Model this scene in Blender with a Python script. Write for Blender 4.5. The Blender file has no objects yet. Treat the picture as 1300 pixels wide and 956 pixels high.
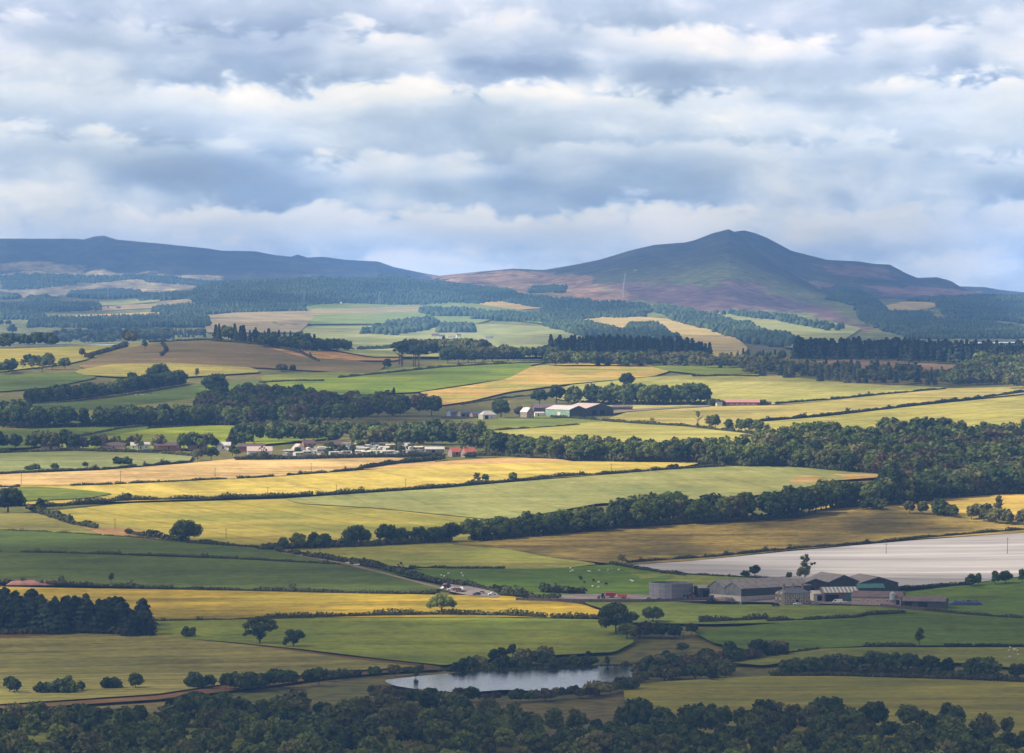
EXPO = 0.55; HAZE_C = (.195, .435, 1.0); HAZE_D = 4.1e-5
import bpy, math, random
import numpy as np
from mathutils import Vector, geometry
R = math.radians
rnd = random.Random(7)
nrg = np.random.default_rng(11)
scene = bpy.context.scene
col = scene.collection

# ------------------------------------------------------------------ camera
F = 6000.0                      # focal length in photo pixels (1300 wide): a telephoto view
CX, HY = 650.0, 372.0           # photo column of the view axis, photo row of eye level
CZ = 178.0                      # eye height above the lake
cam_d = bpy.data.cameras.new('camera'); cam = bpy.data.objects.new('camera', cam_d)
col.objects.link(cam); scene.camera = cam
cam.location = (0, 0, CZ); cam.rotation_euler = (R(90), 0, 0)
cam_d.sensor_width = 36; cam_d.lens = F / 1300 * 36
cam_d.shift_y = -(478 - HY) / 1300
cam_d.clip_start = 1; cam_d.clip_end = 60000

# ------------------------------------------------------------------ noise
def _h(i, j, s):
    n = (i * 374761393 + j * 668265263 + s * 1442695041) & 0xffffffff
    n = ((n ^ (n >> 13)) * 1274126177) & 0xffffffff
    return ((n ^ (n >> 16)) & 0xffff) / 65535.0
def vnoise(x, y, s=0):
    x = np.asarray(x, float); y = np.asarray(y, float)
    i = np.floor(x).astype(np.int64); j = np.floor(y).astype(np.int64)
    fx = x - i; fy = y - j
    fx = fx * fx * (3 - 2 * fx); fy = fy * fy * (3 - 2 * fy)
    a = _h(i, j, s); b = _h(i + 1, j, s); c = _h(i, j + 1, s); d = _h(i + 1, j + 1, s)
    return (a + (b - a) * fx) * (1 - fy) + (c + (d - c) * fx) * fy
def fbm(x, y, s=0, o=4):
    t = 0; a = .5
    for k in range(o):
        t = t + a * (vnoise(x, y, s + k) * 2 - 1); x = x * 2.03 + 17; y = y * 2.03 + 5; a *= .5
    return t
def sst(a, b, v):
    t = np.clip((v - a) / (b - a), 0, 1); return t * t * (3 - 2 * t)

# ------------------------------------------------------------------ the lie of the land
PT = np.array([(-3000, -60), (-200, -6), (0, -3), (150, -30), (400, -90), (800, -150), (1200, -175), (1500, -177.9), (2250, -177.9), (2330, -172),
               (2450, -162.5), (2700, -147.6), (3050, -136), (3530, -116.5), (4290, -102), (4900, -80), (5450, -62),
               (6000, -80), (8000, -96), (10000, -93), (12000, -77.5), (14000, -50), (15600, -24.5), (18000, -15), (40000, -40)], float)
_ys = np.arange(-3000, 40001, 10.0)
_zs = np.interp(_ys, PT[:, 0], PT[:, 1])
_k = np.exp(-0.5 * (np.arange(-12, 13) / 4.5) ** 2); _k /= _k.sum()
_zs2 = np.convolve(np.pad(_zs, 12, mode='edge'), _k, mode='valid')
_zs = np.where(_ys < 2245, _zs, _zs2)
CREST = np.array([(-400, 438), (0, 437), (100, 436), (190, 434), (260, 431), (330, 435), (420, 444), (480, 449), (560, 450), (650, 444),
                  (740, 441), (800, 446), (930, 448), (1000, 447), (1100, 446), (1240, 445), (1300, 438), (1700, 440)], float)
BUMPS = [(-330, 5150, 150, 170, 7), (760, 4750, 95, 130, 15), (200, 2960, 190, 90, 5), (-150, 3950, 150, 120, 3),
         (-420, 3300, 200, 120, 3), (520, 4050, 160, 150, 4), (-500, 2330, 160, 60, 3), (250, 2520, 60, 60, -2.5)]
RIDGES = [  # crest as seen from the hill, distance of the crest, depth of the near slope, slope shape
    (24000, 5400, 1.25, [(-900, 330), (-400, 312), (-100, 300), (0, 303), (60, 303), (95, 303), (106, 304), (120, 300), (132, 299), (148, 304), (190, 308), (262, 315),
            (282, 318), (325, 319), (350, 324), (370, 326), (378, 323), (390, 327), (410, 326), (440, 330), (480, 332), (500, 339), (540, 347), (570, 352), (620, 362), (700, 376), (900, 390), (2000, 390)]),
    (28500, 3000, 1.2, [(-900, 378), (900, 378), (1150, 370), (1190, 365), (1215, 363), (1250, 364), (1272, 368), (1300, 371), (1500, 366), (2200, 360)]),
    (21600, 4200, 1.1, [(-900, 400), (700, 400), (860, 340), (905, 302), (925, 295), (945, 292), (960, 296), (975, 302), (1005, 318), (1050, 330), (1090, 332), (1110, 335), (1130, 336), (1150, 347),
            (1165, 353), (1190, 352), (1208, 357), (1222, 366), (1245, 373), (1300, 376), (2200, 380)]),
    (19600, 6600, 1.15, [(-900, 400), (480, 372), (540, 357), (560, 350), (600, 346), (650, 341), (690, 343), (720, 338), (760, 330), (800, 318), (830, 311), (870, 308), (882, 305), (905, 296),
            (925, 291), (938, 297), (960, 313), (985, 329), (1010, 345), (1050, 366), (1090, 386), (1130, 402), (1180, 424), (1260, 440), (2200, 440)]),
    (17800, 3600, 0.9, [(-900, 400), (1020, 398), (1050, 378), (1068, 367), (1090, 369), (1108, 378), (1122, 392), (1140, 392), (1165, 384), (1200, 378), (1240, 374), (1300, 375), (1400, 372), (2200, 370)]),
    (16800, 3200, 0.8, [(-900, 396), (120, 384), (200, 372), (250, 364), (300, 359), (350, 355), (420, 353), (480, 351), (530, 354), (580, 361), (640, 370), (700, 378), (780, 388), (900, 400), (2200, 400)]),
]
def H(x, y):
    """ground height above the lake"""
    x = np.asarray(x, float); y = np.asarray(y, float)
    ys = np.maximum(y, 1400.0)
    px = CX + F * x / ys
    b = np.interp(y, _ys, _zs)
    b = b - (np.interp(px, CREST[:, 0], CREST[:, 1]) - 440) * .91 * np.exp(-((y - 5450) / 420.0) ** 2)
    n = fbm(x / 420.0, y / 420.0, 3, 3) * 5.0 + fbm(x / 150.0, y / 150.0, 9, 2) * 1.2
    b = b + n * sst(2290, 2600, y) * (1 + sst(6500, 9500, y))
    for cx, cy, sx, sy, a in BUMPS:
        b = b + a * np.exp(-((x - cx) / sx) ** 2 - ((y - cy) / sy) ** 2)
    out = b
    for k, (Y0, L, sh, pts) in enumerate(RIDGES):
        p = np.array(pts, float)
        zc = -(np.interp(px, p[:, 0], p[:, 1]) - HY) * Y0 / F
        # a crest line measured as an angle, softened at its kinks
        w = np.where(y < Y0, (y - (Y0 - L)) / L, 1 - (y - Y0) / (L * 1.1))
        w = np.clip(w, -.3, 1)
        g = np.where(w > 0, np.abs(w) ** sh, w)
        g = g * (1.35 - .35 * g * g) if k != 1 else g
        g = np.minimum(g, 1)
        er = (1 - np.abs(fbm(x / 420.0 + k, y / 1100.0, 20 + k, 5)) * 2.2)
        foot = np.interp(y, _ys, _zs) - 14
        r = foot + (zc - foot) * g + (er - .6) * 30 * np.clip(w, 0, 1) * np.clip(1.02 - w, 0, 1) * 2.4
        out = np.where(w > 0, np.maximum(out, r), out)
    return out + CZ
def project(x, y, z):
    return CX + F * np.asarray(x) / y, HY - F * (np.asarray(z) - CZ) / y
_RY = np.unique(np.concatenate([np.arange(1560, 6000, 7.0), np.arange(6000, 31000, 34.0)]))
def hit(px, py):
    """ground points seen at photo positions (arrays) -> (N,3)"""
    px = np.atleast_1d(np.asarray(px, float)); py = np.atleast_1d(np.asarray(py, float))
    out = np.zeros((len(px), 3))
    for s in range(0, len(px), 400):
        a = px[s:s + 400, None]; e = py[s:s + 400, None]
        Y = _RY[None, :]
        X = (a - CX) / F * Y; Z = CZ - (e - HY) / F * Y
        d = H(X, Y * np.ones_like(X)) - Z
        m = d > 0
        i = np.where(m.any(1), m.argmax(1), len(_RY) - 1); i = np.maximum(i, 1)
        r = np.arange(len(i)); d0 = d[r, i - 1]; d1 = d[r, i]
        t = np.clip(-d0 / np.where(np.abs(d1 - d0) < 1e-9, 1, d1 - d0), 0, 1)
        y = _RY[i - 1] + t * (_RY[i] - _RY[i - 1]); x = (a[:, 0] - CX) / F * y
        out[s:s + 400] = np.stack([x, y, H(x, y)], 1)
    return out
def at(px, py):
    return Vector(hit([px], [py])[0])

# ------------------------------------------------------------------ objects
def tag(o, label=None, cat=None, group=None, kind=None):
    if label: o['label'] = label
    if cat: o['category'] = cat
    if group: o['group'] = group
    if kind: o['kind'] = kind
    return o
def link(name, me, mats=(), parent=None, loc=None):
    o = bpy.data.objects.new(name, me); col.objects.link(o)
    for m in mats:
        if m.name not in [s.name for s in me.materials if s]: me.materials.append(m)
    if parent: o.parent = parent
    if loc is not None: o.location = loc
    return o
def empty(name, loc, rz=0.0):
    o = bpy.data.objects.new(name, None); col.objects.link(o)
    o.location = loc; o.rotation_euler = (0, 0, rz); o.empty_display_size = 2
    return o
def np_mesh(name, V, faces, k, smooth=False, mat_idx=None):
    """faces: (N,k) int array"""
    me = bpy.data.meshes.new(name)
    V = np.asarray(V, np.float32); faces = np.asarray(faces, np.int32)
    me.vertices.add(len(V)); me.vertices.foreach_set('co', V.ravel())
    n = len(faces)
    me.loops.add(n * k); me.loops.foreach_set('vertex_index', faces.ravel())
    me.polygons.add(n); me.polygons.foreach_set('loop_start', np.arange(0, n * k, k, dtype=np.int32))
    me.polygons.foreach_set('loop_total', np.full(n, k, np.int32))
    if mat_idx is not None: me.polygons.foreach_set('material_index', np.asarray(mat_idx, np.int32))
    if smooth: me.polygons.foreach_set('use_smooth', np.ones(n, bool))
    me.update(calc_edges=True)
    return me
class MB:
    """collects polygons of any size into one mesh"""
    def __init__(s): s.v = []; s.f = []; s.m = []
    def add(s, vs, fs, mi=0):
        b = len(s.v); s.v += [tuple(v) for v in vs]; s.f += [tuple(b + i for i in f) for f in fs]; s.m += [mi] * len(fs)
    def box(s, x0, x1, y0, y1, z0, z1, mi=0):
        s.add([(x0, y0, z0), (x1, y0, z0), (x1, y1, z0), (x0, y1, z0), (x0, y0, z1), (x1, y0, z1), (x1, y1, z1), (x0, y1, z1)],
              [(0, 3, 2, 1), (4, 5, 6, 7), (0, 1, 5, 4), (1, 2, 6, 5), (2, 3, 7, 6), (3, 0, 4, 7)], mi)
    def tube(s, p0, p1, r0, r1, n=8, mi=0, cap=True):
        p0 = Vector(p0); p1 = Vector(p1); d = (p1 - p0).normalized()
        a = d.orthogonal().normalized(); b = d.cross(a)
        vs = []
        for p, r in ((p0, r0), (p1, r1)):
            for i in range(n):
                t = 2 * math.pi * i / n
                vs.append(p + (a * math.cos(t) + b * math.sin(t)) * r)
        fs = [(i, (i + 1) % n, n + (i + 1) % n, n + i) for i in range(n)]
        if cap: fs += [tuple(range(n - 1, -1, -1)), tuple(range(n, 2 * n))]
        s.add(vs, fs, mi)
    def lathe(s, prof, n=24, cx=0, cy=0, mi=0, cap=True):
        vs = [(cx + r * math.cos(2 * math.pi * i / n), cy + r * math.sin(2 * math.pi * i / n), z) for r, z in prof for i in range(n)]
        fs = [(j * n + i, j * n + (i + 1) % n, (j + 1) * n + (i + 1) % n, (j + 1) * n + i) for j in range(len(prof) - 1) for i in range(n)]
        if cap: fs += [tuple(range(n - 1, -1, -1)), tuple(range((len(prof) - 1) * n, len(prof) * n))]
        s.add(vs, fs, mi)
    def build(s, name, mats, parent=None, loc=None, smooth=False, as_mesh=False):
        me = bpy.data.meshes.new(name); me.from_pydata(s.v, [], s.f); me.update()
        mats = mats if isinstance(mats, (list, tuple)) else [mats]
        for m in mats: me.materials.append(m)
        me.polygons.foreach_set('material_index', s.m)
        if smooth: me.polygons.foreach_set('use_smooth', [True] * len(s.f))
        if as_mesh: return me
        return link(name, me, (), parent, loc)

# ------------------------------------------------------------------ materials
def lin(c):
    return tuple((v / 255 / 12.92) if v / 255 <= .04045 else ((v / 255 + .055) / 1.055) ** 2.4 for v in c)
K_LIT = 1.45
def alb(*c):
    """base colour of a surface that photographs as this sRGB colour in full sun"""
    l = lin(c); return tuple(min(.8, v * f / K_LIT) for v, f in zip(l, (.94, .88, .70)))
def new_mat(name):
    m = bpy.data.materials.new(name); m.use_nodes = True
    nt = m.node_tree; nt.nodes.clear()
    return m, nt
class NT:
    def __init__(s, nt): s.nt = nt
    def n(s, t, **kw):
        nd = s.nt.nodes.new(t)
        for k, v in kw.items():
            if k.startswith('i_'):
                key = k[2:]; key = int(key) if key.isdigit() else key.replace('_', ' ')
                if hasattr(v, 'is_output') or isinstance(v, bpy.types.NodeSocket): s.nt.links.new(v, nd.inputs[key])
                else: nd.inputs[key].default_value = v
            else: setattr(nd, k, v)
        return nd
    def math(s, op, a, b=None, c=None, clamp=False):
        nd = s.nt.nodes.new('ShaderNodeMath'); nd.operation = op; nd.use_clamp = clamp
        for i, v in enumerate((a, b, c)):
            if v is None: continue
            if isinstance(v, bpy.types.NodeSocket): s.nt.links.new(v, nd.inputs[i])
            else: nd.inputs[i].default_value = v
        return nd.outputs[0]
    def mix(s, fac, a, b, blend='MIX'):
        nd = s.nt.nodes.new('ShaderNodeMix'); nd.data_type = 'RGBA'; nd.blend_type = blend
        for i, v in ((0, fac), (6, a), (7, b)):
            if isinstance(v, bpy.types.NodeSocket): s.nt.links.new(v, nd.inputs[i])
            else: nd.inputs[i].default_value = v if i == 0 else (tuple(v) + (1,))[:4]
        return nd.outputs[2]
    def ramp(s, fac, stops):
        nd = s.nt.nodes.new('ShaderNodeValToRGB'); s.nt.links.new(fac, nd.inputs[0])
        e = nd.color_ramp.elements
        while len(e) < len(stops): e.new(.5)
        for el, (p, c) in zip(e, stops):
            el.position = p; el.color = (c, c, c, 1) if isinstance(c, (int, float)) else tuple(c) + (1,)
        return nd.outputs[0]
    def mapr(s, v, a, b, c=0., d=1., t='SMOOTHSTEP'):
        nd = s.nt.nodes.new('ShaderNodeMapRange'); nd.interpolation_type = t
        s.nt.links.new(v, nd.inputs[0])
        for i, q in enumerate((a, b, c, d)): nd.inputs[1 + i].default_value = q
        return nd.outputs[0]
def finish(nt, colr, rough=.9, spec=.15, normal=None, metal=0.):
    b = nt.n('ShaderNodeBsdfPrincipled'); o = nt.n('ShaderNodeOutputMaterial')
    if isinstance(colr, bpy.types.NodeSocket): nt.nt.links.new(colr, b.inputs['Base Color'])
    else: b.inputs['Base Color'].default_value = tuple(colr) + (1,)
    b.inputs['Roughness'].default_value = rough; b.inputs['Specular IOR Level'].default_value = spec
    b.inputs['Metallic'].default_value = metal
    if normal is not None: nt.nt.links.new(normal, b.inputs['Normal'])
    nt.nt.links.new(b.outputs[0], o.inputs[0])
def solid(name, c, rough=.8, spec=.2, var=.12, scale=1.5, metal=0.):
    m, t = new_mat(name); nt = NT(t)
    tc = nt.n('ShaderNodeTexCoord')
    nz = nt.n('ShaderNodeTexNoise', i_Vector=tc.outputs['Object'], i_Scale=scale, i_Detail=4.0)
    f = nt.mapr(nz.outputs[0], .3, .7, 1 - var, 1 + var, 'LINEAR')
    cc = nt.n('ShaderNodeVectorMath', operation='SCALE'); cc.inputs[0].default_value = c; t.links.new(f, cc.inputs['Scale'])
    finish(nt, cc.outputs[0], rough, spec, metal=metal)
    return m
# ------------------------------------------------------------------ sun, sky, exposure
SUN_AZ, SUN_EL = R(-102), R(43)
S = Vector((math.sin(SUN_AZ) * math.cos(SUN_EL), math.cos(SUN_AZ) * math.cos(SUN_EL), math.sin(SUN_EL)))
sl = bpy.data.lights.new('sun', 'SUN'); sl.energy = 5.0; sl.angle = R(.53); sl.color = (1.0, .93, .82)
so = bpy.data.objects.new('sun', sl); col.objects.link(so); so.rotation_euler = S.to_track_quat('Z', 'Y').to_euler()
so.location = (-300, 0, 600)

w = bpy.data.worlds.new('World'); scene.world = w; w.use_nodes = True
t = w.node_tree; t.nodes.clear(); nt = NT(t)
sky = nt.n('ShaderNodeTexSky', sky_type='NISHITA', sun_disc=False, sun_elevation=SUN_EL, sun_rotation=SUN_AZ)
tc = nt.n('ShaderNodeTexCoord'); sep = nt.n('ShaderNodeSeparateXYZ', i_Vector=tc.outputs['Generated'])
az = nt.math('ARCTAN2', sep.outputs[0], sep.outputs[1]); el = nt.math('ARCSINE', sep.outputs[2])
U = nt.math('MULTIPLY', az, 6.0); V = nt.math('MULTIPLY', el, 6.0)      # cloud-field units
UV = nt.n('ShaderNodeCombineXYZ', i_X=U, i_Y=V).outputs[0]
def noise2(vec, su, sv, det=5., rough=.55, off=(0, 0, 0), dist=0.):
    mp = nt.n('ShaderNodeMapping', i_Vector=vec); mp.inputs['Scale'].default_value = (su, sv, 1); mp.inputs['Location'].default_value = off
    return nt.n('ShaderNodeTexNoise', i_Vector=mp.outputs[0], i_Scale=1.0, i_Detail=det, i_Roughness=rough, i_Distortion=dist)
# billowing: shift the field by a second noise before reading the shapes
wv = noise2(UV, 4.5, 9.0, 5., .6)
sub = nt.n('ShaderNodeVectorMath', operation='SUBTRACT'); t.links.new(wv.outputs['Color'], sub.inputs[0]); sub.inputs[1].default_value = (.5, .5, .5)
sc1 = nt.n('ShaderNodeVectorMath', operation='MULTIPLY'); t.links.new(sub.outputs[0], sc1.inputs[0]); sc1.inputs[1].default_value = (.13, .065, 0)
W = nt.n('ShaderNodeVectorMath', operation='ADD'); t.links.new(UV, W.inputs[0]); t.links.new(sc1.outputs[0], W.inputs[1]); W = W.outputs[0]
n1 = noise2(W, 1.9, 7.0, 6., .58, (3.1, 1.7, 0)).outputs[0]
n2 = noise2(W, 5.5, 15.0, 6., .62, (7.3, 2.2, 0)).outputs[0]
n3 = noise2(W, 20.0, 42.0, 5., .6, (1.3, 9.2, 0)).outputs[0]
def puff(su, sv, off, det=3.):
    mp = nt.n('ShaderNodeMapping', i_Vector=W); mp.inputs['Scale'].default_value = (su, sv, 1); mp.inputs['Location'].default_value = off
    v_ = nt.n('ShaderNodeTexVoronoi', i_Vector=mp.outputs[0], i_Scale=1.0, feature='SMOOTH_F1', voronoi_dimensions='2D'); v_.inputs['Detail'].default_value = det; v_.inputs['Roughness'].default_value = .55; v_.inputs['Smoothness'].default_value = .3
    return nt.math('SUBTRACT', .5, v_.outputs['Distance'])
pf = puff(9, 17, (2.2, 5.1, 0)); pf2 = puff(22, 40, (8.2, 1.1, 0), 2.)
def blob(px, py, rx, ry, amp, vec=None, soft=1.0):
    c = nt.n('ShaderNodeVectorMath', operation='SUBTRACT'); t.links.new(vec or W, c.inputs[0]); c.inputs[1].default_value = ((px - 650) / 1000, (372 - py) / 1000, 0)
    d = nt.n('ShaderNodeVectorMath', operation='MULTIPLY'); t.links.new(c.outputs[0], d.inputs[0]); d.inputs[1].default_value = (1000 / rx, 1000 / ry, 0)
    l = nt.n('ShaderNodeVectorMath', operation='LENGTH'); t.links.new(d.outputs[0], l.inputs[0])
    return nt.math('MULTIPLY', nt.mapr(l.outputs['Value'], 1.0 + soft * .5, max(0, 1 - soft), 0, 1), amp)
def total(*terms):
    s = terms[0]
    for q in terms[1:]: s = nt.math('ADD', s, q)
    return s
def mixf(f, a, b):
    return nt.math('ADD', a, nt.math('MULTIPLY', f, nt.math('SUBTRACT', b, a)))
# ranks of cumulus one behind the other: each has a flat grey foot and a heaped bright top;
# the rank in front (higher up) begins where the heaped edge of the one behind ends
B = nt.math('ADD', nt.mapr(V, .0, .075, .62, .72, 'LINEAR'), nt.math('MULTIPLY', nt.math('SUBTRACT', n2, .5), .35))
LAYERS = [  # edge row in the photo, swing of the edge, foot brightness, top brightness, depth of the rank, seed, how broken
    (304, .022, .62, .86, .050, 1.3, .8), (243, .024, .18, .60, .095, 5.7, 1.0), (160, .030, .36, .88, .075, 9.1, .8), (86, .016, .20, .50, .085, 3.3, 1.0), (10, .03, .34, .74, .12, 12.9, .8), (-130, .05, .25, .8, .18, 21.0, 1.), (-380, .1, .3, .8, .4, 31.0, 1.)]
for (py, sw, f0, f1, dep, sd, br) in LAYERS:
    v0 = (372 - py) / 1000
    mp = nt.n('ShaderNodeMapping', i_Vector=UV); mp.inputs['Scale'].default_value = (2.6, 1.2, 1); mp.inputs['Location'].default_value = (sd, sd * .7, 0)
    wv_ = nt.n('ShaderNodeTexNoise', i_Vector=mp.outputs[0], i_Scale=1., i_Detail=4., i_Roughness=.5).outputs[0]
    edge = total(nt.math('MULTIPLY', nt.math('SUBTRACT', wv_, .5), sw * 4.5), nt.math('MULTIPLY', pf, .030), nt.math('MULTIPLY', pf2, .010), nt.math('MULTIPLY', nt.math('SUBTRACT', n3, .5), .012), v0 - .012)
    d = nt.math('SUBTRACT', V, edge)                      # height above the heaped edge
    T = nt.mapr(d, -.008, .016, 0, 1)
    cov = nt.mapr(noise2(UV, 3.0, 5.0, 3., .5, (sd * 2, sd, 0)).outputs[0], .40, .60, 1 - br * .9, 1)
    body = nt.math('ADD', nt.mapr(d, 0, dep, f0, f1, 'LINEAR'), nt.math('ADD', nt.math('MULTIPLY', nt.math('SUBTRACT', n2, .5), .30), nt.math('MULTIPLY', nt.math('SUBTRACT', n1, .5), .45)))
    B = mixf(nt.math('MULTIPLY', T, cov), B, body)
    # the lit crown just under the edge
    B = nt.math('ADD', B, nt.math('MULTIPLY', nt.math('MULTIPLY', nt.mapr(d, -.034, -.008, 0, 1), nt.mapr(d, -.006, .016, 1, 0)), nt.math('MULTIPLY', cov, .15)))
B = total(B, nt.math('MULTIPLY', pf, .26), nt.math('MULTIPLY', pf2, .08), nt.math('MULTIPLY', nt.math('SUBTRACT', n3, .5), .12),
          blob(270, 216, 160, 30, -.30), blob(560, 158, 140, 26, -.22), blob(150, 42, 300, 28, -.20), blob(820, 86, 260, 20, -.28), blob(1080, 122, 270, 16, -.26), blob(620, 232, 160, 12, -.12), blob(800, 215, 130, 24, -.10),
          blob(1240, 255, 90, 26, -.14), blob(60, 72, 110, 18, .16), blob(310, 112, 60, 22, .20), blob(680, 112, 190, 18, .22), blob(960, 62, 50, 14, .16),
          blob(40, 254, 56, 22, .36), blob(240, 258, 90, 20, .32), blob(480, 264, 80, 20, .34), blob(640, 270, 120, 18, .30), blob(400, 275, 420, 22, .08),
          blob(735, 222, 45, 22, .26), blob(780, 165, 80, 12, .16), blob(1010, 305, 40, 22, .22), blob(1190, 185, 80, 26, .14), blob(860, 290, 60, 20, .14), blob(520, 118, 40, 26, .12))
B = nt.math('ADD', nt.math('MULTIPLY', B, .9), 0.10, clamp=True)
cc = nt.ramp(B, [(0.0, (.22, .29, .43)), (.26, (.32, .41, .545)), (.46, (.50, .585, .69)), (.64, (.73, .775, .81)), (.82, (.93, .895, .82)), (1.0, (1.06, .99, .87))])
low = nt.mapr(V, .0, .10, 1.9, 1.0)
lw = nt.n('ShaderNodeVectorMath', operation='SCALE'); t.links.new(cc, lw.inputs[0]); t.links.new(low, lw.inputs['Scale']); cc = lw.outputs[0]
mauve = nt.mapr(V, .20, .36, 0, .5)
cc = nt.mix(mauve, cc, nt.mix(1.0, cc, (1.08, .97, 1.02), 'MULTIPLY'))
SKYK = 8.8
# sky above the view dimmed and warmed to cut ambient light on the ground
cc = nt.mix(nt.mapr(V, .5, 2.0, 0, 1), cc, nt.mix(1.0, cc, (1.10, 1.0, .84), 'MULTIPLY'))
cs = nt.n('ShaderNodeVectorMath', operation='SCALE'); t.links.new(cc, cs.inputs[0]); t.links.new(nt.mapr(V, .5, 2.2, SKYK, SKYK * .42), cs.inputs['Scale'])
# thin cloud: a little of the clear sky shows through everywhere, below the horizon none
gap = nt.mapr(n2, .38, .62, .22, .05)
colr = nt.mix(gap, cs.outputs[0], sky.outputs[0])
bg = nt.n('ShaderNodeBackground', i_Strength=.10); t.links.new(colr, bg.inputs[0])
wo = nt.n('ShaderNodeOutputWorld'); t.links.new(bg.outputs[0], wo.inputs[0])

vs = scene.view_settings; vs.view_transform = 'Standard'; vs.look = 'None'; vs.gamma = 1; vs.exposure = EXPO
scene.render.engine = 'CYCLES'
cy = scene.cycles
cy.use_denoising = True
cy.max_bounces = 5; cy.diffuse_bounces = 2; cy.glossy_bounces = 2; cy.transmission_bounces = 2; cy.transparent_max_bounces = 12; cy.volume_bounces = 1
cy.caustics_reflective = False; cy.caustics_refractive = False
scene.render.film_transparent = False

# ------------------------------------------------------------------ haze
hb = MB(); hb.box(-20500, 20500, -3300, 31500, -3, CZ + 300)
m, tt = new_mat('haze'); q = NT(tt)
pv = q.n('ShaderNodeVolumePrincipled'); pv.inputs['Color'].default_value = HAZE_C + (1,); pv.inputs['Density'].default_value = HAZE_D
pv.inputs['Anisotropy'].default_value = 0.0
oo = q.n('ShaderNodeOutputMaterial'); tt.links.new(pv.outputs[0], oo.inputs['Volume'])
hz = hb.build('haze', m); tag(hz, 'thin blue summer haze hanging over the farmland and hills', 'haze', kind='stuff')

# ------------------------------------------------------------------ land cover of the hills (albedo only)
def inpoly(px, py, poly):
    p = np.array(poly, float); r = np.zeros(np.shape(px), bool); j = len(p) - 1
    for i in range(len(p)):
        xi, yi = p[i]; xj, yj = p[j]
        c = ((yi > py) != (yj > py)) & (px < (xj - xi) * (py - yi) / ((yj - yi) + 1e-12) + xi)
        r ^= c; j = i
    return r
HEATHER = np.array(alb(130, 104, 108)); GRASSY = np.array(alb(82, 82, 66)); DARKH = np.array(alb(76, 74, 62)); PALE = np.array(alb(205, 170, 128)); PINK = np.array(alb(172, 140, 118))
MEAD = np.array(alb(150, 158, 88)); TAN = np.array(alb(166, 156, 126)); STRAW = np.array(alb(205, 185, 120))
COVER = [  # (photo region, colour, raggedness)
    ([(540, 350), (620, 344), (700, 345), (740, 352), (800, 372), (800, 386), (700, 376), (600, 362)], PINK * .95, 8),
    ([(690, 366), (730, 358), (790, 366), (800, 384), (740, 386)], PINK * 1.15, 7),
    ([(780, 360), (860, 358), (960, 362), (1050, 392), (1100, 416), (1040, 424), (980, 402), (880, 396), (800, 384)], HEATHER * 1.25, 8),
    ([(950, 395), (1030, 398), (1090, 418), (1120, 428), (1060, 432), (1000, 412), (900, 404)], MEAD, 6),
    ([(860, 396), (930, 392), (1000, 402), (960, 412), (880, 404)], MEAD * .9, 6),
    ([(1020, 354), (1060, 362), (1040, 366), (1022, 358)], PINK, 3),
    ([(0, 336), (50, 332), (110, 340), (100, 347), (40, 344), (0, 344)], TAN * .8, 4),
    ([(0, 348), (150, 345), (280, 352), (300, 362), (180, 374), (60, 378), (0, 374)], TAN * .95, 5),
    ([(170, 366), (230, 365), (210, 372), (165, 372)], STRAW, 3),
    ([(560, 352), (640, 346), (640, 352), (580, 358)], PINK, 4),
    ([(1100, 362), (1220, 368), (1260, 372), (1200, 378), (1120, 374)], HEATHER, 4),
    ([(1040, 335), (1120, 338), (1150, 350), (1100, 356), (1050, 350)], HEATHER * 1.05, 8),
]
def cover(px, py, x, y):
    n = fbm(x / 230., y / 700., 61, 4); n2 = fbm(x / 70., y / 260., 71, 4)
    c = DARKH[None] + (GRASSY - DARKH)[None] * sst(-.15, .35, n)[:, None]
    c = c * (1 + .9 * n2[:, None])
    gul = np.abs(fbm(x / 90. + 5, y / 700., 77, 4)); c = c * (.72 + 1.1 * np.clip(gul, 0, .5))[:, None]
    flat = sst(16700, 14600, y)[:, None]
    c = c * (1 - flat) + (MEAD * .85)[None] * (1 + .3 * n2[:, None]) * flat
    jx = fbm(x / 100., y / 260., 81, 4); jy = fbm(x / 100., y / 260., 91, 4)
    for poly, cl, rag in COVER:
        m = inpoly(px + jx * rag * 3.5, py + jy * rag * 1.4, poly)
        c[m] = cl[None] * (1 + .9 * n2[m, None])
    return np.clip(c, .015, .6)

# ------------------------------------------------------------------ terrain sheets
us = np.concatenate([-np.geomspace(.62, .135, 26), np.linspace(-.13, .13, 700), np.geomspace(.135, .62, 26)])
def sheet(name, rows, with_cover=False):
    X = us[None, :] * np.maximum(rows[:, None], 1500.0); Y = rows[:, None] * np.ones_like(X)
    Z = H(X, Y) - (1.2 if not with_cover else 0.0)
    if not with_cover: Z = Z - 1.0 * sst(6800, 7600, Y)*0
    nr, nc = X.shape
    Vv = np.stack([X, Y, Z], 2).reshape(-1, 3)
    i = np.arange(nr - 1)[:, None] * nc + np.arange(nc - 1)[None, :]
    Fc = np.stack([i, i + 1, i + nc + 1, i + nc], 2).reshape(-1, 4)
    me = np_mesh(name, Vv, Fc, 4, smooth=True)
    if with_cover:
        px, py = project(Vv[:, 0], Vv[:, 1], Vv[:, 2])
        c = cover(px, py, Vv[:, 0], Vv[:, 1])
        a = me.color_attributes.new('cover', 'FLOAT_COLOR', 'POINT')
        a.data.foreach_set('color', np.concatenate([c, np.ones((len(c), 1))], 1).astype(np.float32).ravel())
    return me
YB = 9000.0
rows1 = np.unique(np.concatenate([np.arange(-3000, 1500, 150.), np.arange(1500, 2200, 30.), np.geomspace(2200, YB, 330)]))
rows2 = np.unique(np.concatenate([np.geomspace(YB, 26500, 430), np.arange(26500, 31001, 110.)]))
m, tt = new_mat('rough_grassland'); q = NT(tt)
g = q.n('ShaderNodeTexCoord').outputs['Object']
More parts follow.
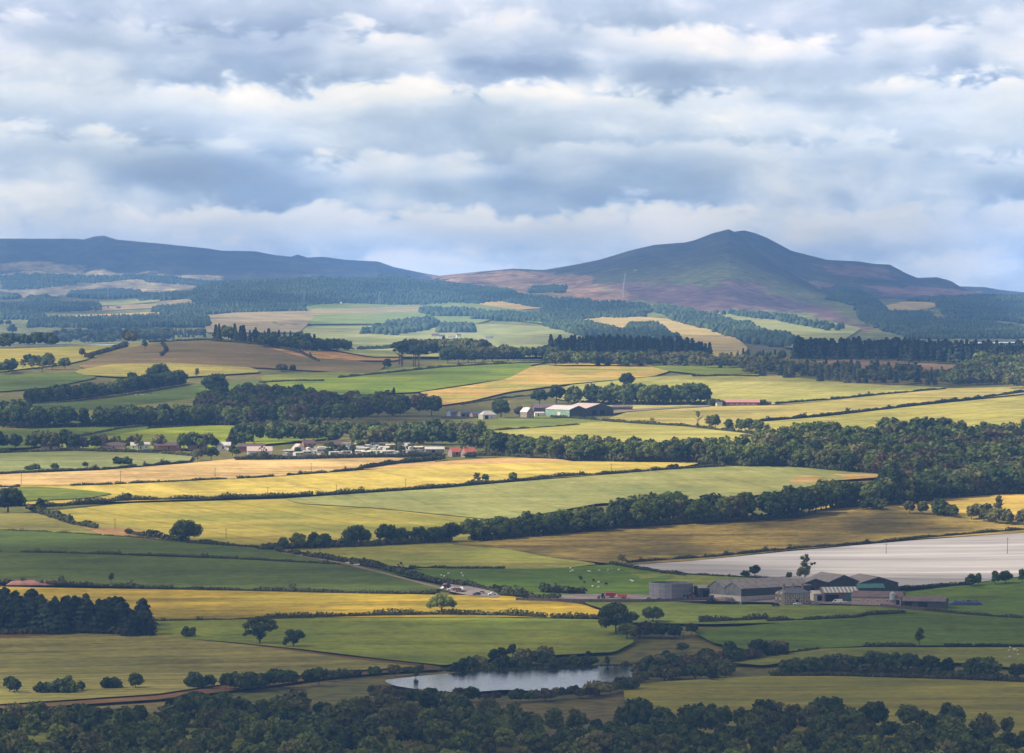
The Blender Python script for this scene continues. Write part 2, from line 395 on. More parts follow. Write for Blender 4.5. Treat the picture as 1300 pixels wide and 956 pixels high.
a1 = q.n('ShaderNodeTexNoise', i_Vector=g, i_Scale=.012, i_Detail=6.).outputs[0]; a2 = q.n('ShaderNodeTexNoise', i_Vector=g, i_Scale=.12, i_Detail=5.).outputs[0]
c1 = q.mix(q.mapr(a1, .38, .62), alb(112, 118, 58), alb(140, 128, 76)); c2 = q.mix(q.mapr(a2, .4, .72, 0, .75), c1, alb(62, 76, 38))
finish(q, c2)
grd = link('ground', sheet('ground', rows1), [m]); tag(grd, 'rough grassland between the fields of the vale', 'ground', kind='structure')
m, tt = new_mat('moorland'); q = NT(tt)
ca = q.n('ShaderNodeVertexColor', layer_name='cover').outputs[0]
g = q.n('ShaderNodeTexCoord').outputs['Object']
a2 = q.n('ShaderNodeTexNoise', i_Vector=g, i_Scale=.03, i_Detail=7., i_Roughness=.65).outputs[0]
v = q.n('ShaderNodeVectorMath', operation='SCALE'); tt.links.new(ca, v.inputs[0]); tt.links.new(q.mapr(a2, .36, .64, .35, 1.65, 'LINEAR'), v.inputs['Scale'])
finish(q, v.outputs[0])
me = sheet('hills', rows2, True)
# bury the near edge under the ground sheet
hl = link('hills', me, [m]); tag(hl, 'blue heather hills with a rounded summit rising beyond the vale', 'hills', kind='structure')
# ------------------------------------------------------------------ cloud layer added out of view, shaped to throw the ground shadows
SHADE = [  # photo region of the shadow: (px, py, rx, ry, optical depth); negative = a hole the sun comes through
    (250, 715, 520, 38, 1.25), (200, 830, 600, 50, 1.5), (700, 850, 600, 44, 1.5), (1100, 810, 460, 66, 1.6), (900, 745, 330, 28, .95), (650, 730, 260, 18, .7), (650, 930, 900, 70, 1.3), (650, 950, 900, 60, 1.2),
    (560, 772, 60, 14, .2), (110, 775, 120, 25, .9), (420, 770, 130, 9, -.55), (560, 706, 170, 10, -.55), (600, 797, 160, 9, -.4), (470, 815, 120, 10, -.15),
    (820, 690, 240, 22, .9), (1010, 668, 200, 18, .8), (1150, 668, 120, 7, -.25), (1000, 728, 200, 9, -.35), (1240, 692, 80, 6, -.5), (600, 688, 60, 6, .5),
    (1000, 632, 230, 22, .35), (1180, 600, 160, 26, .35), (1150, 560, 180, 12, .1),
    (80, 556, 110, 12, .8), (60, 575, 120, 8, .35), (120, 520, 210, 20, .7), (360, 515, 190, 22, .8), (500, 530, 100, 16, .5), (250, 548, 50, 5, -.5),
    (90, 490, 140, 10, .45), (300, 452, 210, 16, .95), (120, 425, 190, 16, .55), (430, 470, 90, 7, .5), (380, 425, 130, 14, .5), (560, 460, 40, 5, .2),
    (800, 440, 150, 18, 1.0), (1130, 440, 240, 19, 1.15), (1000, 470, 160, 12, .45), (1150, 480, 120, 9, .35), (520, 475, 110, 4, .4), (860, 474, 60, 3, .45),
    (350, 640, 300, 3, .18), (300, 668, 220, 3, .25), (560, 670, 200, 4, .3), (700, 492, 100, 4, .35), (900, 525, 100, 3, .15), (40, 660, 80, 10, .3),
    # hills
    (250, 325, 480, 22, 1.1), (930, 322, 220, 36, 1.3), (800, 350, 190, 16, .9), (960, 372, 160, 16, .8), (1120, 350, 140, 16, .9), (1160, 395, 150, 30, 1.2), (1040, 380, 80, 12, .8), (200, 380, 180, 8, .3), (60, 390, 100, 12, .4), (620, 345, 80, 5, .2),
    (430, 372, 200, 16, .45), (700, 385, 120, 14, .5), (880, 365, 120, 7, .5),
]
ZCL = 2600.0
def shade_depth(px, py, x, y):
    d = np.zeros_like(px)
    jx = fbm(x / 260., y / 420., 41, 4) * 70; jy = fbm(x / 300., y / 420., 47, 4) * 9
    for cx, cy_, rx, ry, a in SHADE:
        r = np.sqrt(((px + jx - cx) / rx) ** 2 + ((py + jy - cy_) / ry) ** 2)
        d = d + a * (1 - sst(.55, 1.25, r))
    n = fbm(x / 330., y / 520., 55, 4)
    d = np.where(d > .05, d + n * .8 * sst(0, .4, d), d + np.maximum(n - .38, 0) * 1.2 * 0)
    return np.clip(np.minimum(d, 1.15 + .35 * sst(640, 860, py) + .25 * n + .9 * sst(868, 900, py)) * 1.35, 0, 3.2)  # added layer is thickened over the bottom strip to darken the foreground
CSIG = 1 / 140.0
k = ZCL / S.z
gx = np.arange(-1900, 1901, 26.0) ; gy = np.concatenate([np.arange(1500, 6200, 26.0), np.arange(6200, 26800, 110.0)])
GX, GY = np.meshgrid(gx, gy)                     # ground points below, along the sun's ray
GX = GX * (.42 + GY / 8000.)
HZ = H(GX, GY)
kk = (ZCL - HZ) / S.z
PXg, PYg = project(GX, GY, HZ)
D = shade_depth(PXg.ravel(), PYg.ravel(), GX.ravel(), GY.ravel()).reshape(GX.shape)
# nothing that is hidden behind a crest matters; fade at the rim of the sheet
D[0] = 0; D[-1] = 0; D[:, 0] = 0; D[:, -1] = 0
T = D / CSIG * S.z
CXg = GX + S.x * kk; CYg = GY + S.y * kk
lump = fbm(CXg / 160., CYg / 160., 5, 3) * 30 * sst(0, 60, T)
top = np.stack([CXg, CYg, ZCL + T * .75 + lump], 2).reshape(-1, 3); bot = np.stack([CXg, CYg, ZCL - T * .25 + lump], 2).reshape(-1, 3)
nr, nc = GX.shape
I = (np.arange(nr - 1)[:, None] * nc + np.arange(nc - 1)[None, :])
q4 = np.stack([I, I + 1, I + nc + 1, I + nc], 2).reshape(-1, 4)
on = (T.reshape(-1) > .5)
sel = on[q4].any(1)
q4 = q4[sel]; V3 = np.concatenate([top, bot + np.array([0, 0, -.02])]); F3 = np.concatenate([q4, q4[:, ::-1] + nr * nc])
# close the rim
edges = {}
for a, b in np.concatenate([q4[:, [0, 1]], q4[:, [1, 2]], q4[:, [2, 3]], q4[:, [3, 0]]]):
    edges[(int(a), int(b))] = 1
rim = [(a, b) for (a, b) in edges if (b, a) not in edges]
if rim:
    ra = np.array(rim); F3 = np.concatenate([F3, np.stack([ra[:, 1], ra[:, 0], ra[:, 0] + nr * nc, ra[:, 1] + nr * nc], 1)])
used = np.unique(F3); remap = np.zeros(len(V3), np.int64); remap[used] = np.arange(len(used))
m, tt = new_mat('shade_cloud_vapour'); q = NT(tt)
vs_ = q.n('ShaderNodeVolumeScatter'); vs_.inputs['Color'].default_value = (.97, .975, 1, 1); vs_.inputs['Density'].default_value = CSIG; vs_.inputs['Anisotropy'].default_value = .55
oo = q.n('ShaderNodeOutputMaterial'); tt.links.new(vs_.outputs[0], oo.inputs['Volume'])
cl = link('shade_clouds', np_mesh('shade_clouds', V3[used], remap[F3], 4, smooth=True), [m]); tag(cl, 'unseen cloud layer added high overhead to shade the vale', 'shade_clouds', kind='stuff')

# ------------------------------------------------------------------ fields
FMATS = {}
def field_mat(name, ca, cb, ang=0., tram=0., rows=.5, fine=.25, spacing=24., blot=None):
    """ca/cb: two tones of the crop; ang: row direction in degrees from +X; tram: strength of the tramlines; rows: strength of the drilling streaks"""
    key = (name, ca, cb, ang, tram, rows, fine, spacing)
    if key in FMATS: return FMATS[key]
    m, t = new_mat(name); q = NT(t)
    g = q.n('ShaderNodeTexCoord').outputs['Object']
    mp = q.n('ShaderNodeMapping', i_Vector=g); mp.inputs['Rotation'].default_value = (0, 0, -R(ang)); mp.inputs['Scale'].default_value = (1, 1, 0)
    r = mp.outputs[0]
    big = q.n('ShaderNodeTexNoise', i_Vector=g, i_Scale=.011, i_Detail=5., i_Roughness=.6).outputs[0]
    ms = q.n('ShaderNodeMapping', i_Vector=r); ms.inputs['Scale'].default_value = (.006, .055, 1)
    st = q.n('ShaderNodeTexNoise', i_Vector=ms.outputs[0], i_Scale=1., i_Detail=6., i_Roughness=.68).outputs[0]
    fn = q.n('ShaderNodeTexNoise', i_Vector=g, i_Scale=.16, i_Detail=6., i_Roughness=.7).outputs[0]
    mid_ = [(u + v) / 2 for u, v in zip(ca, cb)]; ca = [m_ + (u - m_) * 1.9 for m_, u in zip(mid_, ca)]; cb = [m_ + (v - m_) * 1.9 for m_, v in zip(mid_, cb)]
    c = q.mix(q.mapr(big, .36, .64), alb(*ca), alb(*cb))
    odd = q.n('ShaderNodeTexNoise', i_Vector=g, i_Scale=.026, i_Detail=8., i_Roughness=.72, i_Distortion=.4).outputs[0]
    c = q.mix(q.mapr(odd, .54, .70, 0, .42), c, alb(*[u * .80 + 8 for u in (cb[1], cb[0] * .86, cb[2])]))
    c = q.mix(q.mapr(odd, .44, .30, 0, .34), c, alb(*[min(250, u * 1.10 + 12) for u in ca]))
    mq = q.n('ShaderNodeMapping', i_Vector=g); mq.inputs['Scale'].default_value = (.010, .016, 1)
    pt = q.n('ShaderNodeTexNoise', i_Vector=mq.outputs[0], i_Scale=1., i_Detail=7., i_Roughness=.62, i_Distortion=.6).outputs[0]
    f = total_q(q, q.mapr(pt, .32, .68, -.22, .22, 'LINEAR'), q.mapr(st, .3, .7, 1 - rows * .42, 1 + rows * .42, 'LINEAR'), q.mapr(fn, .3, .7, -fine * 1.1, fine * 1.1, 'LINEAR'))
    if tram:
        sp = q.n('ShaderNodeSeparateXYZ', i_Vector=r).outputs[1]
        wob = q.n('ShaderNodeTexNoise', i_Vector=g, i_Scale=.02, i_Detail=2.).outputs[0]
        u = q.math('FRACT', q.math('MULTIPLY', q.math('ADD', sp, q.math('MULTIPLY', wob, 4.)), 1 / spacing))
        d = q.math('ABSOLUTE', q.math('SUBTRACT', u, .5))
        ln = q.mapr(d, .0, 2.2 / spacing, 1 - tram, 1.)
        f = q.math('MULTIPLY', f, ln)
    v = q.n('ShaderNodeVectorMath', operation='SCALE'); t.links.new(c, v.inputs[0]); t.links.new(f, v.inputs['Scale'])
    bmp = q.n('ShaderNodeBump', i_Strength=.5, i_Distance=.6, i_Height=fn)
    finish(q, v.outputs[0], .95, .08, bmp.outputs[0])
    FMATS[key] = m; return m
def total_q(q, *terms):
    s = terms[0]
    for x in terms[1:]: s = q.math('ADD', s, x)
    return s
def ragged(poly, seg, amp=.0):
    out = []
    n = len(poly)
    for i in range(n):
        a = poly[i]; b = poly[(i + 1) % n]; L = math.hypot(b[0] - a[0], (b[1] - a[1]) * 3); k = max(1, int(L / seg))
        for j in range(k):
            f = j / k; out.append((a[0] + (b[0] - a[0]) * f, a[1] + (b[1] - a[1]) * f))
    return out
NF = [0]
SHEETS = []          # (polygon in photo rows, lift) so that things can stand exactly on a sheet
def drape(poly, lift, seg=14., smooth=0):
    pp = poly
    for _ in range(smooth):                       # one round of corner cutting
        o = []
        for i in range(len(pp)):
            a = pp[i]; b = pp[(i + 1) % len(pp)]
            L_ = math.hypot(b[0] - a[0], (b[1] - a[1]) * 3) + 1e-6; c_ = min(.25, 5 / L_)
            o += [(a[0] * (1 - c_) + b[0] * c_, a[1] * (1 - c_) + b[1] * c_), (a[0] * c_ + b[0] * (1 - c_), a[1] * c_ + b[1] * (1 - c_))]
        pp = o
    pp = ragged(pp, seg)
    P = hit([p[0] for p in pp], [p[1] for p in pp])
    px = np.array([p[0] for p in pp]); 
    ym = float(np.median(P[:, 1])); s = ym / 150.0; sy = s * 1.3 if ym < 6200 else s * 1.8
    x0, y0 = P[:, :2].min(0); x1, y1 = P[:, :2].max(0)
    gx, gy = np.meshgrid(np.arange(x0, x1, s), np.arange(y0, y1, sy))
    gx = gx.ravel() + nrg.uniform(-.3, .3, gx.size) * s; gy = gy.ravel() + nrg.uniform(-.3, .3, gy.size) * sy
    ins = inpoly(gx, gy, P[:, :2])
    gx = gx[ins]; gy = gy[ins]
    cx, cy_ = P[:, 0].mean(), P[:, 1].mean()
    pts = [Vector((float(a - cx), float(b - cy_))) for a, b in P[:, :2]] + [Vector((float(a - cx), float(b - cy_))) for a, b in zip(gx, gy)]
    nb = len(P)
    r = geometry.delaunay_2d_cdt(pts, [(i, (i + 1) % nb) for i in range(nb)], [list(range(nb))], 1, .05)
    vx = np.array([v.x for v in r[0]]) + cx; vy = np.array([v.y for v in r[0]]) + cy_
    fs = [f for f in r[2] if len(f) == 3]
    if not fs: return None
    return np.stack([vx, vy, H(vx, vy) + lift], 1), np.array(fs)
def field(poly, mat, label, cat='field', name='field', lift=None, seg=14., smooth=1, kind='structure'):
    i = NF[0]; NF[0] += 1
    far = poly[0][1] < 432
    if lift is None: lift = ((.12 * (i % 5) + .05) if not far else (.5 * (i % 5) + 1.5))
    r = drape(poly, lift, seg, smooth)
    if r is None: print('EMPTY FIELD', label); return None
    V_, F_ = r
    a = V_[F_[:, 0]]; b = V_[F_[:, 1]]; c = V_[F_[:, 2]]
    nz = np.cross(b - a, c - a)[:, 2]; F_[nz < 0] = F_[nz < 0][:, ::-1]
    o = link(name, np_mesh(name, V_, F_, 3, smooth=True), [mat]); tag(o, label, cat, kind=kind)
    SHEETS.append((poly, lift)); return o

BARLEY = ((218, 198, 106), (198, 182, 94)); STUB = ((224, 194, 142), (208, 178, 128)); OLIVE = ((182, 172, 84), (160, 158, 76))
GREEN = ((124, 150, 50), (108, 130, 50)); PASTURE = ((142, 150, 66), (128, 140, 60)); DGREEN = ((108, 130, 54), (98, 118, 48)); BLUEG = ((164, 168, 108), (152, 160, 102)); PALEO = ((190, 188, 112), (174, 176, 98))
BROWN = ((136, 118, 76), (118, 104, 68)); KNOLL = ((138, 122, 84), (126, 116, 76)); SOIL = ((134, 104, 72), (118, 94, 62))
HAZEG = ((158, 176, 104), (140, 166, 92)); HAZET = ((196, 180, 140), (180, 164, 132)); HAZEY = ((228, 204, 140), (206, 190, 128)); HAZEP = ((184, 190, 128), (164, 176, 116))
def fm(name, tones, **k): return field_mat(name, tones[0], tones[1], **k)
FIELDS = [
 # the far vale
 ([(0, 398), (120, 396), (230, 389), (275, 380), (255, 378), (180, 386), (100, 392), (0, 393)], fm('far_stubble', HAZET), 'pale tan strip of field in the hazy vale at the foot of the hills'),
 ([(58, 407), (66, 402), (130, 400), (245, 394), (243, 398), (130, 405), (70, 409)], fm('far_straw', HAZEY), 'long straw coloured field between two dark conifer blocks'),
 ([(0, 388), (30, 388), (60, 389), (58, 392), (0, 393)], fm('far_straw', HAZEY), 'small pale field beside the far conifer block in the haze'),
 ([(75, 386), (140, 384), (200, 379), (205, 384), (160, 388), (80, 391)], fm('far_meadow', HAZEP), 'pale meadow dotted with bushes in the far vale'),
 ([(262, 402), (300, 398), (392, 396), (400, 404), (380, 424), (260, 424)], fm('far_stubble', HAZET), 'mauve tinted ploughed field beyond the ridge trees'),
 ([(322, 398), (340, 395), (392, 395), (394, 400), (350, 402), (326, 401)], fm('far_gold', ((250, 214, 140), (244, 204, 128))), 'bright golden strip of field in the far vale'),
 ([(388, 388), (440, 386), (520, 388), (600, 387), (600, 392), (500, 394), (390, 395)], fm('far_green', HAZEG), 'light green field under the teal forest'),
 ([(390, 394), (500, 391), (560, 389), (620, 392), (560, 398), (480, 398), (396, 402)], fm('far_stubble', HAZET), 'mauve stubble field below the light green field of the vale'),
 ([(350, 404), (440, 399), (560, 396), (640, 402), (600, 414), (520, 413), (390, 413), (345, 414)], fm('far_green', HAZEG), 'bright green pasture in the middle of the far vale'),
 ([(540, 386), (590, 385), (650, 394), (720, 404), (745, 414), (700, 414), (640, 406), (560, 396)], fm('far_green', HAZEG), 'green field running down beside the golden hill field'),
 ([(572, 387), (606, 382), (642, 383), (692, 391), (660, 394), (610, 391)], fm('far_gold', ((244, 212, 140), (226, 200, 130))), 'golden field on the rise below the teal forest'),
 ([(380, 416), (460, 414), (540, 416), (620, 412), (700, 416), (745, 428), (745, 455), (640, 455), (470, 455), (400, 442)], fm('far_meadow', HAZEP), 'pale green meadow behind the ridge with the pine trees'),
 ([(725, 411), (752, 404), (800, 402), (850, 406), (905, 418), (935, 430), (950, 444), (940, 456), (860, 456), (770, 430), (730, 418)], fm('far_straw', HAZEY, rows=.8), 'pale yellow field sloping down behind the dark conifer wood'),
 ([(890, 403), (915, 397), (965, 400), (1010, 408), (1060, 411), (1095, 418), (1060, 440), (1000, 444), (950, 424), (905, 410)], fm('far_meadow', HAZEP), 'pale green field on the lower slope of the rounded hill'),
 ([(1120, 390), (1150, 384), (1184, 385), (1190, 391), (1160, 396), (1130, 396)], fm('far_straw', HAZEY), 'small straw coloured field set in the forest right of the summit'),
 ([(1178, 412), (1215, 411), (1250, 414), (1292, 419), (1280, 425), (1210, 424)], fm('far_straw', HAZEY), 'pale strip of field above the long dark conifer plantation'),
 # the ridge and the slopes below it
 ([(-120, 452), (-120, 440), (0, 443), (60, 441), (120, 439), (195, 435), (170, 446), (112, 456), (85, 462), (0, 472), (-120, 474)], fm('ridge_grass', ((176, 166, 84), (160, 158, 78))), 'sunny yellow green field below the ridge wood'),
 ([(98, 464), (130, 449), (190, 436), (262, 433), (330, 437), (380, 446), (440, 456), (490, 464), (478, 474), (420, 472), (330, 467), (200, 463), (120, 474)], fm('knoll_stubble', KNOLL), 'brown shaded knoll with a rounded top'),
 ([(335, 440), (400, 446), (470, 446), (495, 442), (515, 452), (505, 458), (440, 458), (380, 453)], fm('tan_crop', ((206, 160, 96), (190, 150, 92))), 'tan ploughed slope between the knoll and the pine trees'),
 ([(95, 471), (140, 463), (220, 461), (320, 467), (332, 473), (235, 479), (150, 479), (100, 476)], fm('yellow_strip', ((176, 166, 84), (160, 154, 80))), 'sunlit yellow strip under the brown knoll'),
 ([(-120, 480), (0, 478), (60, 474), (100, 472), (125, 479), (62, 492), (0, 497), (-120, 500)], fm('grey_pasture', DGREEN), 'muted green pasture above the upper left wood'),
 ([(330, 477), (420, 472), (480, 470), (560, 462), (640, 458), (700, 459), (672, 464), (560, 467), (420, 481), (335, 487)], fm('ridge_pasture', PASTURE), 'narrow pasture running behind the bright green field'),
 ([(328, 488), (420, 480), (560, 466), (672, 461), (676, 467), (650, 480), (560, 493), (530, 498), (430, 502), (340, 498)], fm('bright_grass', ((132, 152, 46), (114, 140, 44))), 'bright green field beneath the ridge pines'),
 ([(530, 499), (600, 489), (645, 481), (676, 465), (730, 462), (830, 464), (852, 471), (830, 478), (720, 488), (645, 498), (600, 509), (560, 515), (545, 512)], fm('ripe_wheat', ((206, 180, 104), (178, 170, 90)), ang=8, rows=1.), 'orange and olive ripe wheat field on the slope above the middle farm'),
 ([(825, 465), (880, 464), (930, 466), (968, 474), (900, 477), (845, 471)], fm('bright_grass', ((138, 152, 56), (124, 142, 52))), 'small bright green field under the mixed plantation'),
 ([(720, 489), (830, 478), (900, 475), (970, 475), (1090, 487), (1205, 492), (1130, 501), (1000, 513), (920, 514), (880, 516), (780, 520), (700, 505)], fm('unripe_wheat', PALEO, ang=70, rows=.4, tram=.14, spacing=34.), 'broad pale green wheat field below the plantations'),
 ([(770, 532), (800, 522), (900, 516), (1000, 514), (1120, 502), (1205, 493), (1330, 490), (1330, 497), (1170, 513), (1050, 527), (960, 534), (900, 546), (800, 540), (700, 536)], fm('pale_wheat', ((196, 184, 112), (180, 172, 100)), ang=6, rows=.7), 'buff coloured wheat field crossed by two long hedges'),
 ([(895, 546), (965, 536), (1050, 529), (1170, 515), (1330, 499), (1330, 545), (1200, 541), (1050, 548), (980, 560), (930, 556)], fm('tramline_wheat', ((190, 184, 100), (174, 172, 92)), ang=62, tram=.4, spacing=30., rows=.3), 'pale wheat field striped with slanting wheel tracks'),
 ([(445, 552), (480, 542), (540, 535), (640, 530), (700, 528), (770, 534), (735, 541), (640, 547), (560, 552), (480, 560)], fm('sheep_pasture', ((146, 158, 74), (132, 148, 70))), 'green sheep pasture in front of the middle farm'),
 ([(605, 549), (700, 541), (765, 536), (860, 540), (930, 548), (975, 556), (975, 572), (880, 572), (700, 572), (620, 570)], fm('pale_barley', ((192, 188, 108), (178, 176, 98)), rows=.4), 'pale lime coloured barley field above the tree belt'),
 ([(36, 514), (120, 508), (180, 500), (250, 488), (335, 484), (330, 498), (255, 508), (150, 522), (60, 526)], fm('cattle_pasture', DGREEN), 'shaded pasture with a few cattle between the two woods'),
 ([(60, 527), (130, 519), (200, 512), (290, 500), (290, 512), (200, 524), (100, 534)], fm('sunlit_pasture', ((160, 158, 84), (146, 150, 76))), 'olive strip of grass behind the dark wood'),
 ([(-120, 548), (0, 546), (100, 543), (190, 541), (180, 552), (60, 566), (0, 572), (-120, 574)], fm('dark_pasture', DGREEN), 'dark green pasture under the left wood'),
 ([(60, 566), (120, 557), (190, 545), (310, 538), (430, 540), (430, 556), (300, 568), (180, 572), (60, 574)], fm('bright_grass', ((156, 170, 50), (136, 156, 48))), 'bright green field lit by the sun behind the village'),
 ([(-120, 578), (0, 576), (100, 573), (170, 574), (246, 578), (240, 587), (130, 596), (0, 601), (-120, 603)], fm('bean_crop', ((150, 160, 108), (140, 152, 100))), 'grey green crop above the orange stubble'),
 ([(-120, 605), (0, 602), (130, 597), (240, 588), (300, 582), (430, 580), (550, 582), (556, 586), (480, 594), (330, 606), (130, 615), (0, 617), (-120, 619)], fm('stubble', STUB, ang=4, tram=.12, rows=.8, spacing=12.), 'orange stubble field in front of the caravan park'),
 ([(455, 596), (510, 590), (560, 586), (640, 581), (710, 583), (740, 588), (640, 592), (560, 594)], fm('tan_stubble', ((222, 184, 132), (206, 172, 118)), rows=.8), 'tan stubble wedge beside the two red roofed cottages'),
 ([(-120, 621), (0, 618), (130, 616), (330, 607), (480, 596), (560, 591), (720, 586), (890, 588), (852, 596), (650, 611), (480, 624), (330, 632), (160, 637), (60, 640), (-120, 644)], fm('ripe_barley', BARLEY, ang=112, rows=.5, tram=.16, spacing=30.), 'golden ripe barley field across the middle of the vale'),
 ([(-20, 624), (40, 619), (90, 622), (145, 628), (110, 634), (20, 638), (-60, 642)], fm('clover_strip', ((134, 146, 62), (120, 136, 58))), 'green strip cut into the golden barley', 'field', 'field', .9),
 ([(360, 634), (480, 626), (560, 621), (650, 613), (852, 597), (960, 591), (1060, 597), (1130, 603), (1080, 607), (1010, 622), (930, 634), (760, 640), (640, 662), (480, 646), (380, 640)], fm('oat_crop', BLUEG, ang=105, rows=.4, tram=.14, spacing=36.), 'long blue green oat field below the golden barley'),
 ([(55, 650), (160, 639), (370, 633), (480, 643), (640, 651), (680, 655), (640, 676), (600, 690), (350, 700), (235, 690), (150, 676), (85, 662)], fm('olive_barley', OLIVE, ang=118, tram=.3, spacing=34., rows=.35), 'olive yellow barley field with slanting wheel tracks'),
 ([(-120, 652), (0, 650), (50, 652), (110, 668), (160, 680), (100, 680), (0, 674), (-120, 672)], fm('headland', ((150, 146, 84), (138, 136, 76)), rows=.6), 'dull olive headland beside the round tree at the field corner'),
 ([(100, 668), (160, 670), (240, 684), (330, 697), (300, 700), (200, 692), (130, 680)], fm('bare_bank', ((190, 160, 108), (170, 140, 96))), 'tan bare bank along the hedge below the olive barley'),
 ([(-120, 676), (0, 672), (110, 679), (240, 690), (350, 699), (430, 716), (300, 709), (100, 702), (-120, 700)], fm('turnip_field', ((98, 120, 54), (90, 110, 48)), ang=4, rows=.3), 'dark green root crop above the thin dark hedge'),
 ([(-120, 702), (0, 702), (100, 704), (300, 711), (432, 718), (500, 732), (556, 746), (552, 754), (300, 749), (100, 744), (0, 741), (-120, 740)], fm('potato_field', ((100, 118, 54), (90, 108, 48)), ang=5, rows=.3), 'deep green potato field below the thin dark hedge'),
 ([(365, 697), (470, 692), (560, 688), (640, 694), (700, 706), (760, 716), (700, 723), (540, 723), (440, 712)], fm('light_pasture', ((178, 178, 92), (160, 166, 82)), ang=3), 'light green field below the row of dark trees'),
 ([(470, 724), (560, 723), (700, 722), (790, 716), (850, 727), (870, 742), (850, 765), (740, 765), (650, 756), (580, 744)], fm('cow_pasture', ((104, 136, 44), (94, 124, 40))), 'green pasture with sheep beside the slurry tank'),
 ([(570, 691), (640, 686), (690, 680), (800, 669), (920, 663), (1000, 653), (1060, 644), (1140, 644), (1200, 650), (1330, 660), (1330, 675), (1160, 685), (1000, 699), (880, 712), (790, 718), (700, 708), (640, 696)], fm('dry_pasture', ((160, 142, 78), (122, 110, 60)), ang=4, rows=1., fine=.4), 'dry brown hill pasture above the white covered field'),
 ([(1010, 652), (1060, 640), (1130, 640), (1200, 630), (1330, 624), (1330, 668), (1240, 656), (1140, 648)], fm('gold_corner', ((214, 186, 100), (196, 174, 90))), 'golden field corner behind the scrubby hedge trees', 'field', 'field', .02),
 ([(1000, 606), (1040, 602), (1125, 603), (1130, 606), (1040, 612), (1004, 614)], fm('tan_stubble', ((212, 176, 118), (200, 166, 110))), 'narrow tan headland at the end of the blue green oats'),
 ([(786, 717), (900, 710), (1000, 700), (1160, 686), (1330, 674), (1330, 727), (1200, 745), (1120, 748), (1060, 743), (1000, 734), (850, 727)], None, 'pale field covered in white crop film'),
 ([(790, 723), (850, 728), (1000, 736), (1040, 742), (1060, 752), (840, 752), (820, 744)], fm('farm_grass', ((140, 152, 70), (126, 140, 64))), 'green grass strip behind the big farm sheds'),
 ([(1120, 756), (1200, 746), (1330, 729), (1330, 784), (1200, 780), (1150, 772)], fm('farm_pasture', ((110, 140, 54), (100, 130, 48)), rows=.4), 'green field beyond the blue covered clamp'),
 ([(-60, 744), (60, 747), (200, 749), (400, 753), (556, 756), (640, 757), (740, 768), (778, 782), (770, 787), (640, 784), (400, 785), (200, 789), (60, 776), (-60, 770)], fm('mustard_barley', ((192, 168, 62), (170, 152, 58)), ang=2, rows=1.1), 'mustard yellow barley field behind the spreading round tree'),
 ([(186, 790), (400, 786), (620, 785), (772, 788), (792, 800), (806, 816), (780, 829), (640, 836), (562, 846), (470, 836), (380, 825), (300, 817), (190, 808)], fm('low_pasture', ((156, 170, 68), (138, 156, 62)), ang=3, rows=.5), 'green pasture in front of the spreading round tree'),
 ([(-60, 806), (100, 801), (200, 804), (320, 817), (430, 832), (560, 846), (560, 850), (500, 853), (420, 860), (300, 876), (200, 888), (-60, 905)], fm('bare_earth', SOIL), 'reddish bare earth margin round the striped crop'),
 ([(-60, 816), (100, 806), (200, 809), (320, 821), (430, 836), (532, 848), (470, 852), (400, 857), (280, 871), (200, 883), (-60, 900)], fm('striped_crop', ((164, 160, 92), (152, 150, 84)), ang=10, tram=.28, spacing=13., rows=.9), 'olive crop with close parallel rows in the lower left corner', 'field', 'field', .75),
 ([(745, 768), (740, 762), (850, 764), (905, 768), (1000, 768), (1140, 771), (1330, 786), (1330, 792), (1130, 777), (1000, 791), (900, 793), (800, 791), (776, 776)], fm('farm_front', ((128, 146, 70), (116, 134, 64))), 'green field in front of the farmyard wall'),
 ([(880, 803), (940, 796), (1000, 791), (1130, 779), (1330, 787), (1330, 820), (1100, 821), (960, 828), (905, 817)], fm('ley_grass', ((104, 132, 46), (96, 122, 42)), ang=2, rows=.5), 'deep green field with a lone slender tree'),
 ([(925, 843), (1000, 826), (1100, 823), (1330, 823), (1330, 852), (1200, 842), (1060, 834), (970, 846)], fm('sheep_field', ((140, 148, 74), (128, 138, 68))), 'light green sheep field above the lower thorn hedge'),
 ([(790, 868), (900, 862), (1000, 857), (1150, 860), (1330, 868), (1360, 960), (1330, 1010), (840, 1010), (800, 930)], fm('lake_meadow', ((168, 164, 76), (150, 152, 70)), ang=5, rows=.6), 'yellow green meadow beside the lake'),
 ([(-80, 935), (100, 912), (300, 900), (420, 910), (500, 960), (520, 1010), (-80, 1010)], fm('lower_meadow', ((142, 150, 76), (130, 140, 70)), ang=-6, rows=.8), 'green meadow on the near bank of the lake'),
]
# crop film: silvery sheets with long soil-coloured seams
m, tt = new_mat('crop_film'); q = NT(tt)
g = q.n('ShaderNodeTexCoord').outputs['Object']
mp = q.n('ShaderNodeMapping', i_Vector=g); mp.inputs['Rotation'].default_value = (0, 0, -R(-2)); 
ms = q.n('ShaderNodeMapping', i_Vector=mp.outputs[0]); ms.inputs['Scale'].default_value = (.004, .07, 0)
st = q.n('ShaderNodeTexNoise', i_Vector=ms.outputs[0], i_Scale=1., i_Detail=6., i_Roughness=.62).outputs[0]
st2 = q.n('ShaderNodeTexNoise', i_Vector=g, i_Scale=.02, i_Detail=5.).outputs[0]
cf = q.ramp(st, [(.30, (.17, .14, .125)), (.46, (.275, .25, .24)), (.58, (.35, .325, .315)), (.72, (.55, .50, .45))])
cf = q.mix(q.mapr(st2, .45, .62, 0, .22), cf, (.46, .40, .36))
finish(q, cf, .55, .4)
for f in FIELDS:
    f = list(f)
    if f[1] is None: f[1] = m
    field(*f)
def ground_at(px, py):
    p = at(px, py); 
    for poly, lift in SHEETS[::-1]:
        if inpoly(np.array([px]), np.array([py]), poly)[0]: p.z += lift; break
    return p
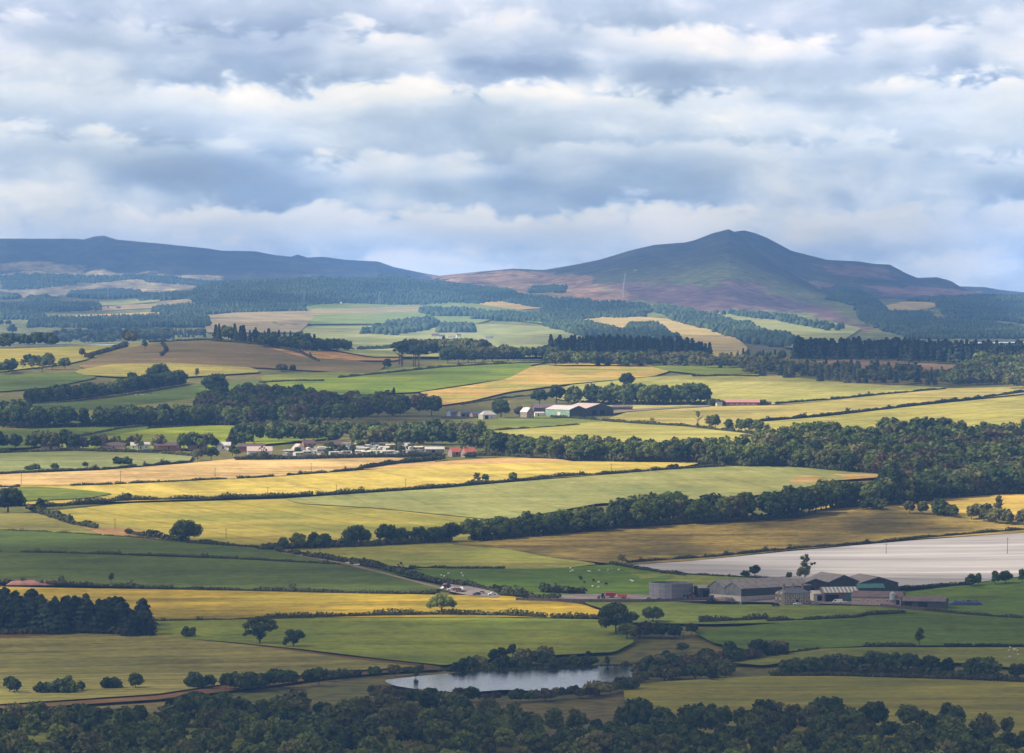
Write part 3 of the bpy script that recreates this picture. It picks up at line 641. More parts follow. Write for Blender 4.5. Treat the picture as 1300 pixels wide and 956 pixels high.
# ------------------------------------------------------------------ the lake
LAKE = [(486, 867), (520, 863), (560, 859), (640, 854), (720, 850), (770, 848), (815, 846), (812, 850), (797, 855), (812, 859), (800, 865), (782, 870), (745, 876), (690, 881), (640, 879), (590, 883), (540, 880), (500, 874)]
r = drape(LAKE, 0.0, 10., 1)
V_, F_ = r; V_[:, 2] = 1.35
a = V_[F_[:, 0]]; b = V_[F_[:, 1]]; c = V_[F_[:, 2]]; nz = np.cross(b - a, c - a)[:, 2]; F_[nz < 0] = F_[nz < 0][:, ::-1]
m, tt = new_mat('lake_water'); q = NT(tt)
g = q.n('ShaderNodeTexCoord').outputs['Object']
mp = q.n('ShaderNodeMapping', i_Vector=g); mp.inputs['Scale'].default_value = (.25, .6, 1)
nn = q.n('ShaderNodeTexNoise', i_Vector=mp.outputs[0], i_Scale=1., i_Detail=4.).outputs[0]
bmp = q.n('ShaderNodeBump', i_Strength=.35, i_Distance=.25, i_Height=nn)
b_ = q.n('ShaderNodeBsdfPrincipled'); b_.inputs['Base Color'].default_value = (.02, .035, .05, 1); b_.inputs['Roughness'].default_value = .06; b_.inputs['Specular IOR Level'].default_value = .9
tt.links.new(bmp.outputs[0], b_.inputs['Normal']); oo = q.n('ShaderNodeOutputMaterial'); tt.links.new(b_.outputs[0], oo.inputs[0])
lk = link('lake', np_mesh('lake', V_, F_, 3, smooth=True), [m]); tag(lk, 'blue grey lake with rippled water and wooded banks', 'lake', kind='structure')
# ------------------------------------------------------------------ foliage materials
def leaf_mat(name, ca, cb, var=.32, attr=False):
    m, t = new_mat(name); q = NT(t)
    g = q.n('ShaderNodeTexCoord').outputs['Object']
    rv = q.n('ShaderNodeAttribute', attribute_name='tone').outputs['Fac'] if attr else q.n('ShaderNodeObjectInfo').outputs['Random']
    n = q.n('ShaderNodeTexNoise', i_Vector=g, i_Scale=.45, i_Detail=3.).outputs[0]
    f = q.math('ADD', q.math('MULTIPLY', rv, .8), q.math('MULTIPLY', q.math('SUBTRACT', n, .35), 1.2), clamp=True)
    c = q.mix(f, ca, cb)
    # per-tree brightness, from a second scramble of the random value
    r2 = q.math('FRACT', q.math('MULTIPLY', rv, 7.31))
    v = q.n('ShaderNodeVectorMath', operation='SCALE'); t.links.new(c, v.inputs[0]); t.links.new(q.mapr(r2, 0, 1, 1 - var, 1 + var, 'LINEAR'), v.inputs['Scale'])
    d = q.n('ShaderNodeBsdfPrincipled', i_Roughness=.7); d.inputs['Specular IOR Level'].default_value = .18; t.links.new(v.outputs[0], d.inputs['Base Color'])
    tr = q.n('ShaderNodeBsdfTranslucent'); t.links.new(v.outputs[0], tr.inputs[0])
    mx = q.n('ShaderNodeMixShader', i_0=.22); t.links.new(d.outputs[0], mx.inputs[1]); t.links.new(tr.outputs[0], mx.inputs[2])
    o = q.n('ShaderNodeOutputMaterial'); t.links.new(mx.outputs[0], o.inputs[0]); return m
PAL = dict(OAK=((.050, .078, .014), (.160, .185, .036)), DARK=((.028, .050, .013), (.092, .122, .026)), CON=((.018, .032, .018), (.042, .056, .026)),
           LARCH=((.055, .076, .036), (.125, .130, .054)), OLV=((.090, .100, .030), (.180, .168, .052)), RUST=((.080, .062, .034), (.115, .085, .042)))
M_OAK = leaf_mat('oak_leaves', *PAL['OAK']); M_DARK = leaf_mat('dark_leaves', *PAL['DARK']); M_CON = leaf_mat('conifer_needles', *PAL['CON'])
M_LARCH = leaf_mat('larch_needles', *PAL['LARCH']); M_OLV = leaf_mat('olive_leaves', *PAL['OLV']); M_RUST = leaf_mat('copper_leaves', *PAL['RUST'])
WOODM = {k: leaf_mat('wood_' + k.lower() + '_leaves', *v, attr=True) for k, v in PAL.items()}
M_HEDGE = leaf_mat('hedge_leaves', (.032, .042, .014), (.092, .090, .030), .2)
M_FARW, _t = new_mat('far_conifers'); _q = NT(_t); _g = _q.n('ShaderNodeTexCoord').outputs['Object']
_n = _q.n('ShaderNodeTexNoise', i_Vector=_g, i_Scale=.009, i_Detail=6., i_Roughness=.7).outputs[0]; _m = _q.n('ShaderNodeTexNoise', i_Vector=_g, i_Scale=.09, i_Detail=3.).outputs[0]
_c = _q.mix(_q.mapr(_n, .36, .64), (.030, .056, .030), (.088, .118, .052)); _v = _q.n('ShaderNodeVectorMath', operation='SCALE'); _t.links.new(_c, _v.inputs[0]); _t.links.new(_q.mapr(_m, .35, .65, .75, 1.3, 'LINEAR'), _v.inputs['Scale'])
finish(_q, _v.outputs[0], .85, .1)
M_BARK = solid('bark', (.085, .068, .052), .9, .1, .25, .8)

def cards(P, N, size, rng, jit=.55, flat=1.0):
    """leaf clumps: one uneven four-cornered face at each P facing roughly N"""
    n = len(P)
    N = N + rng.normal(0, jit, (n, 3)); N /= np.linalg.norm(N, axis=1)[:, None] + 1e-9
    a = np.cross(N, rng.normal(0, 1, (n, 3))); a /= np.linalg.norm(a, axis=1)[:, None] + 1e-9
    b = np.cross(N, a)
    s = size * rng.uniform(.6, 1.35, n)
    V = []
    for (ua, ub) in ((-1, -.8), (.9, -1), (1, .8), (-.8, 1)):
        V.append(P + a * (s * ua * rng.uniform(.55, 1.1, n) * .5)[:, None] + b * (s * ub * rng.uniform(.55, 1.1, n) * .5)[:, None] * flat)
    V = np.stack(V, 1).reshape(-1, 3)
    return V, np.arange(n * 4).reshape(-1, 4)
def lobes_to_cards(lobes, n, size, rng, squash=.85, jit=.5):
    L = np.array(lobes); w = L[:, 3] ** 2; w = w / w.sum()
    P = []; N = []
    while sum(len(p) for p in P) < n:
        k = rng.choice(len(L), n, p=w); d = rng.normal(0, 1, (n, 3)); d /= np.linalg.norm(d, axis=1)[:, None]
        r = L[k, 3] * rng.uniform(.72, 1.06, n)
        p = L[k, :3] + d * r[:, None] * np.array([1, 1, squash])
        dd = np.linalg.norm((p[:, None, :] - L[None, :, :3]) / np.array([1, 1, squash]), axis=2) / L[None, :, 3]
        keep = (dd.min(1) > .66) & (p[:, 2] > .6)
        P.append(p[keep]); N.append(d[keep])
    P = np.concatenate(P)[:n]; N = np.concatenate(N)[:n]
    return cards(P, N, size, rng, jit)
def core(lobes, s=.68, squash=.85):
    """dark inner masses that stop light passing straight through the crown"""
    V = []; Fc = []
    t = (1 + 5 ** .5) / 2
    iv = np.array([(-1, t, 0), (1, t, 0), (-1, -t, 0), (1, -t, 0), (0, -1, t), (0, 1, t), (0, -1, -t), (0, 1, -t), (t, 0, -1), (t, 0, 1), (-t, 0, -1), (-t, 0, 1)], float)
    iv /= np.linalg.norm(iv[0])
    f = np.array([(0, 11, 5), (0, 5, 1), (0, 1, 7), (0, 7, 10), (0, 10, 11), (1, 5, 9), (5, 11, 4), (11, 10, 2), (10, 7, 6), (7, 1, 8), (3, 9, 4), (3, 4, 2), (3, 2, 6), (3, 6, 8), (3, 8, 9), (4, 9, 5), (2, 4, 11), (6, 2, 10), (8, 6, 7), (9, 8, 1)])
    for x, y, z, r in lobes:
        b = sum(len(v) for v in V)
        V.append(iv * r * s * np.array([1, 1, squash]) + (x, y, z)); Fc.append(f + b)
    return np.concatenate(V), np.concatenate(Fc)
def join_np(name, parts, mat, smooth=False):
    """parts: (V, F) with F quads or triangles"""
    V = np.concatenate([p[0] for p in parts]); me = bpy.data.meshes.new(name)
    loops = []; tot = []; o = 0
    for v, f in parts:
        loops.append((f + o).ravel()); tot.append(np.full(len(f), f.shape[1])); o += len(v)
    loops = np.concatenate(loops).astype(np.int32); tot = np.concatenate(tot).astype(np.int32)
    st = np.concatenate([[0], np.cumsum(tot)[:-1]]).astype(np.int32)
    me.vertices.add(len(V)); me.vertices.foreach_set('co', V.astype(np.float32).ravel())
    me.loops.add(len(loops)); me.loops.foreach_set('vertex_index', loops)
    me.polygons.add(len(tot)); me.polygons.foreach_set('loop_start', st); me.polygons.foreach_set('loop_total', tot)
    me.update(calc_edges=True); me.materials.append(mat); return me
def trunk_mesh(h, r, rng, limbs=5, reach=3.0, top=.8, lean=0.):
    mb = MB(); p = Vector((0, 0, -.6)); n = 4
    for i in range(n):
        q_ = Vector((rng.uniform(-.2, .2) + lean * (i + 1) / n, rng.uniform(-.2, .2), h * top * (i + 1) / n))
        mb.tube(p, q_, r * (1 - .2 * i), r * (1 - .2 * (i + 1)), 7); 
        if i >= 1:
            for k in range(limbs // 2 + 1):
                a = rng.uniform(0, 6.28); L = reach * rng.uniform(.6, 1.1)
                m_ = q_ + Vector((math.cos(a) * L * .5, math.sin(a) * L * .5, L * .35)); e = q_ + Vector((math.cos(a) * L, math.sin(a) * L, L * .75))
                mb.tube(q_, m_, r * .42, r * .28, 5); mb.tube(m_, e, r * .28, r * .1, 5)
        p = q_
    return mb.build('trunk', M_BARK, as_mesh=True)
def crown_lobes(rng, R_, Hc, z0, n=13, rl=(.36, .52), top=1.0):
    """lobes filling an uneven dome R_ wide from z0 to z0+Hc"""
    L = []
    for i in range(n):
        u = (i + .5) / n; el_ = math.asin(-0.55 + 1.5 * u) if -0.55 + 1.5 * u < 1 else 1.5
        a = i * 2.399 + rng.uniform(-.5, .5); rr = rng.uniform(.46, .84)
        r = R_ * rng.uniform(*rl)
        L.append((math.cos(a) * math.cos(el_) * R_ * rr, math.sin(a) * math.cos(el_) * R_ * rr, z0 + Hc * .5 + math.sin(el_) * (Hc * .5 - r * .7) * top, r))
    L.append((0, 0, z0 + Hc * .5, R_ * .55))
    return L
TPL = {}       # kind -> list of (crown mesh, trunk mesh, nominal height, name)
def add_tpl(kind, crown, trunk, h): TPL.setdefault(kind, []).append((crown, trunk, h))
def mk_broad(kind, mat, seeds, R_=6.8, Hc=14.5, z0=.9, n=1700, size=1.2, nl=16, rl=(.25, .46), trunk_r=.5):
    for s in seeds:
        rng = np.random.default_rng(s)
        a = rng.uniform(.85, 1.2); b = rng.uniform(.88, 1.1)
        L = crown_lobes(rng, R_ * a, Hc * b, z0, nl, rl)
        cr = join_np('crown', [lobes_to_cards(L, n, size, rng), core(L)], mat)
        add_tpl(kind, cr, trunk_mesh(z0 + Hc * .6, trunk_r, rng, 5, R_ * .45), z0 + Hc * b)
mk_broad('oak', M_OAK, range(1, 7))
mk_broad('dark', M_DARK, range(11, 16))
mk_broad('olive', M_OLV, range(21, 25), R_=6.0, Hc=14)
mk_broad('tall', M_OAK, range(31, 34), R_=5.0, Hc=16.5, z0=.8)
mk_broad('rust', M_RUST, [41, 42], R_=5)
mk_broad('round', M_DARK, [51, 52], R_=7.2, Hc=12.6, z0=.9, n=3200, size=.8, nl=20, rl=(.26, .38))
mk_broad('bush', M_DARK, range(61, 65), R_=3.2, Hc=4.6, z0=-.6, n=700, size=.7, nl=9, trunk_r=.14)
mk_broad('olivebush', M_OLV, range(71, 73), R_=3.2, Hc=4.2, z0=-.6, n=600, size=.7, nl=9, trunk_r=.14)
mk_broad('rustbush', M_RUST, [75], R_=3.2, Hc=3.6, z0=-.6, n=600, size=.7, nl=9, trunk_r=.14)
# the spreading tree: a wide flat-bottomed crown on a short stem
def mk_special(kind, mat, lobes, n, size, trunk_h, tr, seed, h, limbs=7, reach=4):
    rng = np.random.default_rng(seed)
    add_tpl(kind, join_np('crown', [lobes_to_cards(lobes, n, size, rng), core(lobes, .66)], mat), trunk_mesh(trunk_h, tr, rng, limbs, reach), h)
mk_special('spreading', M_OAK, [(-5.4, 0, 4.6, 2.2), (-3.6, 1, 6.4, 2.5), (-1.4, -1, 7.9, 2.5), (1.4, 1, 7.6, 2.6), (3.8, -1, 6.4, 2.6), (5.6, 0, 5.0, 2.2), (0, -3, 6, 2.4), (0, 3, 6, 2.4), (-3, -3, 5, 1.9), (3.4, 3, 5, 2), (0, 0, 5.8, 2.6), (2.2, -3.4, 5.0, 1.8)], 2800, .62, 6, .42, 5, 10.6)
mk_special('ragged', M_DARK, [(-6.2, 0, 9, 2.0), (-3.8, 1, 11.2, 2.3), (-.8, -1, 12.6, 2.0), (2.4, 1, 12.2, 2.2), (5.4, 0, 10.8, 2.1), (7.0, 0, 8.4, 1.5), (-5.2, -1, 6, 1.8), (-1.6, 0, 9, 2.7), (1.8, -1, 8.4, 2.6), (4.2, 1, 7.6, 1.9), (-2, 0, 5.6, 2.1), (.8, 0, 4.8, 2.2), (-6.8, 0, 4.6, 1.1), (0, 3, 8, 2.4), (0, -3, 8, 2.2), (-.2, 0, 2.9, 1.5)], 3200, .62, 8, .5, 8, 14.4)
mk_special('heart', M_DARK, [(-1.6, 0, 6.6, 2.3), (2.2, 0, 6.2, 2.4), (-3.2, 0, 3.2, 1.7), (0, 1, 4.4, 2.5), (3.6, 0, 5.4, 1.6), (0, -2, 4.6, 2), (-4.2, 0, 1.6, 1.1), (.5, 0, 2.6, 1.5)], 1800, .6, 5, .36, 9, 9.0)
mk_special('sparse', M_OLV, [(-1.8, 0, 5.0, 2.1), (.4, 0, 4.2, 2.3), (-.4, .5, 8.2, 1.9), (1.0, 0, 10.6, 1.5), (-1.4, 0, 11.6, 1.2), (.8, 0, 12.6, 1.1), (3.6, 0, 8.2, .9), (5.0, 0, 8.6, .7), (-3.0, 0, 3.2, 1.6), (1.8, 0, 6.4, 1.2)], 1500, .62, 12, .4, 10, 13.6, 8, 3.4)
mk_special('slender', M_DARK, [(-.6, 0, 4.2, 1.5), (1.0, 0, 5.0, 1.5), (0, 0, 6.8, 1.6), (-1.2, 0, 6.0, 1.1), (.5, 0, 8.6, 1.2), (1.6, 0, 7.4, .9)], 620, .55, 8, .26, 11, 9.8, 6, 1.6)
mk_special('bare', M_OLV, [(-2.4, 0, 9, 1.0), (-1, 0, 10.8, 1.1), (1, 0, 11, 1.0), (2.6, 0, 9.6, 1.1), (0, 0, 8.2, 1.0)], 330, .6, 12, .5, 12, 12, 9, 4.6)
mk_special('airy', M_OLV, [(-1.8, 0, 3.6, 1.5), (1.6, 0, 4.2, 1.5), (0, 0, 6.2, 1.6), (-1.4, 0, 7.6, 1.1), (1.2, 0, 8.0, 1.2), (2.6, 0, 6.2, 1.0)], 640, .55, 8, .28, 13, 9.2, 8, 2.6)
# pines with a bare red stem and a flat top
for s, L in ((14, [(-3.4, 0, 11.5, 2.0), (-.8, 0, 13, 2.3), (2.2, 0, 12.4, 2.2), (4.2, 0, 11.2, 1.6), (0, 2, 11.6, 2.0), (0, -2, 11.8, 1.9)]), (15, [(-2.6, 0, 11.6, 1.8), (.2, 0, 13.2, 2.1), (3.0, 0, 12, 1.9), (-4.2, 0, 9.6, 1.2), (4.8, 0, 10, 1.1)])):
    rng = np.random.default_rng(s)
    add_tpl('pine', join_np('crown', [lobes_to_cards(L, 1100, .8, rng, .62), core(L, .66, .6)], M_CON), trunk_mesh(13, .42, rng, 6, 3.4), 14.6)
# conifers: tapering tiers of drooping boughs
def mk_conifer(kind, mat, seeds, h=17., r=3.1, n=1000, size=1.1, power=.85, ragged_=.25, z0=.8):
    for s in seeds:
        rng = np.random.default_rng(s)
        t_ = rng.uniform(0, 1, n) ** 1.35; z = z0 + (h - z0) * t_
        a = rng.uniform(0, 6.283, n); tier = .82 + .3 * np.sin(t_ * 34 + rng.uniform(0, 6) + np.sin(a * 3) * .8)
        bul = 1 + ragged_ * np.sin(a * 2 + rng.uniform(0, 6)) * np.sin(t_ * 5 + rng.uniform(0, 6))
        rr = r * (1 - t_) ** power * tier * bul * rng.uniform(.72, 1.05, n) + .12
        P = np.stack([np.cos(a) * rr, np.sin(a) * rr, z], 1); N = np.stack([np.cos(a), np.sin(a), np.full(n, .55)], 1)
        c = cards(P, N, size, rng, .35)
        k = 8; rings = []
        for j in range(6):
            tt_ = j / 5; rad = max(.05, r * .68 * (1 - tt_) ** power)
            rings.append(np.stack([np.cos(np.arange(k) / k * 6.283) * rad, np.sin(np.arange(k) / k * 6.283) * rad, np.full(k, z0 + (h - z0 - .4) * tt_)], 1))
        V = np.concatenate(rings); f = np.array([(j * k + i, j * k + (i + 1) % k, (j + 1) * k + (i + 1) % k, (j + 1) * k + i) for j in range(5) for i in range(k)])
        mb = MB(); mb.tube((0, 0, -.6), (0, 0, h * .8), .28, .08, 7)
        add_tpl(kind, join_np('crown', [c, (V, f)], mat), mb.build('trunk', M_BARK, as_mesh=True), h)
mk_conifer('spruce', M_CON, range(81, 85))
mk_conifer('larch', M_LARCH, range(91, 95), r=3.4, power=.7, n=900)
mk_conifer('darkpine', M_CON, range(96, 100), h=12, r=4.2, power=.5, ragged_=.5, size=1.3, n=1100)

NAMES = dict(oak='broadleaf_tree', dark='broadleaf_tree', olive='broadleaf_tree', tall='broadleaf_tree', rust='copper_tree', round='broadleaf_tree', bush='bush', olivebush='bush', rustbush='bush',
             spreading='broadleaf_tree', ragged='broadleaf_tree', heart='broadleaf_tree', sparse='broadleaf_tree', slender='broadleaf_tree', bare='broadleaf_tree', airy='broadleaf_tree', pine='pine_tree',
             spruce='spruce_tree', larch='larch_tree', darkpine='pine_tree')
SMALL = {}
def small_mesh(kind, i):
    """crown and stem in one mesh, for trees too far off to show their parts"""
    if (kind, i) not in SMALL:
        cr, tr, h = TPL[kind][i]
        def arr(me):
            v = np.zeros(len(me.vertices) * 3, np.float32); me.vertices.foreach_get('co', v); return v.reshape(-1, 3)
        me = cr.copy(); v1 = arr(cr); v2 = arr(tr)
        nv, npoly, nl = len(v1), len(cr.polygons), len(cr.loops)
        l2 = np.zeros(len(tr.loops), np.int32); tr.loops.foreach_get('vertex_index', l2)
        s2 = np.zeros(len(tr.polygons), np.int32); tr.polygons.foreach_get('loop_start', s2); t2 = np.zeros(len(tr.polygons), np.int32); tr.polygons.foreach_get('loop_total', t2)
        l1 = np.zeros(nl, np.int32); cr.loops.foreach_get('vertex_index', l1); s1 = np.zeros(npoly, np.int32); cr.polygons.foreach_get('loop_start', s1); t1 = np.zeros(npoly, np.int32); cr.polygons.foreach_get('loop_total', t1)
        me = bpy.data.meshes.new(NAMES[kind])
        V = np.concatenate([v1, v2]); me.vertices.add(len(V)); me.vertices.foreach_set('co', V.ravel())
        L = np.concatenate([l1, l2 + nv]); me.loops.add(len(L)); me.loops.foreach_set('vertex_index', L)
        me.polygons.add(npoly + len(s2)); me.polygons.foreach_set('loop_start', np.concatenate([s1, s2 + nl])); me.polygons.foreach_set('loop_total', np.concatenate([t1, t2]))
        me.materials.append(cr.materials[0]); me.materials.append(M_BARK)
        me.polygons.foreach_set('material_index', np.concatenate([np.zeros(npoly, np.int32), np.ones(len(s2), np.int32)]))
        me.update(calc_edges=True); SMALL[(kind, i)] = me
    return SMALL[(kind, i)]
COUNT = {}
def tree(kind, loc, height, label, cat='tree', group=None, width=1., parts=True, var=None, rz=None):
    L = TPL[kind]; i = rnd.randrange(len(L)) if var is None else var
    cr, tr, h = L[i]; s = height / h
    rz = rnd.uniform(0, 6.28) if rz is None else rz
    if parts:
        o = empty(NAMES[kind], loc, rz); o.scale = (s * width, s * width, s)
        link('crown', cr, (), o); link('trunk', tr, (), o)
    else:
        o = link(NAMES[kind], small_mesh(kind, i), (), None, loc); o.rotation_euler = (0, 0, rz); o.scale = (s * width, s * width, s)
    COUNT[NAMES[kind]] = COUNT.get(NAMES[kind], 0) + 1
    return tag(o, label, cat, group)
def lone(px, py, hpx, kind, label, width=1., cat='tree', **k):
    p = ground_at(px, py); h = hpx * p.y / F * 1.0
    return tree(kind, p, h, label, cat, None, width, True, **k)
def walk(pts, step):
    """points along a line given in photo rows, at a spacing in metres"""
    P = hit(*zip(*[(a[0], a[1]) for a in ragged_open(pts, 10)]))
    out = []; d = 0.
    for i in range(len(P) - 1):
        a, b = P[i], P[i + 1]; L = math.hypot(*(b - a)[:2])
        if L > 250: continue
        while d < L:
            f = d / L; q_ = a + (b - a) * f; out.append((q_[0], q_[1], (b - a)[0] / L, (b - a)[1] / L)); d += step * rnd.uniform(.8, 1.2)
        d -= L
    return out
def ragged_open(pts, seg):
    out = []
    for i in range(len(pts) - 1):
        a, b = pts[i], pts[i + 1]; k = max(1, int(math.hypot(b[0] - a[0], (b[1] - a[1]) * 2) / seg))
        out += [(a[0] + (b[0] - a[0]) * j / k, a[1] + (b[1] - a[1]) * j / k) for j in range(k)]
    return out + [pts[-1]]
def belt(pts, spacing, rows, gap, hr, kinds, label, group, parts=True, width=1., cat='tree', jit=.35, skip=0., mass_=False, mass_back=True):
    n = 0
    for r in range(rows):
        for (x, y, dx, dy) in walk(pts, spacing):
            if rnd.random() < skip: continue
            if mass_ or (r > 0 and rows > 1 and mass_back):
                x2 = x + rnd.uniform(-jit, jit) * spacing; y2 = y + r * gap + rnd.uniform(-jit, jit) * gap
                to_bin(rnd.choice(kinds), (x2, y2, float(H(x2, y2))), rnd.uniform(*hr), width * rnd.uniform(.88, 1.15)); continue
            x2 = x + rnd.uniform(-jit, jit) * spacing; y2 = y + r * gap + rnd.uniform(-jit, jit) * gap
            z = float(H(x2, y2)); k = rnd.choice(kinds)
            tree(k, (x2, y2, z), rnd.uniform(*hr), label, cat, group, width * rnd.uniform(.88, 1.15), parts); n += 1
    return n
def grove(poly, spacing, hr, kinds, label=None, group=None, parts=True, width=1., cat='tree', skip=0., sx=1., rank=None, mass_=True):
    """ranks of trees standing inside a photo region (of their feet), one rank behind the other"""
    ys = [p[1] for p in poly]; y = max(ys) - .6; n = 0
    while y > min(ys):
        xs = np.arange(min(p[0] for p in poly), max(p[0] for p in poly) + 1, 3.0)
        m_ = inpoly(xs, np.full(len(xs), y), poly); i = 0
        while i < len(xs):
            if m_[i]:
                j = i
                while j + 1 < len(xs) and m_[j + 1]: j += 1
                if j > i:
                    for (a, b, dx, dy) in walk([(xs[i], y), (xs[j], y)], spacing):
                        if rnd.random() < skip: continue
                        a += rnd.uniform(-.3, .3) * spacing; b += rnd.uniform(-12, 12); k = rnd.choice(kinds)
                        if mass_: to_bin(k, (a, b, float(H(a, b))), rnd.uniform(*hr), width * rnd.uniform(.88, 1.15))
                        else: tree(k, (a, b, float(H(a, b))), rnd.uniform(*hr), label, cat, group, width * rnd.uniform(.88, 1.15), parts)
                        n += 1
                i = j + 1
            else: i += 1
        y -= rank or 4.5
    return n
# woods deeper than one can count: the same kinds of tree gathered into one mass per kind of wood
BIN = {'woods': [], 'conifer_woods': []}
LO = {}
def lo_shape(kind, v):
    if (kind, v) not in LO:
        rng = np.random.default_rng(300 + v + len(kind) * 10)
        if kind in ('spruce', 'larch', 'darkpine'):
            h = {'darkpine': 12}.get(kind, 17); r = 3.3; n = 330; tt_ = rng.uniform(0, 1, n) ** 1.3; a = rng.uniform(0, 6.283, n)
            pw = .85 if kind == 'spruce' else .62
            rr = r * (1 - tt_) ** pw * rng.uniform(.72, 1.1, n) * (.85 + .25 * np.sin(tt_ * 30)) + .15
            P = np.stack([np.cos(a) * rr, np.sin(a) * rr, .8 + (h - .8) * tt_], 1); N = np.stack([np.cos(a), np.sin(a), np.full(n, .55)], 1)
            c = cards(P, N, 1.9, rng, .35)
            rad = [(r * .7 * (1 - j / 4) ** pw + .05, .5 + (h - 1) * j / 4) for j in range(5)]
            V = np.concatenate([np.stack([np.cos(np.arange(6) / 6 * 6.283) * q_, np.sin(np.arange(6) / 6 * 6.283) * q_, np.full(6, z)], 1) for q_, z in rad])
            f = np.array([(j * 6 + i, j * 6 + (i + 1) % 6, (j + 1) * 6 + (i + 1) % 6, (j + 1) * 6 + i) for j in range(4) for i in range(6)])
            LO[(kind, v)] = ([c, (V, f)], h)
        else:
            R_ = {'tall': 5.0, 'bush': 3.2, 'olivebush': 3.2, 'rustbush': 3.2}.get(kind, 6.8); Hc = {'tall': 16.5, 'bush': 4.6, 'olivebush': 4.4, 'rustbush': 4}.get(kind, 14.5)
            sc_ = R_ / 6.8
            L = crown_lobes(rng, R_ * rng.uniform(.9, 1.15), Hc, .5, 13, (.34, .48))
            c = lobes_to_cards(L, 560, 1.9 * max(.5, sc_), rng)
            V, f = core(L); f4 = np.concatenate([f, f[:, :1]], 1)
            LO[(kind, v)] = ([c, (V, f4)], Hc + .5)
    return LO[(kind, v)]
PALOF = dict(oak='OAK', dark='DARK', olive='OLV', tall='OAK', rust='RUST', round='DARK', bush='DARK', olivebush='OLV', rustbush='RUST', spruce='CON', larch='LARCH', darkpine='CON', airy='OLV', slender='DARK', spreading='OAK')
def to_bin(kind, loc, height, width):
    parts, h = lo_shape(kind, rnd.randrange(4)); s = height / h; a = rnd.uniform(0, 6.28); ca, sa = math.cos(a), math.sin(a)
    M_ = np.array([[ca * s * width, sa * s * width, 0], [-sa * s * width, ca * s * width, 0], [0, 0, s]])
    v = np.concatenate([p[0] for p in parts]) @ M_ + np.array(loc)
    f = []; o = 0
    for p in parts: f.append(p[1] + o); o += len(p[0])
    BIN['conifer_woods' if kind in ('spruce', 'larch', 'darkpine') else 'woods'].append((v, np.concatenate(f), PALOF[kind], rnd.random()))
def flush_bins():
    for name, lb in (('woods', 'mixed broadleaf woodland massed along the belts and ridges of the vale'), ('conifer_woods', 'dark spruce and pale larch plantations massed along the ridge')):
        items = BIN[name]
        if not items: continue
        pal = list(WOODM); V = []; Fc = []; MI = []; T_ = []; o = 0
        for v, f, pk, r in items:
            V.append(v); Fc.append(f + o); MI.append(np.full(len(f), pal.index(pk))); T_.append(np.full(len(v), r)); o += len(v)
        me = np_mesh(name, np.concatenate(V), np.concatenate(Fc), 4, mat_idx=np.concatenate(MI))
        for k_ in pal: me.materials.append(WOODM[k_])
        at_ = me.attributes.new('tone', 'FLOAT', 'POINT'); at_.data.foreach_set('value', np.concatenate(T_).astype(np.float32))
        tag(link(name, me), lb, 'wood', kind='stuff'); print('WOODS', name, len(items))
# ------------------------------------------------------------------ woods too far off to count: one mass of small crowns each
def tuft_shapes(kind):
    out = []
    for s in range(5):
        rng = np.random.default_rng(s + (0 if kind == 'cone' else 50)); k = 6
        prof = [(.5, .0), (1., .25), (.62, .62), (.0, 1.0)] if kind == 'cone' else [(.6, .0), (1., .35), (.85, .72), (.35, .97)]
        V = []
        for r, z in prof:
            for i in range(k):
                a = i / k * 6.283 + rng.uniform(-.3, .3); rr = r * rng.uniform(.75, 1.2); V.append((math.cos(a) * rr, math.sin(a) * rr, z + rng.uniform(-.05, .05)))
        f = [(j * k + i, j * k + (i + 1) % k, (j + 1) * k + (i + 1) % k, (j + 1) * k + i) for j in range(3) for i in range(k)] + [(18, 19, 20, 21), (21, 22, 23, 18)]
        out.append((np.array(V), np.array(f)))
    return out
TUFT = {'cone': tuft_shapes('cone'), 'dome': tuft_shapes('dome')}
def mass(poly, spacing, hr, r, kind, mat, label, name='woods', skip=.0, ragged_=0, cat='wood', minis=None):
    spacing *= 1.35; hr = (hr[0] * 1.35, hr[1] * 1.45); r *= 1.35
    P = hit([p[0] for p in poly], [p[1] for p in poly]) ; pl = P[:, :2]
    x0, y0 = pl.min(0); x1, y1 = pl.max(0)
    gx, gy = np.meshgrid(np.arange(x0, x1, spacing), np.arange(y0, y1, spacing * 2.2))
    gx = gx.ravel() + nrg.uniform(-.45, .45, gx.size) * spacing; gy = gy.ravel() + nrg.uniform(-.45, .45, gy.size) * spacing
    # the test is made against the photo region, so nothing lands on a hidden back slope by mistake
    gz = H(gx, gy); qx, qy = project(gx, gy, gz)
    jx = fbm(gx / 90, gy / 160, 5, 3) * ragged_; jy = fbm(gx / 90, gy / 160, 15, 3) * ragged_ * .4
    m = inpoly(qx + jx, qy + jy, poly) & (nrg.uniform(0, 1, gx.size) >= skip) & (gy < y1 + 1)
    gx, gy, gz = gx[m], gy[m], gz[m]
    if not len(gx): print('EMPTY WOOD', label); return
    hh = nrg.uniform(*hr, len(gx)) * (1 + .25 * fbm(gx / 45, gy / 45, 25, 2)); rr = r * nrg.uniform(.8, 1.25, len(gx)); kk = nrg.integers(0, 5, len(gx)); V = []; Fc = []; o = 0
    for s in range(5):
        v, f = TUFT[kind][s]; sel = kk == s; n = sel.sum()
        if not n: continue
        A = v[None] * np.stack([rr[sel], rr[sel], hh[sel] + 1], 1)[:, None, :] + np.stack([gx[sel], gy[sel], gz[sel] - 1], 1)[:, None, :]
        V.append(A.reshape(-1, 3)); Fc.append((f[None] + (np.arange(n) * len(v))[:, None, None] + o).reshape(-1, 4)); o += n * len(v)
    ob = link(name, np_mesh(name, np.concatenate(V), np.concatenate(Fc), 4), [mat]); tag(ob, label, cat, kind='stuff'); return len(gx)
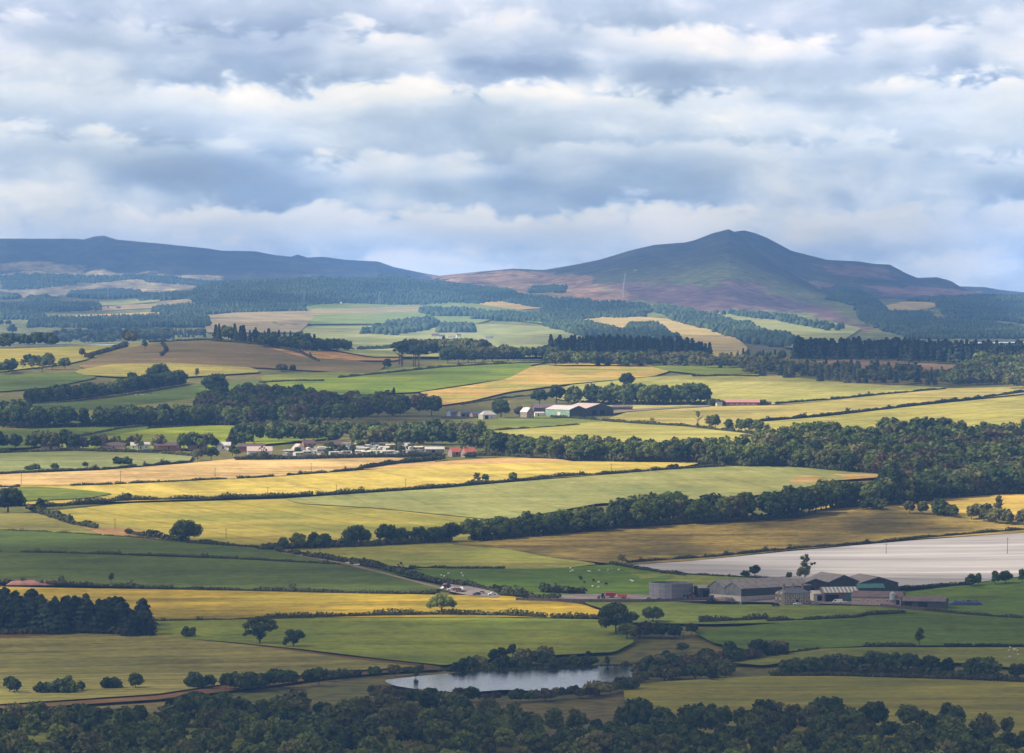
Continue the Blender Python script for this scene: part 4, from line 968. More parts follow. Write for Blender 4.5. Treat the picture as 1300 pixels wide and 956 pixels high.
# hedges: a thick uneven run of leaf clumps
def hedge(pts, h, w, label, mat=None, gaps=.06, name='hedge', cat='hedge', rough=.7, leafs=16):
    rng = np.random.default_rng(int(abs(pts[0][0] * 7 + pts[0][1] * 13)))
    W = walk(pts, max(1.0, w * .55))
    P = []; N = []; on = True; cs = []
    ph = rng.uniform(0, 100)
    for i, (x, y, dx, dy) in enumerate(W):
        g = float(vnoise(i * .13 + ph, 0.5, 3)); g2 = float(vnoise(i * .045 + ph, 7.5, 4))
        if g2 < gaps * 2.2 + .0 and gaps > 0: continue
        if gaps > 0 and float(vnoise(i * .31 + ph, 3.5, 6)) < .16: continue
        hh = h * (1 - rough + rough * 2 * g) * (1.9 if float(vnoise(i * .21 + ph, 9.5, 8)) > .84 else 1); z = float(H(x, y))
        ww = w * (.7 + .5 * g)
        cs.append((x, y, z + hh * .32, max(ww, hh) * .5, hh))
        d = rng.normal(0, 1, (leafs, 3)); d[:, 2] = np.abs(d[:, 2]) * 1.1 - .25; d /= np.linalg.norm(d, axis=1)[:, None]
        P.append(d * np.array([ww * .6, ww * .6, hh * .62]) * rng.uniform(.8, 1.12, (leafs, 1)) + (x, y, z + hh * .4)); N.append(d)
    if not P: print('EMPTY HEDGE', label); return
    P = np.concatenate(P); N = np.concatenate(N)
    c1 = cards(P, N, max(.55, w * .42), rng, .4)
    lob = [(c[0], c[1], c[2], c[3]) for c in cs]
    V, f = core(lob, .8, 1.0)
    V = V.reshape(len(cs), -1, 3)
    for i, c in enumerate(cs): V[i, :, 2] = c[2] + (V[i, :, 2] - c[2]) * (c[4] / (2 * c[3]) * .95)
    ox, oy = cs[0][0], cs[0][1]; oz = cs[0][2]
    off = np.array([ox, oy, oz])
    me = join_np(name, [(c1[0] - off, c1[1]), (V.reshape(-1, 3) - off, f)], mat or M_HEDGE)
    o = link(name, me, (), None, off); tag(o, label, cat); return o
OAKS = ['oak', 'oak', 'dark', 'olive', 'tall']; DARKS = ['dark', 'dark', 'oak', 'tall']
# ------------------------------------------------------------------ the uncountable far woods
FW = [
 ([(238, 378), (252, 366), (300, 360), (350, 357), (420, 355), (480, 353), (535, 356), (590, 363), (650, 371), (700, 380), (712, 388), (640, 384), (600, 386), (540, 387), (440, 386), (390, 389), (330, 390), (270, 388), (250, 386)], 8, (6, 9), 4.2, 'cone', 'wide teal conifer forest on the low hill in the middle distance', 8),
 ([(640, 384), (712, 380), (760, 384), (812, 388), (828, 393), (818, 402), (790, 405), (760, 404), (720, 410), (690, 400), (690, 392)], 8, (7, 10), 4.2, 'cone', 'teal conifer plantation at the foot of the heather slope', 6),
 ([(0, 397), (0, 389), (70, 387), (125, 388), (130, 395), (60, 397)], 8, (9, 12), 4.5, 'cone', 'dark blue conifer block with a straight top edge in the far vale', 2),
 ([(0, 406), (0, 400), (40, 399), (56, 402), (58, 406)], 8, (8, 10), 4.5, 'cone', 'small blue conifer block under the straight edged one', 2),
 ([(36, 416), (40, 407), (120, 406), (240, 400), (262, 402), (268, 416), (150, 417)], 8, (9, 11), 4.5, 'cone', 'long dark blue conifer belt just behind the ridge wood', 2),
 ([(192, 398), (194, 392), (240, 388), (270, 387), (330, 388), (386, 390), (388, 396), (300, 398), (250, 400)], 8, (8, 10), 4.5, 'cone', 'blue conifer belt left of the bright golden strip', 3),
 ([(175, 383), (178, 376), (230, 373), (275, 372), (275, 379), (230, 381)], 8, (8, 10), 4.5, 'cone', 'blue wood in front of the moorland slope', 3),
 ([(85, 378), (90, 372), (150, 369), (178, 371), (180, 378), (130, 380)], 8, (8, 10), 4.5, 'dome', 'small hazy wood below the moorland in the far vale', 3),
 ([(32, 388), (34, 381), (60, 379), (74, 383), (76, 388)], 8, (9, 12), 4.5, 'dome', 'round hazy copse beside a far farmstead', 2),
 ([(0, 380), (0, 376), (22, 376), (26, 380)], 8, (8, 10), 4.5, 'dome', 'small hazy copse far off below the left hills', 2),
 ([(0, 368), (0, 350), (60, 348), (110, 352), (170, 350), (250, 356), (300, 358), (250, 362), (170, 356), (100, 360), (60, 366)], 9, (6, 9), 5, 'cone', 'blue forest strips on the lower slope of the left hills', 9),
 ([(598, 406), (602, 399), (650, 400), (700, 404), (720, 407), (716, 413), (680, 410), (640, 408)], 8, (8, 11), 4.5, 'dome', 'dark hazy wood below the golden hill field', 4),
 ([(690, 414), (716, 406), (750, 414), (790, 424), (820, 428), (860, 430), (862, 436), (800, 436), (740, 428)], 8, (8, 11), 4.5, 'dome', 'blue strip of wood running down behind the dark conifers', 4),
 ([(828, 396), (832, 390), (870, 396), (895, 402), (960, 418), (1010, 434), (1000, 442), (950, 436), (900, 420), (855, 408), (845, 400)], 8, (8, 12), 4.6, 'dome', 'blue line of woodland descending the foot of the rounded hill', 3),
 ([(1048, 380), (1066, 366), (1090, 368), (1112, 382), (1124, 394), (1100, 392)], 8, (6, 9), 4.6, 'cone', 'dark forest spur on the shoulder below the summit', 4),
 ([(1085, 392), (1124, 392), (1130, 398), (1180, 398), (1186, 408), (1240, 410), (1310, 420), (1310, 430), (1160, 430), (1120, 420), (1095, 408)], 8, (6, 9), 4.6, 'cone', 'blue forest in the valley below the right hand hills', 5),
 ([(1150, 383), (1180, 380), (1240, 376), (1320, 376), (1320, 412), (1260, 408), (1200, 404), (1192, 392), (1186, 383)], 9, (6, 9), 4.6, 'cone', 'blue green forested slope on the right below the distant skyline', 6),
 ([(470, 364), (480, 352), (512, 350), (520, 354), (500, 360)], 8, (6, 9), 4.6, 'cone', 'dark shelter wood on the crest of the low teal hill', 3),
 ([(670, 372), (680, 364), (720, 364), (718, 372)], 8, (6, 9), 4.4, 'cone', 'dark green spur of forest on the pink heather slope', 4),
]
for poly, sp, hr, r_, kd, lb, rg in FW:
    mass(poly, sp, hr, r_, kd, M_FARW, lb, ragged_=rg)
HC = [ # scattered far trees in lines: countable, but only a pixel or two each
 ([(458, 425), (480, 418), (500, 412), (545, 408), (560, 413), (540, 421), (500, 427)], 9, 'hazy copse of blue trees in the middle of the far vale', 'dome'),
 ([(556, 424), (560, 416), (600, 417), (606, 424)], 10, 'hazy trees round the pink roofed far farm', 'dome'),
 ([(528, 398), (540, 394), (600, 396), (620, 402), (560, 404)], 12, 'thin blue woodland strip among the far green fields', 'dome'),
 ([(896, 398), (930, 398), (1000, 404), (1070, 418), (1060, 422), (980, 408)], 16, 'scattered blue thorn trees on the lower heather slope', 'dome'),
 ([(790, 426), (800, 416), (835, 416), (850, 428)], 8, 'round blue copse standing above the dark conifers', 'dome'),
]
for poly, sp, lb, kd in HC: mass(poly, sp, (8, 12), 4.6, kd, M_FARW, lb, ragged_=3, skip=.15)

# ------------------------------------------------------------------ ridge
belt([(0, 413), (12, 413)], 11, 1, 10, (12, 15), DARKS, 'tree in the dark pair at the left end of the ridge', 'dark pair on the ridge end', parts=False)
lone(15, 424, 13, 'dark', 'dark round tree on the ridge next to a stubble patch')
grove([(0, 443), (0, 433), (60, 430), (60, 441)], 9.5, (12, 17), DARKS, 'dark broadleaf tree in the left ridge wood', 'dark trees of the left ridge wood', rank=3)
grove([(55, 440), (60, 428), (160, 420), (215, 424), (215, 433), (160, 437)], 10, (13, 18), ['dark', 'dark', 'oak', 'tall', 'olive'], 'broadleaf tree in the long ridge wood above the yellow green field', 'trees of the long ridge wood', rank=3.2)
grove([(165, 432), (170, 424), (262, 424), (262, 431)], 9, (13, 18), ['oak', 'olive', 'spruce', 'tall', 'larch'], 'mixed wood tree on the skyline behind the brown knoll', 'mixed trees behind the knoll', rank=3)
belt([(262, 431), (300, 434), (330, 437), (350, 440), (380, 444), (400, 446)], 9, 2, 12, (15, 20), ['spruce', 'spruce', 'larch', 'tall'], 'tall conifer in the gappy row right of the brown knoll', 'conifers in the gappy ridge row', parts=False, skip=.12, width=1.15)
belt([(335, 441), (380, 445), (440, 447)], 11, 2, 12, (11, 15), ['dark', 'oak', 'dark'], 'dark rounded tree in the ridge clump beside the tan slope', 'rounded trees of the ridge clump', parts=False)
belt([(440, 446), (480, 444), (500, 443)], 13, 1, 8, (5, 8), ['bush', 'olivebush'], 'low scrub bush on the ridge above the tan slope', 'scrub on the ridge', parts=False, cat='bush')
belt([(508, 462), (520, 465), (536, 467), (548, 467)], 13, 1, 3, (21, 25), ['pine'], 'flat topped scots pine with a bare trunk on the ridge', 'flat topped pines on the ridge', width=1.15)
lone(492, 469, 14, 'dark', 'small dark round tree left of the flat topped pines')
belt([(515, 452), (560, 450), (610, 452)], 10, 2, 10, (14, 20), ['tall', 'spruce', 'dark', 'olive'], 'tree in the thicket behind the flat topped pines', 'thicket behind the pines', parts=False, mass_=True)
belt([(566, 462), (600, 461), (640, 458), (690, 456), (715, 458)], 12, 2, 10, (13, 18), ['dark', 'oak', 'olive', 'dark'], 'broadleaf tree on the ridge between the pines and the conifer wood', 'ridge trees right of the pines', parts=False, skip=.15)
lone(358, 470, 8, 'rustbush', 'purple leaved bush below the brown knoll', cat='bush'); lone(372, 470, 7, 'bush', 'dark bush right of the purple one below the knoll', cat='bush')
lone(184, 444, 13, 'slender', 'thin ragged tree at the left foot of the knoll', width=1.3); lone(104, 453, 11, 'olive', 'grey green tree at the end of the sunken hedge'); lone(114, 455, 7, 'rustbush', 'reddish bush beside the grey green tree', cat='bush')
belt([(5, 474), (12, 472)], 9, 2, 12, (9, 14), ['dark', 'airy'], 'scrubby tree at the left frame edge above the muted pasture', 'scrub trees at the pasture end', skip=.1)
grove([(26, 470), (32, 462), (64, 459), (84, 470), (60, 473)], 9, (9, 13), ['dark', 'oak', 'airy', 'bush'], 'tree in the loose group on the yellow green field', 'loose group on the yellow green field', sx=1.9, mass_=False)
lone(40, 467, 12, 'oak', 'taller tree standing up out of the loose field group'); lone(63, 465, 13, 'dark', 'tall dark tree beside the loose field group')

# conifer plantations
grove([(698, 458), (700, 449), (760, 448), (860, 450), (882, 452), (882, 456), (800, 457)], 5.2, (17, 22), ['spruce'], 'dark spruce packed in the plantation left of the gap', 'dark spruces of the plantation above the farm', width=1.2, rank=2.2)
belt([(886, 456), (904, 456)], 7, 2, 9, (17, 20), ['spruce'], 'dark spruce in the small block beside the plantation', 'small dark spruce block', parts=False, width=1.15, mass_=True)
grove([(1010, 458), (1012, 450), (1060, 449), (1130, 450), (1305, 458), (1305, 466), (1180, 460), (1100, 456)], 5.2, (17, 22), ['spruce', 'spruce', 'darkpine'], 'dark spruce in the long plantation on the right ridge', 'dark spruces of the long right plantation', width=1.2, rank=2.4)
belt([(936, 456), (960, 456), (1000, 457)], 8, 1, 8, (9, 12), ['dark', 'spruce'], 'low dark tree in the dip between the two plantations', 'low trees in the dip', parts=False, mass_=True)
belt([(700, 465), (760, 465), (820, 466)], 9, 2, 12, (13, 17), ['dark', 'oak', 'olive'], 'rounded tree edging the foot of the spruce plantation', 'edge trees at the foot of the plantation', parts=False, mass_=True)
m_fm = fm('ridge_stubble', ((142, 118, 96), (130, 108, 88)))
field([(990, 462), (1020, 459), (1080, 457), (1160, 461), (1240, 466), (1240, 472), (1180, 476), (1100, 472), (1010, 468)], m_fm, 'brown bare field between the two right hand plantations')
grove([(758, 465), (762, 458), (850, 457), (940, 460), (990, 464), (1000, 474), (940, 470), (880, 466)], 8.5, (9, 13), ['larch', 'larch', 'olive', 'airy'], 'pale young larch in the strip below the spruces', 'pale young larches below the spruces', width=1.3, rank=3)
lone(920, 468, 12, 'dark', 'very dark round tree among the pale young larches', width=1.3)
grove([(945, 476), (960, 470), (1050, 470), (1130, 474), (1200, 478), (1212, 490), (1100, 488), (1010, 481)], 9, (10, 15), ['larch', 'larch', 'tall', 'olive', 'spruce'], 'grey green larch in the mixed strip above the wheat', 'grey green larches above the wheat', width=1.3, rank=3.2)
grove([(1205, 492), (1210, 482), (1235, 470), (1262, 461), (1320, 455), (1320, 494)], 7.5, (13, 17), ['tall', 'olive', 'oak'], 'crowded tree on the wooded mound at the right edge', 'trees of the wooded mound', width=1., rank=3.4)

# ------------------------------------------------------------------ left woods
belt([(36, 513), (100, 507), (160, 499), (235, 487)], 11, 2, 16, (11, 15), ['dark', 'dark', 'oak', 'tall'], 'dark tree in the slanting belt above the shaded pasture', 'slanting belt above the shaded pasture')
belt([(0, 540), (30, 540)], 12, 3, 18, (17, 22), ['dark', 'oak'], 'large dark tree at the left end of the main wood', 'large trees at the left end of the wood')
lone(202, 487, 26, 'round', 'biggest dark dome of the slanting belt, standing above its neighbours'); lone(168, 490, 18, 'dark', 'dark rounded tree left of the big dome'); lone(226, 484, 14, 'dark', 'dark rounded tree right of the big dome')
lone(250, 479, 12, 'airy', 'small grey tree by itself on the yellow strip', width=1.2)
lone(273, 500, 26, 'dark', 'dark broad tree at the corner of the bright green field', width=1.3); lone(314, 503, 18, 'oak', 'mid green tree right of the dark corner tree', width=1.2)
belt([(0, 541), (60, 543), (120, 542), (200, 541), (260, 540), (330, 541)], 11, 2, 16, (14, 18), ['dark', 'dark', 'oak', 'tall'], 'tree in the front row of the dark wood over the dark pasture', 'front row of the dark left wood')
grove([(255, 528), (260, 514), (330, 506), (400, 512), (460, 520), (560, 524), (560, 527), (500, 532), (430, 540), (340, 541), (280, 538)], 11.5, (14, 19), ['dark', 'dark', 'oak', 'tall', 'rust'], 'tree in the heart of the dense wood behind the caravan park', 'trees of the dense wood', sx=1.9)
lone(500, 526, 34, 'spruce', 'spire topped conifer rising out of the dense wood'); lone(548, 527, 24, 'round', 'dark domed tree at the right end of the dense wood'); lone(480, 526, 30, 'tall', 'tallest leafy tree left of the spire topped conifer')
# village trees
belt([(0, 571), (40, 571), (90, 572)], 12, 2, 10, (10, 15), ['oak', 'dark', 'olive'], 'garden tree left of the brown village roofs', 'garden trees left of the village', skip=.1)
belt([(100, 571), (160, 571), (230, 571), (300, 569)], 15, 2, 8, (7, 13), ['oak', 'dark', 'airy', 'rust'], 'village tree among the low brown roofs', 'village trees among the brown roofs', skip=.15)
grove([(305, 566), (310, 553), (370, 549), (450, 550), (470, 566), (400, 563)], 11, (10, 15), OAKS, 'leafy tree sheltering the back of the caravan park', 'trees behind the caravan park', sx=1.9)
grove([(455, 566), (470, 556), (560, 553), (612, 556), (614, 572), (540, 570)], 11, (12, 16), DARKS + ['olive'], 'dark tree behind the right half of the caravan park', 'dark trees behind the red roofed cottages', sx=2.0)
belt([(300, 578), (300, 579)], 9, 1, 4, (6, 8), ['dark'], 'bush on the field edge by the white barn', 'bush by the white barn', cat='bush')
lone(268, 583, 16, 'dark', 'dark rounded tree in front of the white barn', width=1.3); lone(251, 583, 13, 'olive', 'pale willow beside the dark tree at the stubble edge', width=1.3)
belt([(150, 590), (156, 590), (166, 590)], 7, 1, 4, (5, 7.5), ['bush'], 'dark bush in the clump on the grey green crop', 'bush clump on the grey green crop', cat='bush')
lone(108, 593, 6, 'bush', 'single small bush on the edge above the orange stubble', cat='bush')
belt([(30, 597), (50, 596), (72, 595)], 12, 1, 3, (3.5, 5), ['bush'], 'low bush on the crop edge by the left margin', 'low bushes on the crop edge', cat='bush')

# middle farm trees
lone(636, 530, 24, 'round', 'round dark tree between the farm cottages', width=1.05); lone(660, 529, 14, 'olive', 'pale ragged tree beside the gabled farmhouse', width=1.2)
lone(685, 513, 19, 'dark', 'dark dome left of the pair behind the middle farm', width=1.15); lone(706, 511, 23, 'dark', 'dark dome right of the pair behind the middle farm', width=1.2); lone(722, 512, 12, 'oak', 'small tree tucked by the farm roofs')
belt([(732, 514), (780, 514), (840, 514), (898, 514)], 10.5, 3, 14, (15, 20), ['dark', 'dark', 'oak', 'tall'], 'dark tree in the block behind the middle farm sheds', 'dark block behind the middle farm', width=1.05)
lone(796, 492, 19, 'dark', 'isolated dark tree above the farm wood', width=1.0)
belt([(900, 514), (915, 515), (962, 513), (972, 515)], 9, 1, 4, (4, 7), ['bush', 'olivebush'], 'garden bush by the long pink roofed barn', 'bushes by the pink roofed barn', cat='bush')
lone(886, 543, 21, 'bare', 'half dead tree with bare spreading limbs'); lone(901, 544, 17, 'airy', 'thin leafy tree right of the half dead one', width=1.3); lone(908, 545, 19, 'oak', 'fuller tree in the row by the half dead one', width=.9)
belt([(924, 548), (945, 549), (964, 550)], 8, 1, 4, (10, 12), ['oak', 'tall'], 'tree in the short row at the wheat field corner', 'short row at the wheat field corner'); lone(973, 555, 17, 'airy', 'pinkish thin tree at the end of the short row', width=1.2)

# ------------------------------------------------------------------ big belt on the right
belt([(618, 573), (650, 576), (690, 582), (740, 584), (800, 586), (880, 587), (950, 593)], 10.5, 2, 15, (12, 16), ['oak', 'olive', 'dark', 'tall', 'oak'], 'green tree in the long belt behind the golden barley', 'long belt behind the golden barley')
grove([(700, 581), (690, 574), (760, 570), (800, 574), (880, 576), (950, 576), (950, 584)], 12, (12, 15), ['oak', 'dark', 'olive'], 'tree in the back rank of the belt behind the golden barley', 'back rank of the barley belt', sx=1.8)
belt([(955, 592), (1000, 592), (1060, 598), (1100, 601), (1130, 603)], 11, 2, 16, (13, 17), ['oak', 'olive', 'tall', 'dark'], 'tree in the front rank of the big right hand wood', 'front rank of the right wood')
grove([(975, 582), (970, 570), (1040, 560), (1110, 562), (1180, 554), (1305, 558), (1305, 562), (1200, 576), (1120, 592), (1040, 590)], 15, (14, 19), ['oak', 'oak', 'oak', 'olive', 'tall', 'dark', 'dark', 'oak', 'tall'], 'tree in the deep canopy of the big right hand wood', 'deep canopy of the right wood', width=1.15, sx=1.9)
grove([(1130, 606), (1150, 590), (1200, 580), (1305, 570), (1305, 626), (1240, 626), (1170, 632)], 16, (15, 20), ['oak', 'dark', 'olive', 'tall', 'oak', 'dark', 'rust'], 'tree in the lower part of the big right hand wood', 'lower canopy of the right wood', width=1.15, sx=1.7)
belt([(985, 660), (1020, 656), (1060, 646), (1100, 643), (1150, 640), (1200, 632), (1260, 628), (1305, 626)], 11, 2, 15, (14, 19), ['dark', 'dark', 'oak', 'olive'], 'dark tree in the belt above the dry brown pasture', 'belt above the dry brown pasture')
lone(1132, 640, 48, 'round', 'tallest dark tree where the lower belt meets the wood', width=.9)
belt([(600, 686), (640, 684), (700, 679), (760, 673)], 11, 2, 14, (11, 15.5), ['dark', 'oak', 'round'], 'dark domed tree in the clump left of the long belt', 'dark domed clump', width=1.05)
belt([(785, 671), (840, 667), (900, 664), (960, 661)], 11, 2, 14, (13, 19), ['oak', 'dark', 'oak', 'olive', 'round'], 'tall rounded tree in the belt above the brown pasture crest', 'belt above the pasture crest')
belt([(1110, 647), (1150, 652), (1200, 655)], 14, 1, 4, (6, 9), ['bush', 'olive', 'airy'], 'scrubby tree in the thin line by the golden corner', 'thin scrub line by the golden corner', skip=.1)
belt([(1200, 656), (1230, 660), (1262, 664), (1300, 668)], 9, 2, 9, (7, 11), ['dark', 'airy', 'olive'], 'thorn tree in the thicker scrub at the right edge', 'thicker scrub at the right edge', skip=.15)
lone(1268, 661, 32, 'sparse', 'tall thin leaved tree over the scrub by the golden corner', width=1.2)

# ------------------------------------------------------------------ middle ground
lone(236, 688, 28, 'round', 'round dark oak alone below the olive barley', width=1.15); lone(10, 650, 32, 'round', 'large dark tree at the field corner on the left margin', width=1.1); lone(51, 645, 13, 'dark', 'small dark tree right of the big corner tree', width=1.05)
lone(161, 635, 9, 'bush', 'small bush at the bend of the golden barley hedge', cat='bush'); lone(141, 741, 13, 'slender', 'single upright thorn on the potato field edge', width=1.3)
belt([(352, 697), (400, 695), (450, 694)], 11, 1, 6, (6, 9.5), ['dark', 'dark', 'bush', 'oak'], 'dark tree in the left half of the row under the olive barley', 'left half of the dark row')
belt([(452, 693), (490, 691), (530, 690), (572, 687)], 10.5, 1, 6, (9, 12.5), ['dark', 'round'], 'dark tree in the right half of the row under the olive barley', 'right half of the dark row', width=1.1)
lone(606, 613, 13, 'airy', 'thin left tree of the pair on the barley hedge', width=1.2); lone(616, 612, 10, 'oak', 'fuller right tree of the pair on the barley hedge', width=1.1); lone(651, 611, 12, 'oak', 'single small tree on the barley hedge', width=1.1); lone(856, 596, 7, 'rustbush', 'reddish bush at the end of the barley hedge', cat='bush')
lone(560, 780, 27, 'spreading', 'spreading lone tree on the hedge of the mustard barley', rz=0.0, width=1.0)
lone(330, 818, 35, 'ragged', 'large ragged tree on the earth margin', rz=0., width=1.15); lone(373, 822, 23, 'heart', 'heart shaped smaller tree right of the large ragged one', rz=0., width=1.1); lone(238, 809, 14, 'bush', 'small round tree left of the large ragged one', width=.95)
lone(958, 732, 15, 'dark', 'dark rounded tree against the white film field', width=1.3); lone(946, 732, 8, 'bush', 'dark bush hugging the tree by the white film field', cat='bush'); lone(1022, 736, 33, 'sparse', 'tall straggly tree against the white film field', rz=0.); lone(1002, 734, 8, 'bush', 'small dark bush left of the straggly tree', cat='bush', width=.8)
lone(790, 716, 12, 'airy', 'leaning thorn at the tip of the white film field', width=1.5)
belt([(1232, 744), (1260, 742), (1303, 740)], 7.5, 1, 5, (6.5, 8), ['dark', 'tall'], 'small tree in the tight row at the right edge of the white field', 'tight row beside the white field')
# lower trees
grove([(-30, 806), (-30, 788), (60, 786), (140, 788), (185, 796), (192, 806), (100, 803)], 8.5, (12.5, 16), ['darkpine'], 'dark pine in the wood at the lower left', 'dark pines of the lower left wood', sx=1.7, width=1.1, mass_=False)
lone(180, 807, 38, 'darkpine', 'outermost dark pine at the right end of the lower left wood', width=1.0); lone(190, 808, 22, 'darkpine', 'short ragged pine at the tip of the lower left wood')
lone(782, 806, 40, 'dark', 'large dark tree by the spring in the green pasture', width=1.05); lone(796, 812, 20, 'oak', 'lower tree leaning on the large dark tree', width=1.5); lone(803, 792, 16, 'oak', 'middle sized tree between two dark trees', width=1.1); lone(829, 790, 20, 'round', 'neat round tree right of the spring', width=1.05)
belt([(815, 808), (850, 808), (880, 806)], 8, 2, 6, (4, 7), ['bush', 'dark', 'rustbush'], 'bush on the scrubby bank right of the spring', 'scrubby bank bushes', cat='bush'); lone(866, 826, 11, 'bush', 'round bush on its own in the rough valley', cat='bush', width=1.2)
lone(926, 833, 20, 'dark', 'dark tree at the left end of the valley thicket', width=1.2); lone(963, 834, 23, 'dark', 'dark tree in the middle of the valley thicket', width=1.2); 
belt([(895, 840), (930, 840), (970, 834), (995, 830)], 6.5, 2, 5, (3.5, 6), ['bush', 'rustbush', 'bush'], 'low bush in the valley thicket', 'valley thicket bushes', cat='bush')
grove([(815, 866), (820, 848), (870, 845), (930, 850), (935, 862)], 7, (4, 7.5), ['bush', 'olivebush', 'bush', 'rustbush'], 'bush in the tangle on the right lake shore', 'tangle on the right lake shore', cat='bush', sx=1.4, mass_=False)
lone(846, 838, 13, 'dark', 'dark small tree over the tangle by the lake', width=1.1)
belt([(1000, 856), (1030, 856), (1062, 854)], 8, 2, 5, (6, 9), ['dark', 'bush'], 'dark thorn in the lower hedge left of the gap', 'dark thorns left of the gap')
belt([(1062, 854), (1100, 853), (1150, 855), (1210, 858), (1270, 860)], 8, 2, 6, (7, 10), ['dark', 'dark', 'bush'], 'dark thorn in the thick hedge below the sheep field', 'dark thorns of the thick lower hedge'); lone(1293, 862, 20, 'round', 'round thorn at the lower right corner', width=1.2)
lone(1167, 821, 25, 'slender', 'slender airy tree alone in the deep green field', width=1.0)
for (x_, y_, h_, k_, l_) in ((12, 880, 20, 'dark', 'dark bush by the lower left frame edge'), (405, 868, 21, 'dark', 'dark upright tree on the left lake bank'), (528, 864, 18, 'slender', 'thin tree by the tip of the lake')):
    lone(x_, y_, h_, k_, l_, width=1.2)
belt([(20, 882), (80, 880), (130, 876), (180, 874)], 8, 1, 5, (5, 8), ['dark', 'bush'], 'dark bush along the foot of the striped crop', 'bushes below the striped crop', cat='bush')
belt([(250, 874), (300, 876), (350, 872), (390, 869)], 7.5, 2, 6, (6, 8), ['dark', 'bush'], 'dark bush on the left bank above the meadow', 'left bank bushes', cat='bush')
belt([(415, 862), (450, 858), (500, 856), (540, 852)], 8, 1, 6, (3, 5), ['bush', 'olivebush'], 'small bush on the bank left of the lake tip', 'small bank bushes', cat='bush')
grove([(585, 856), (600, 848), (660, 836), (720, 838), (760, 844), (770, 847), (700, 850), (640, 854)], 7.5, (4, 7), ['bush', 'dark', 'olivebush', 'bush'], 'bush in the waterside scrub behind the lake', 'waterside scrub behind the lake', cat='bush', sx=1.3, mass_=False)
lone(714, 848, 14, 'round', 'round dark bush overhanging the lake', cat='bush', width=1.1); lone(739, 848, 12, 'round', 'second round dark bush overhanging the lake', cat='bush'); lone(771, 847, 15, 'slender', 'narrow dark tree by the corner of the lake', width=1.3); lone(747, 836, 10, 'dark', 'dark small tree above the lake scrub', width=1.2)
# below the lower edge of what the photograph shows of the lake
belt([(470, 884), (540, 888), (640, 890), (740, 884), (800, 874)], 6, 2, 6, (2.5, 5.5), ['bush', 'olivebush', 'dark', 'rustbush'], 'bush on the low bank in front of the lake', 'front bank bushes', cat='bush', skip=.25)
grove([(0, 960), (0, 925), (200, 912), (420, 905), (560, 912), (700, 922), (860, 926), (1000, 918), (1160, 922), (1300, 930), (1300, 1000), (0, 1000)], 9.5, (5, 13), ['dark', 'oak', 'oak', 'tall', 'olive', 'bush'], rank=8)

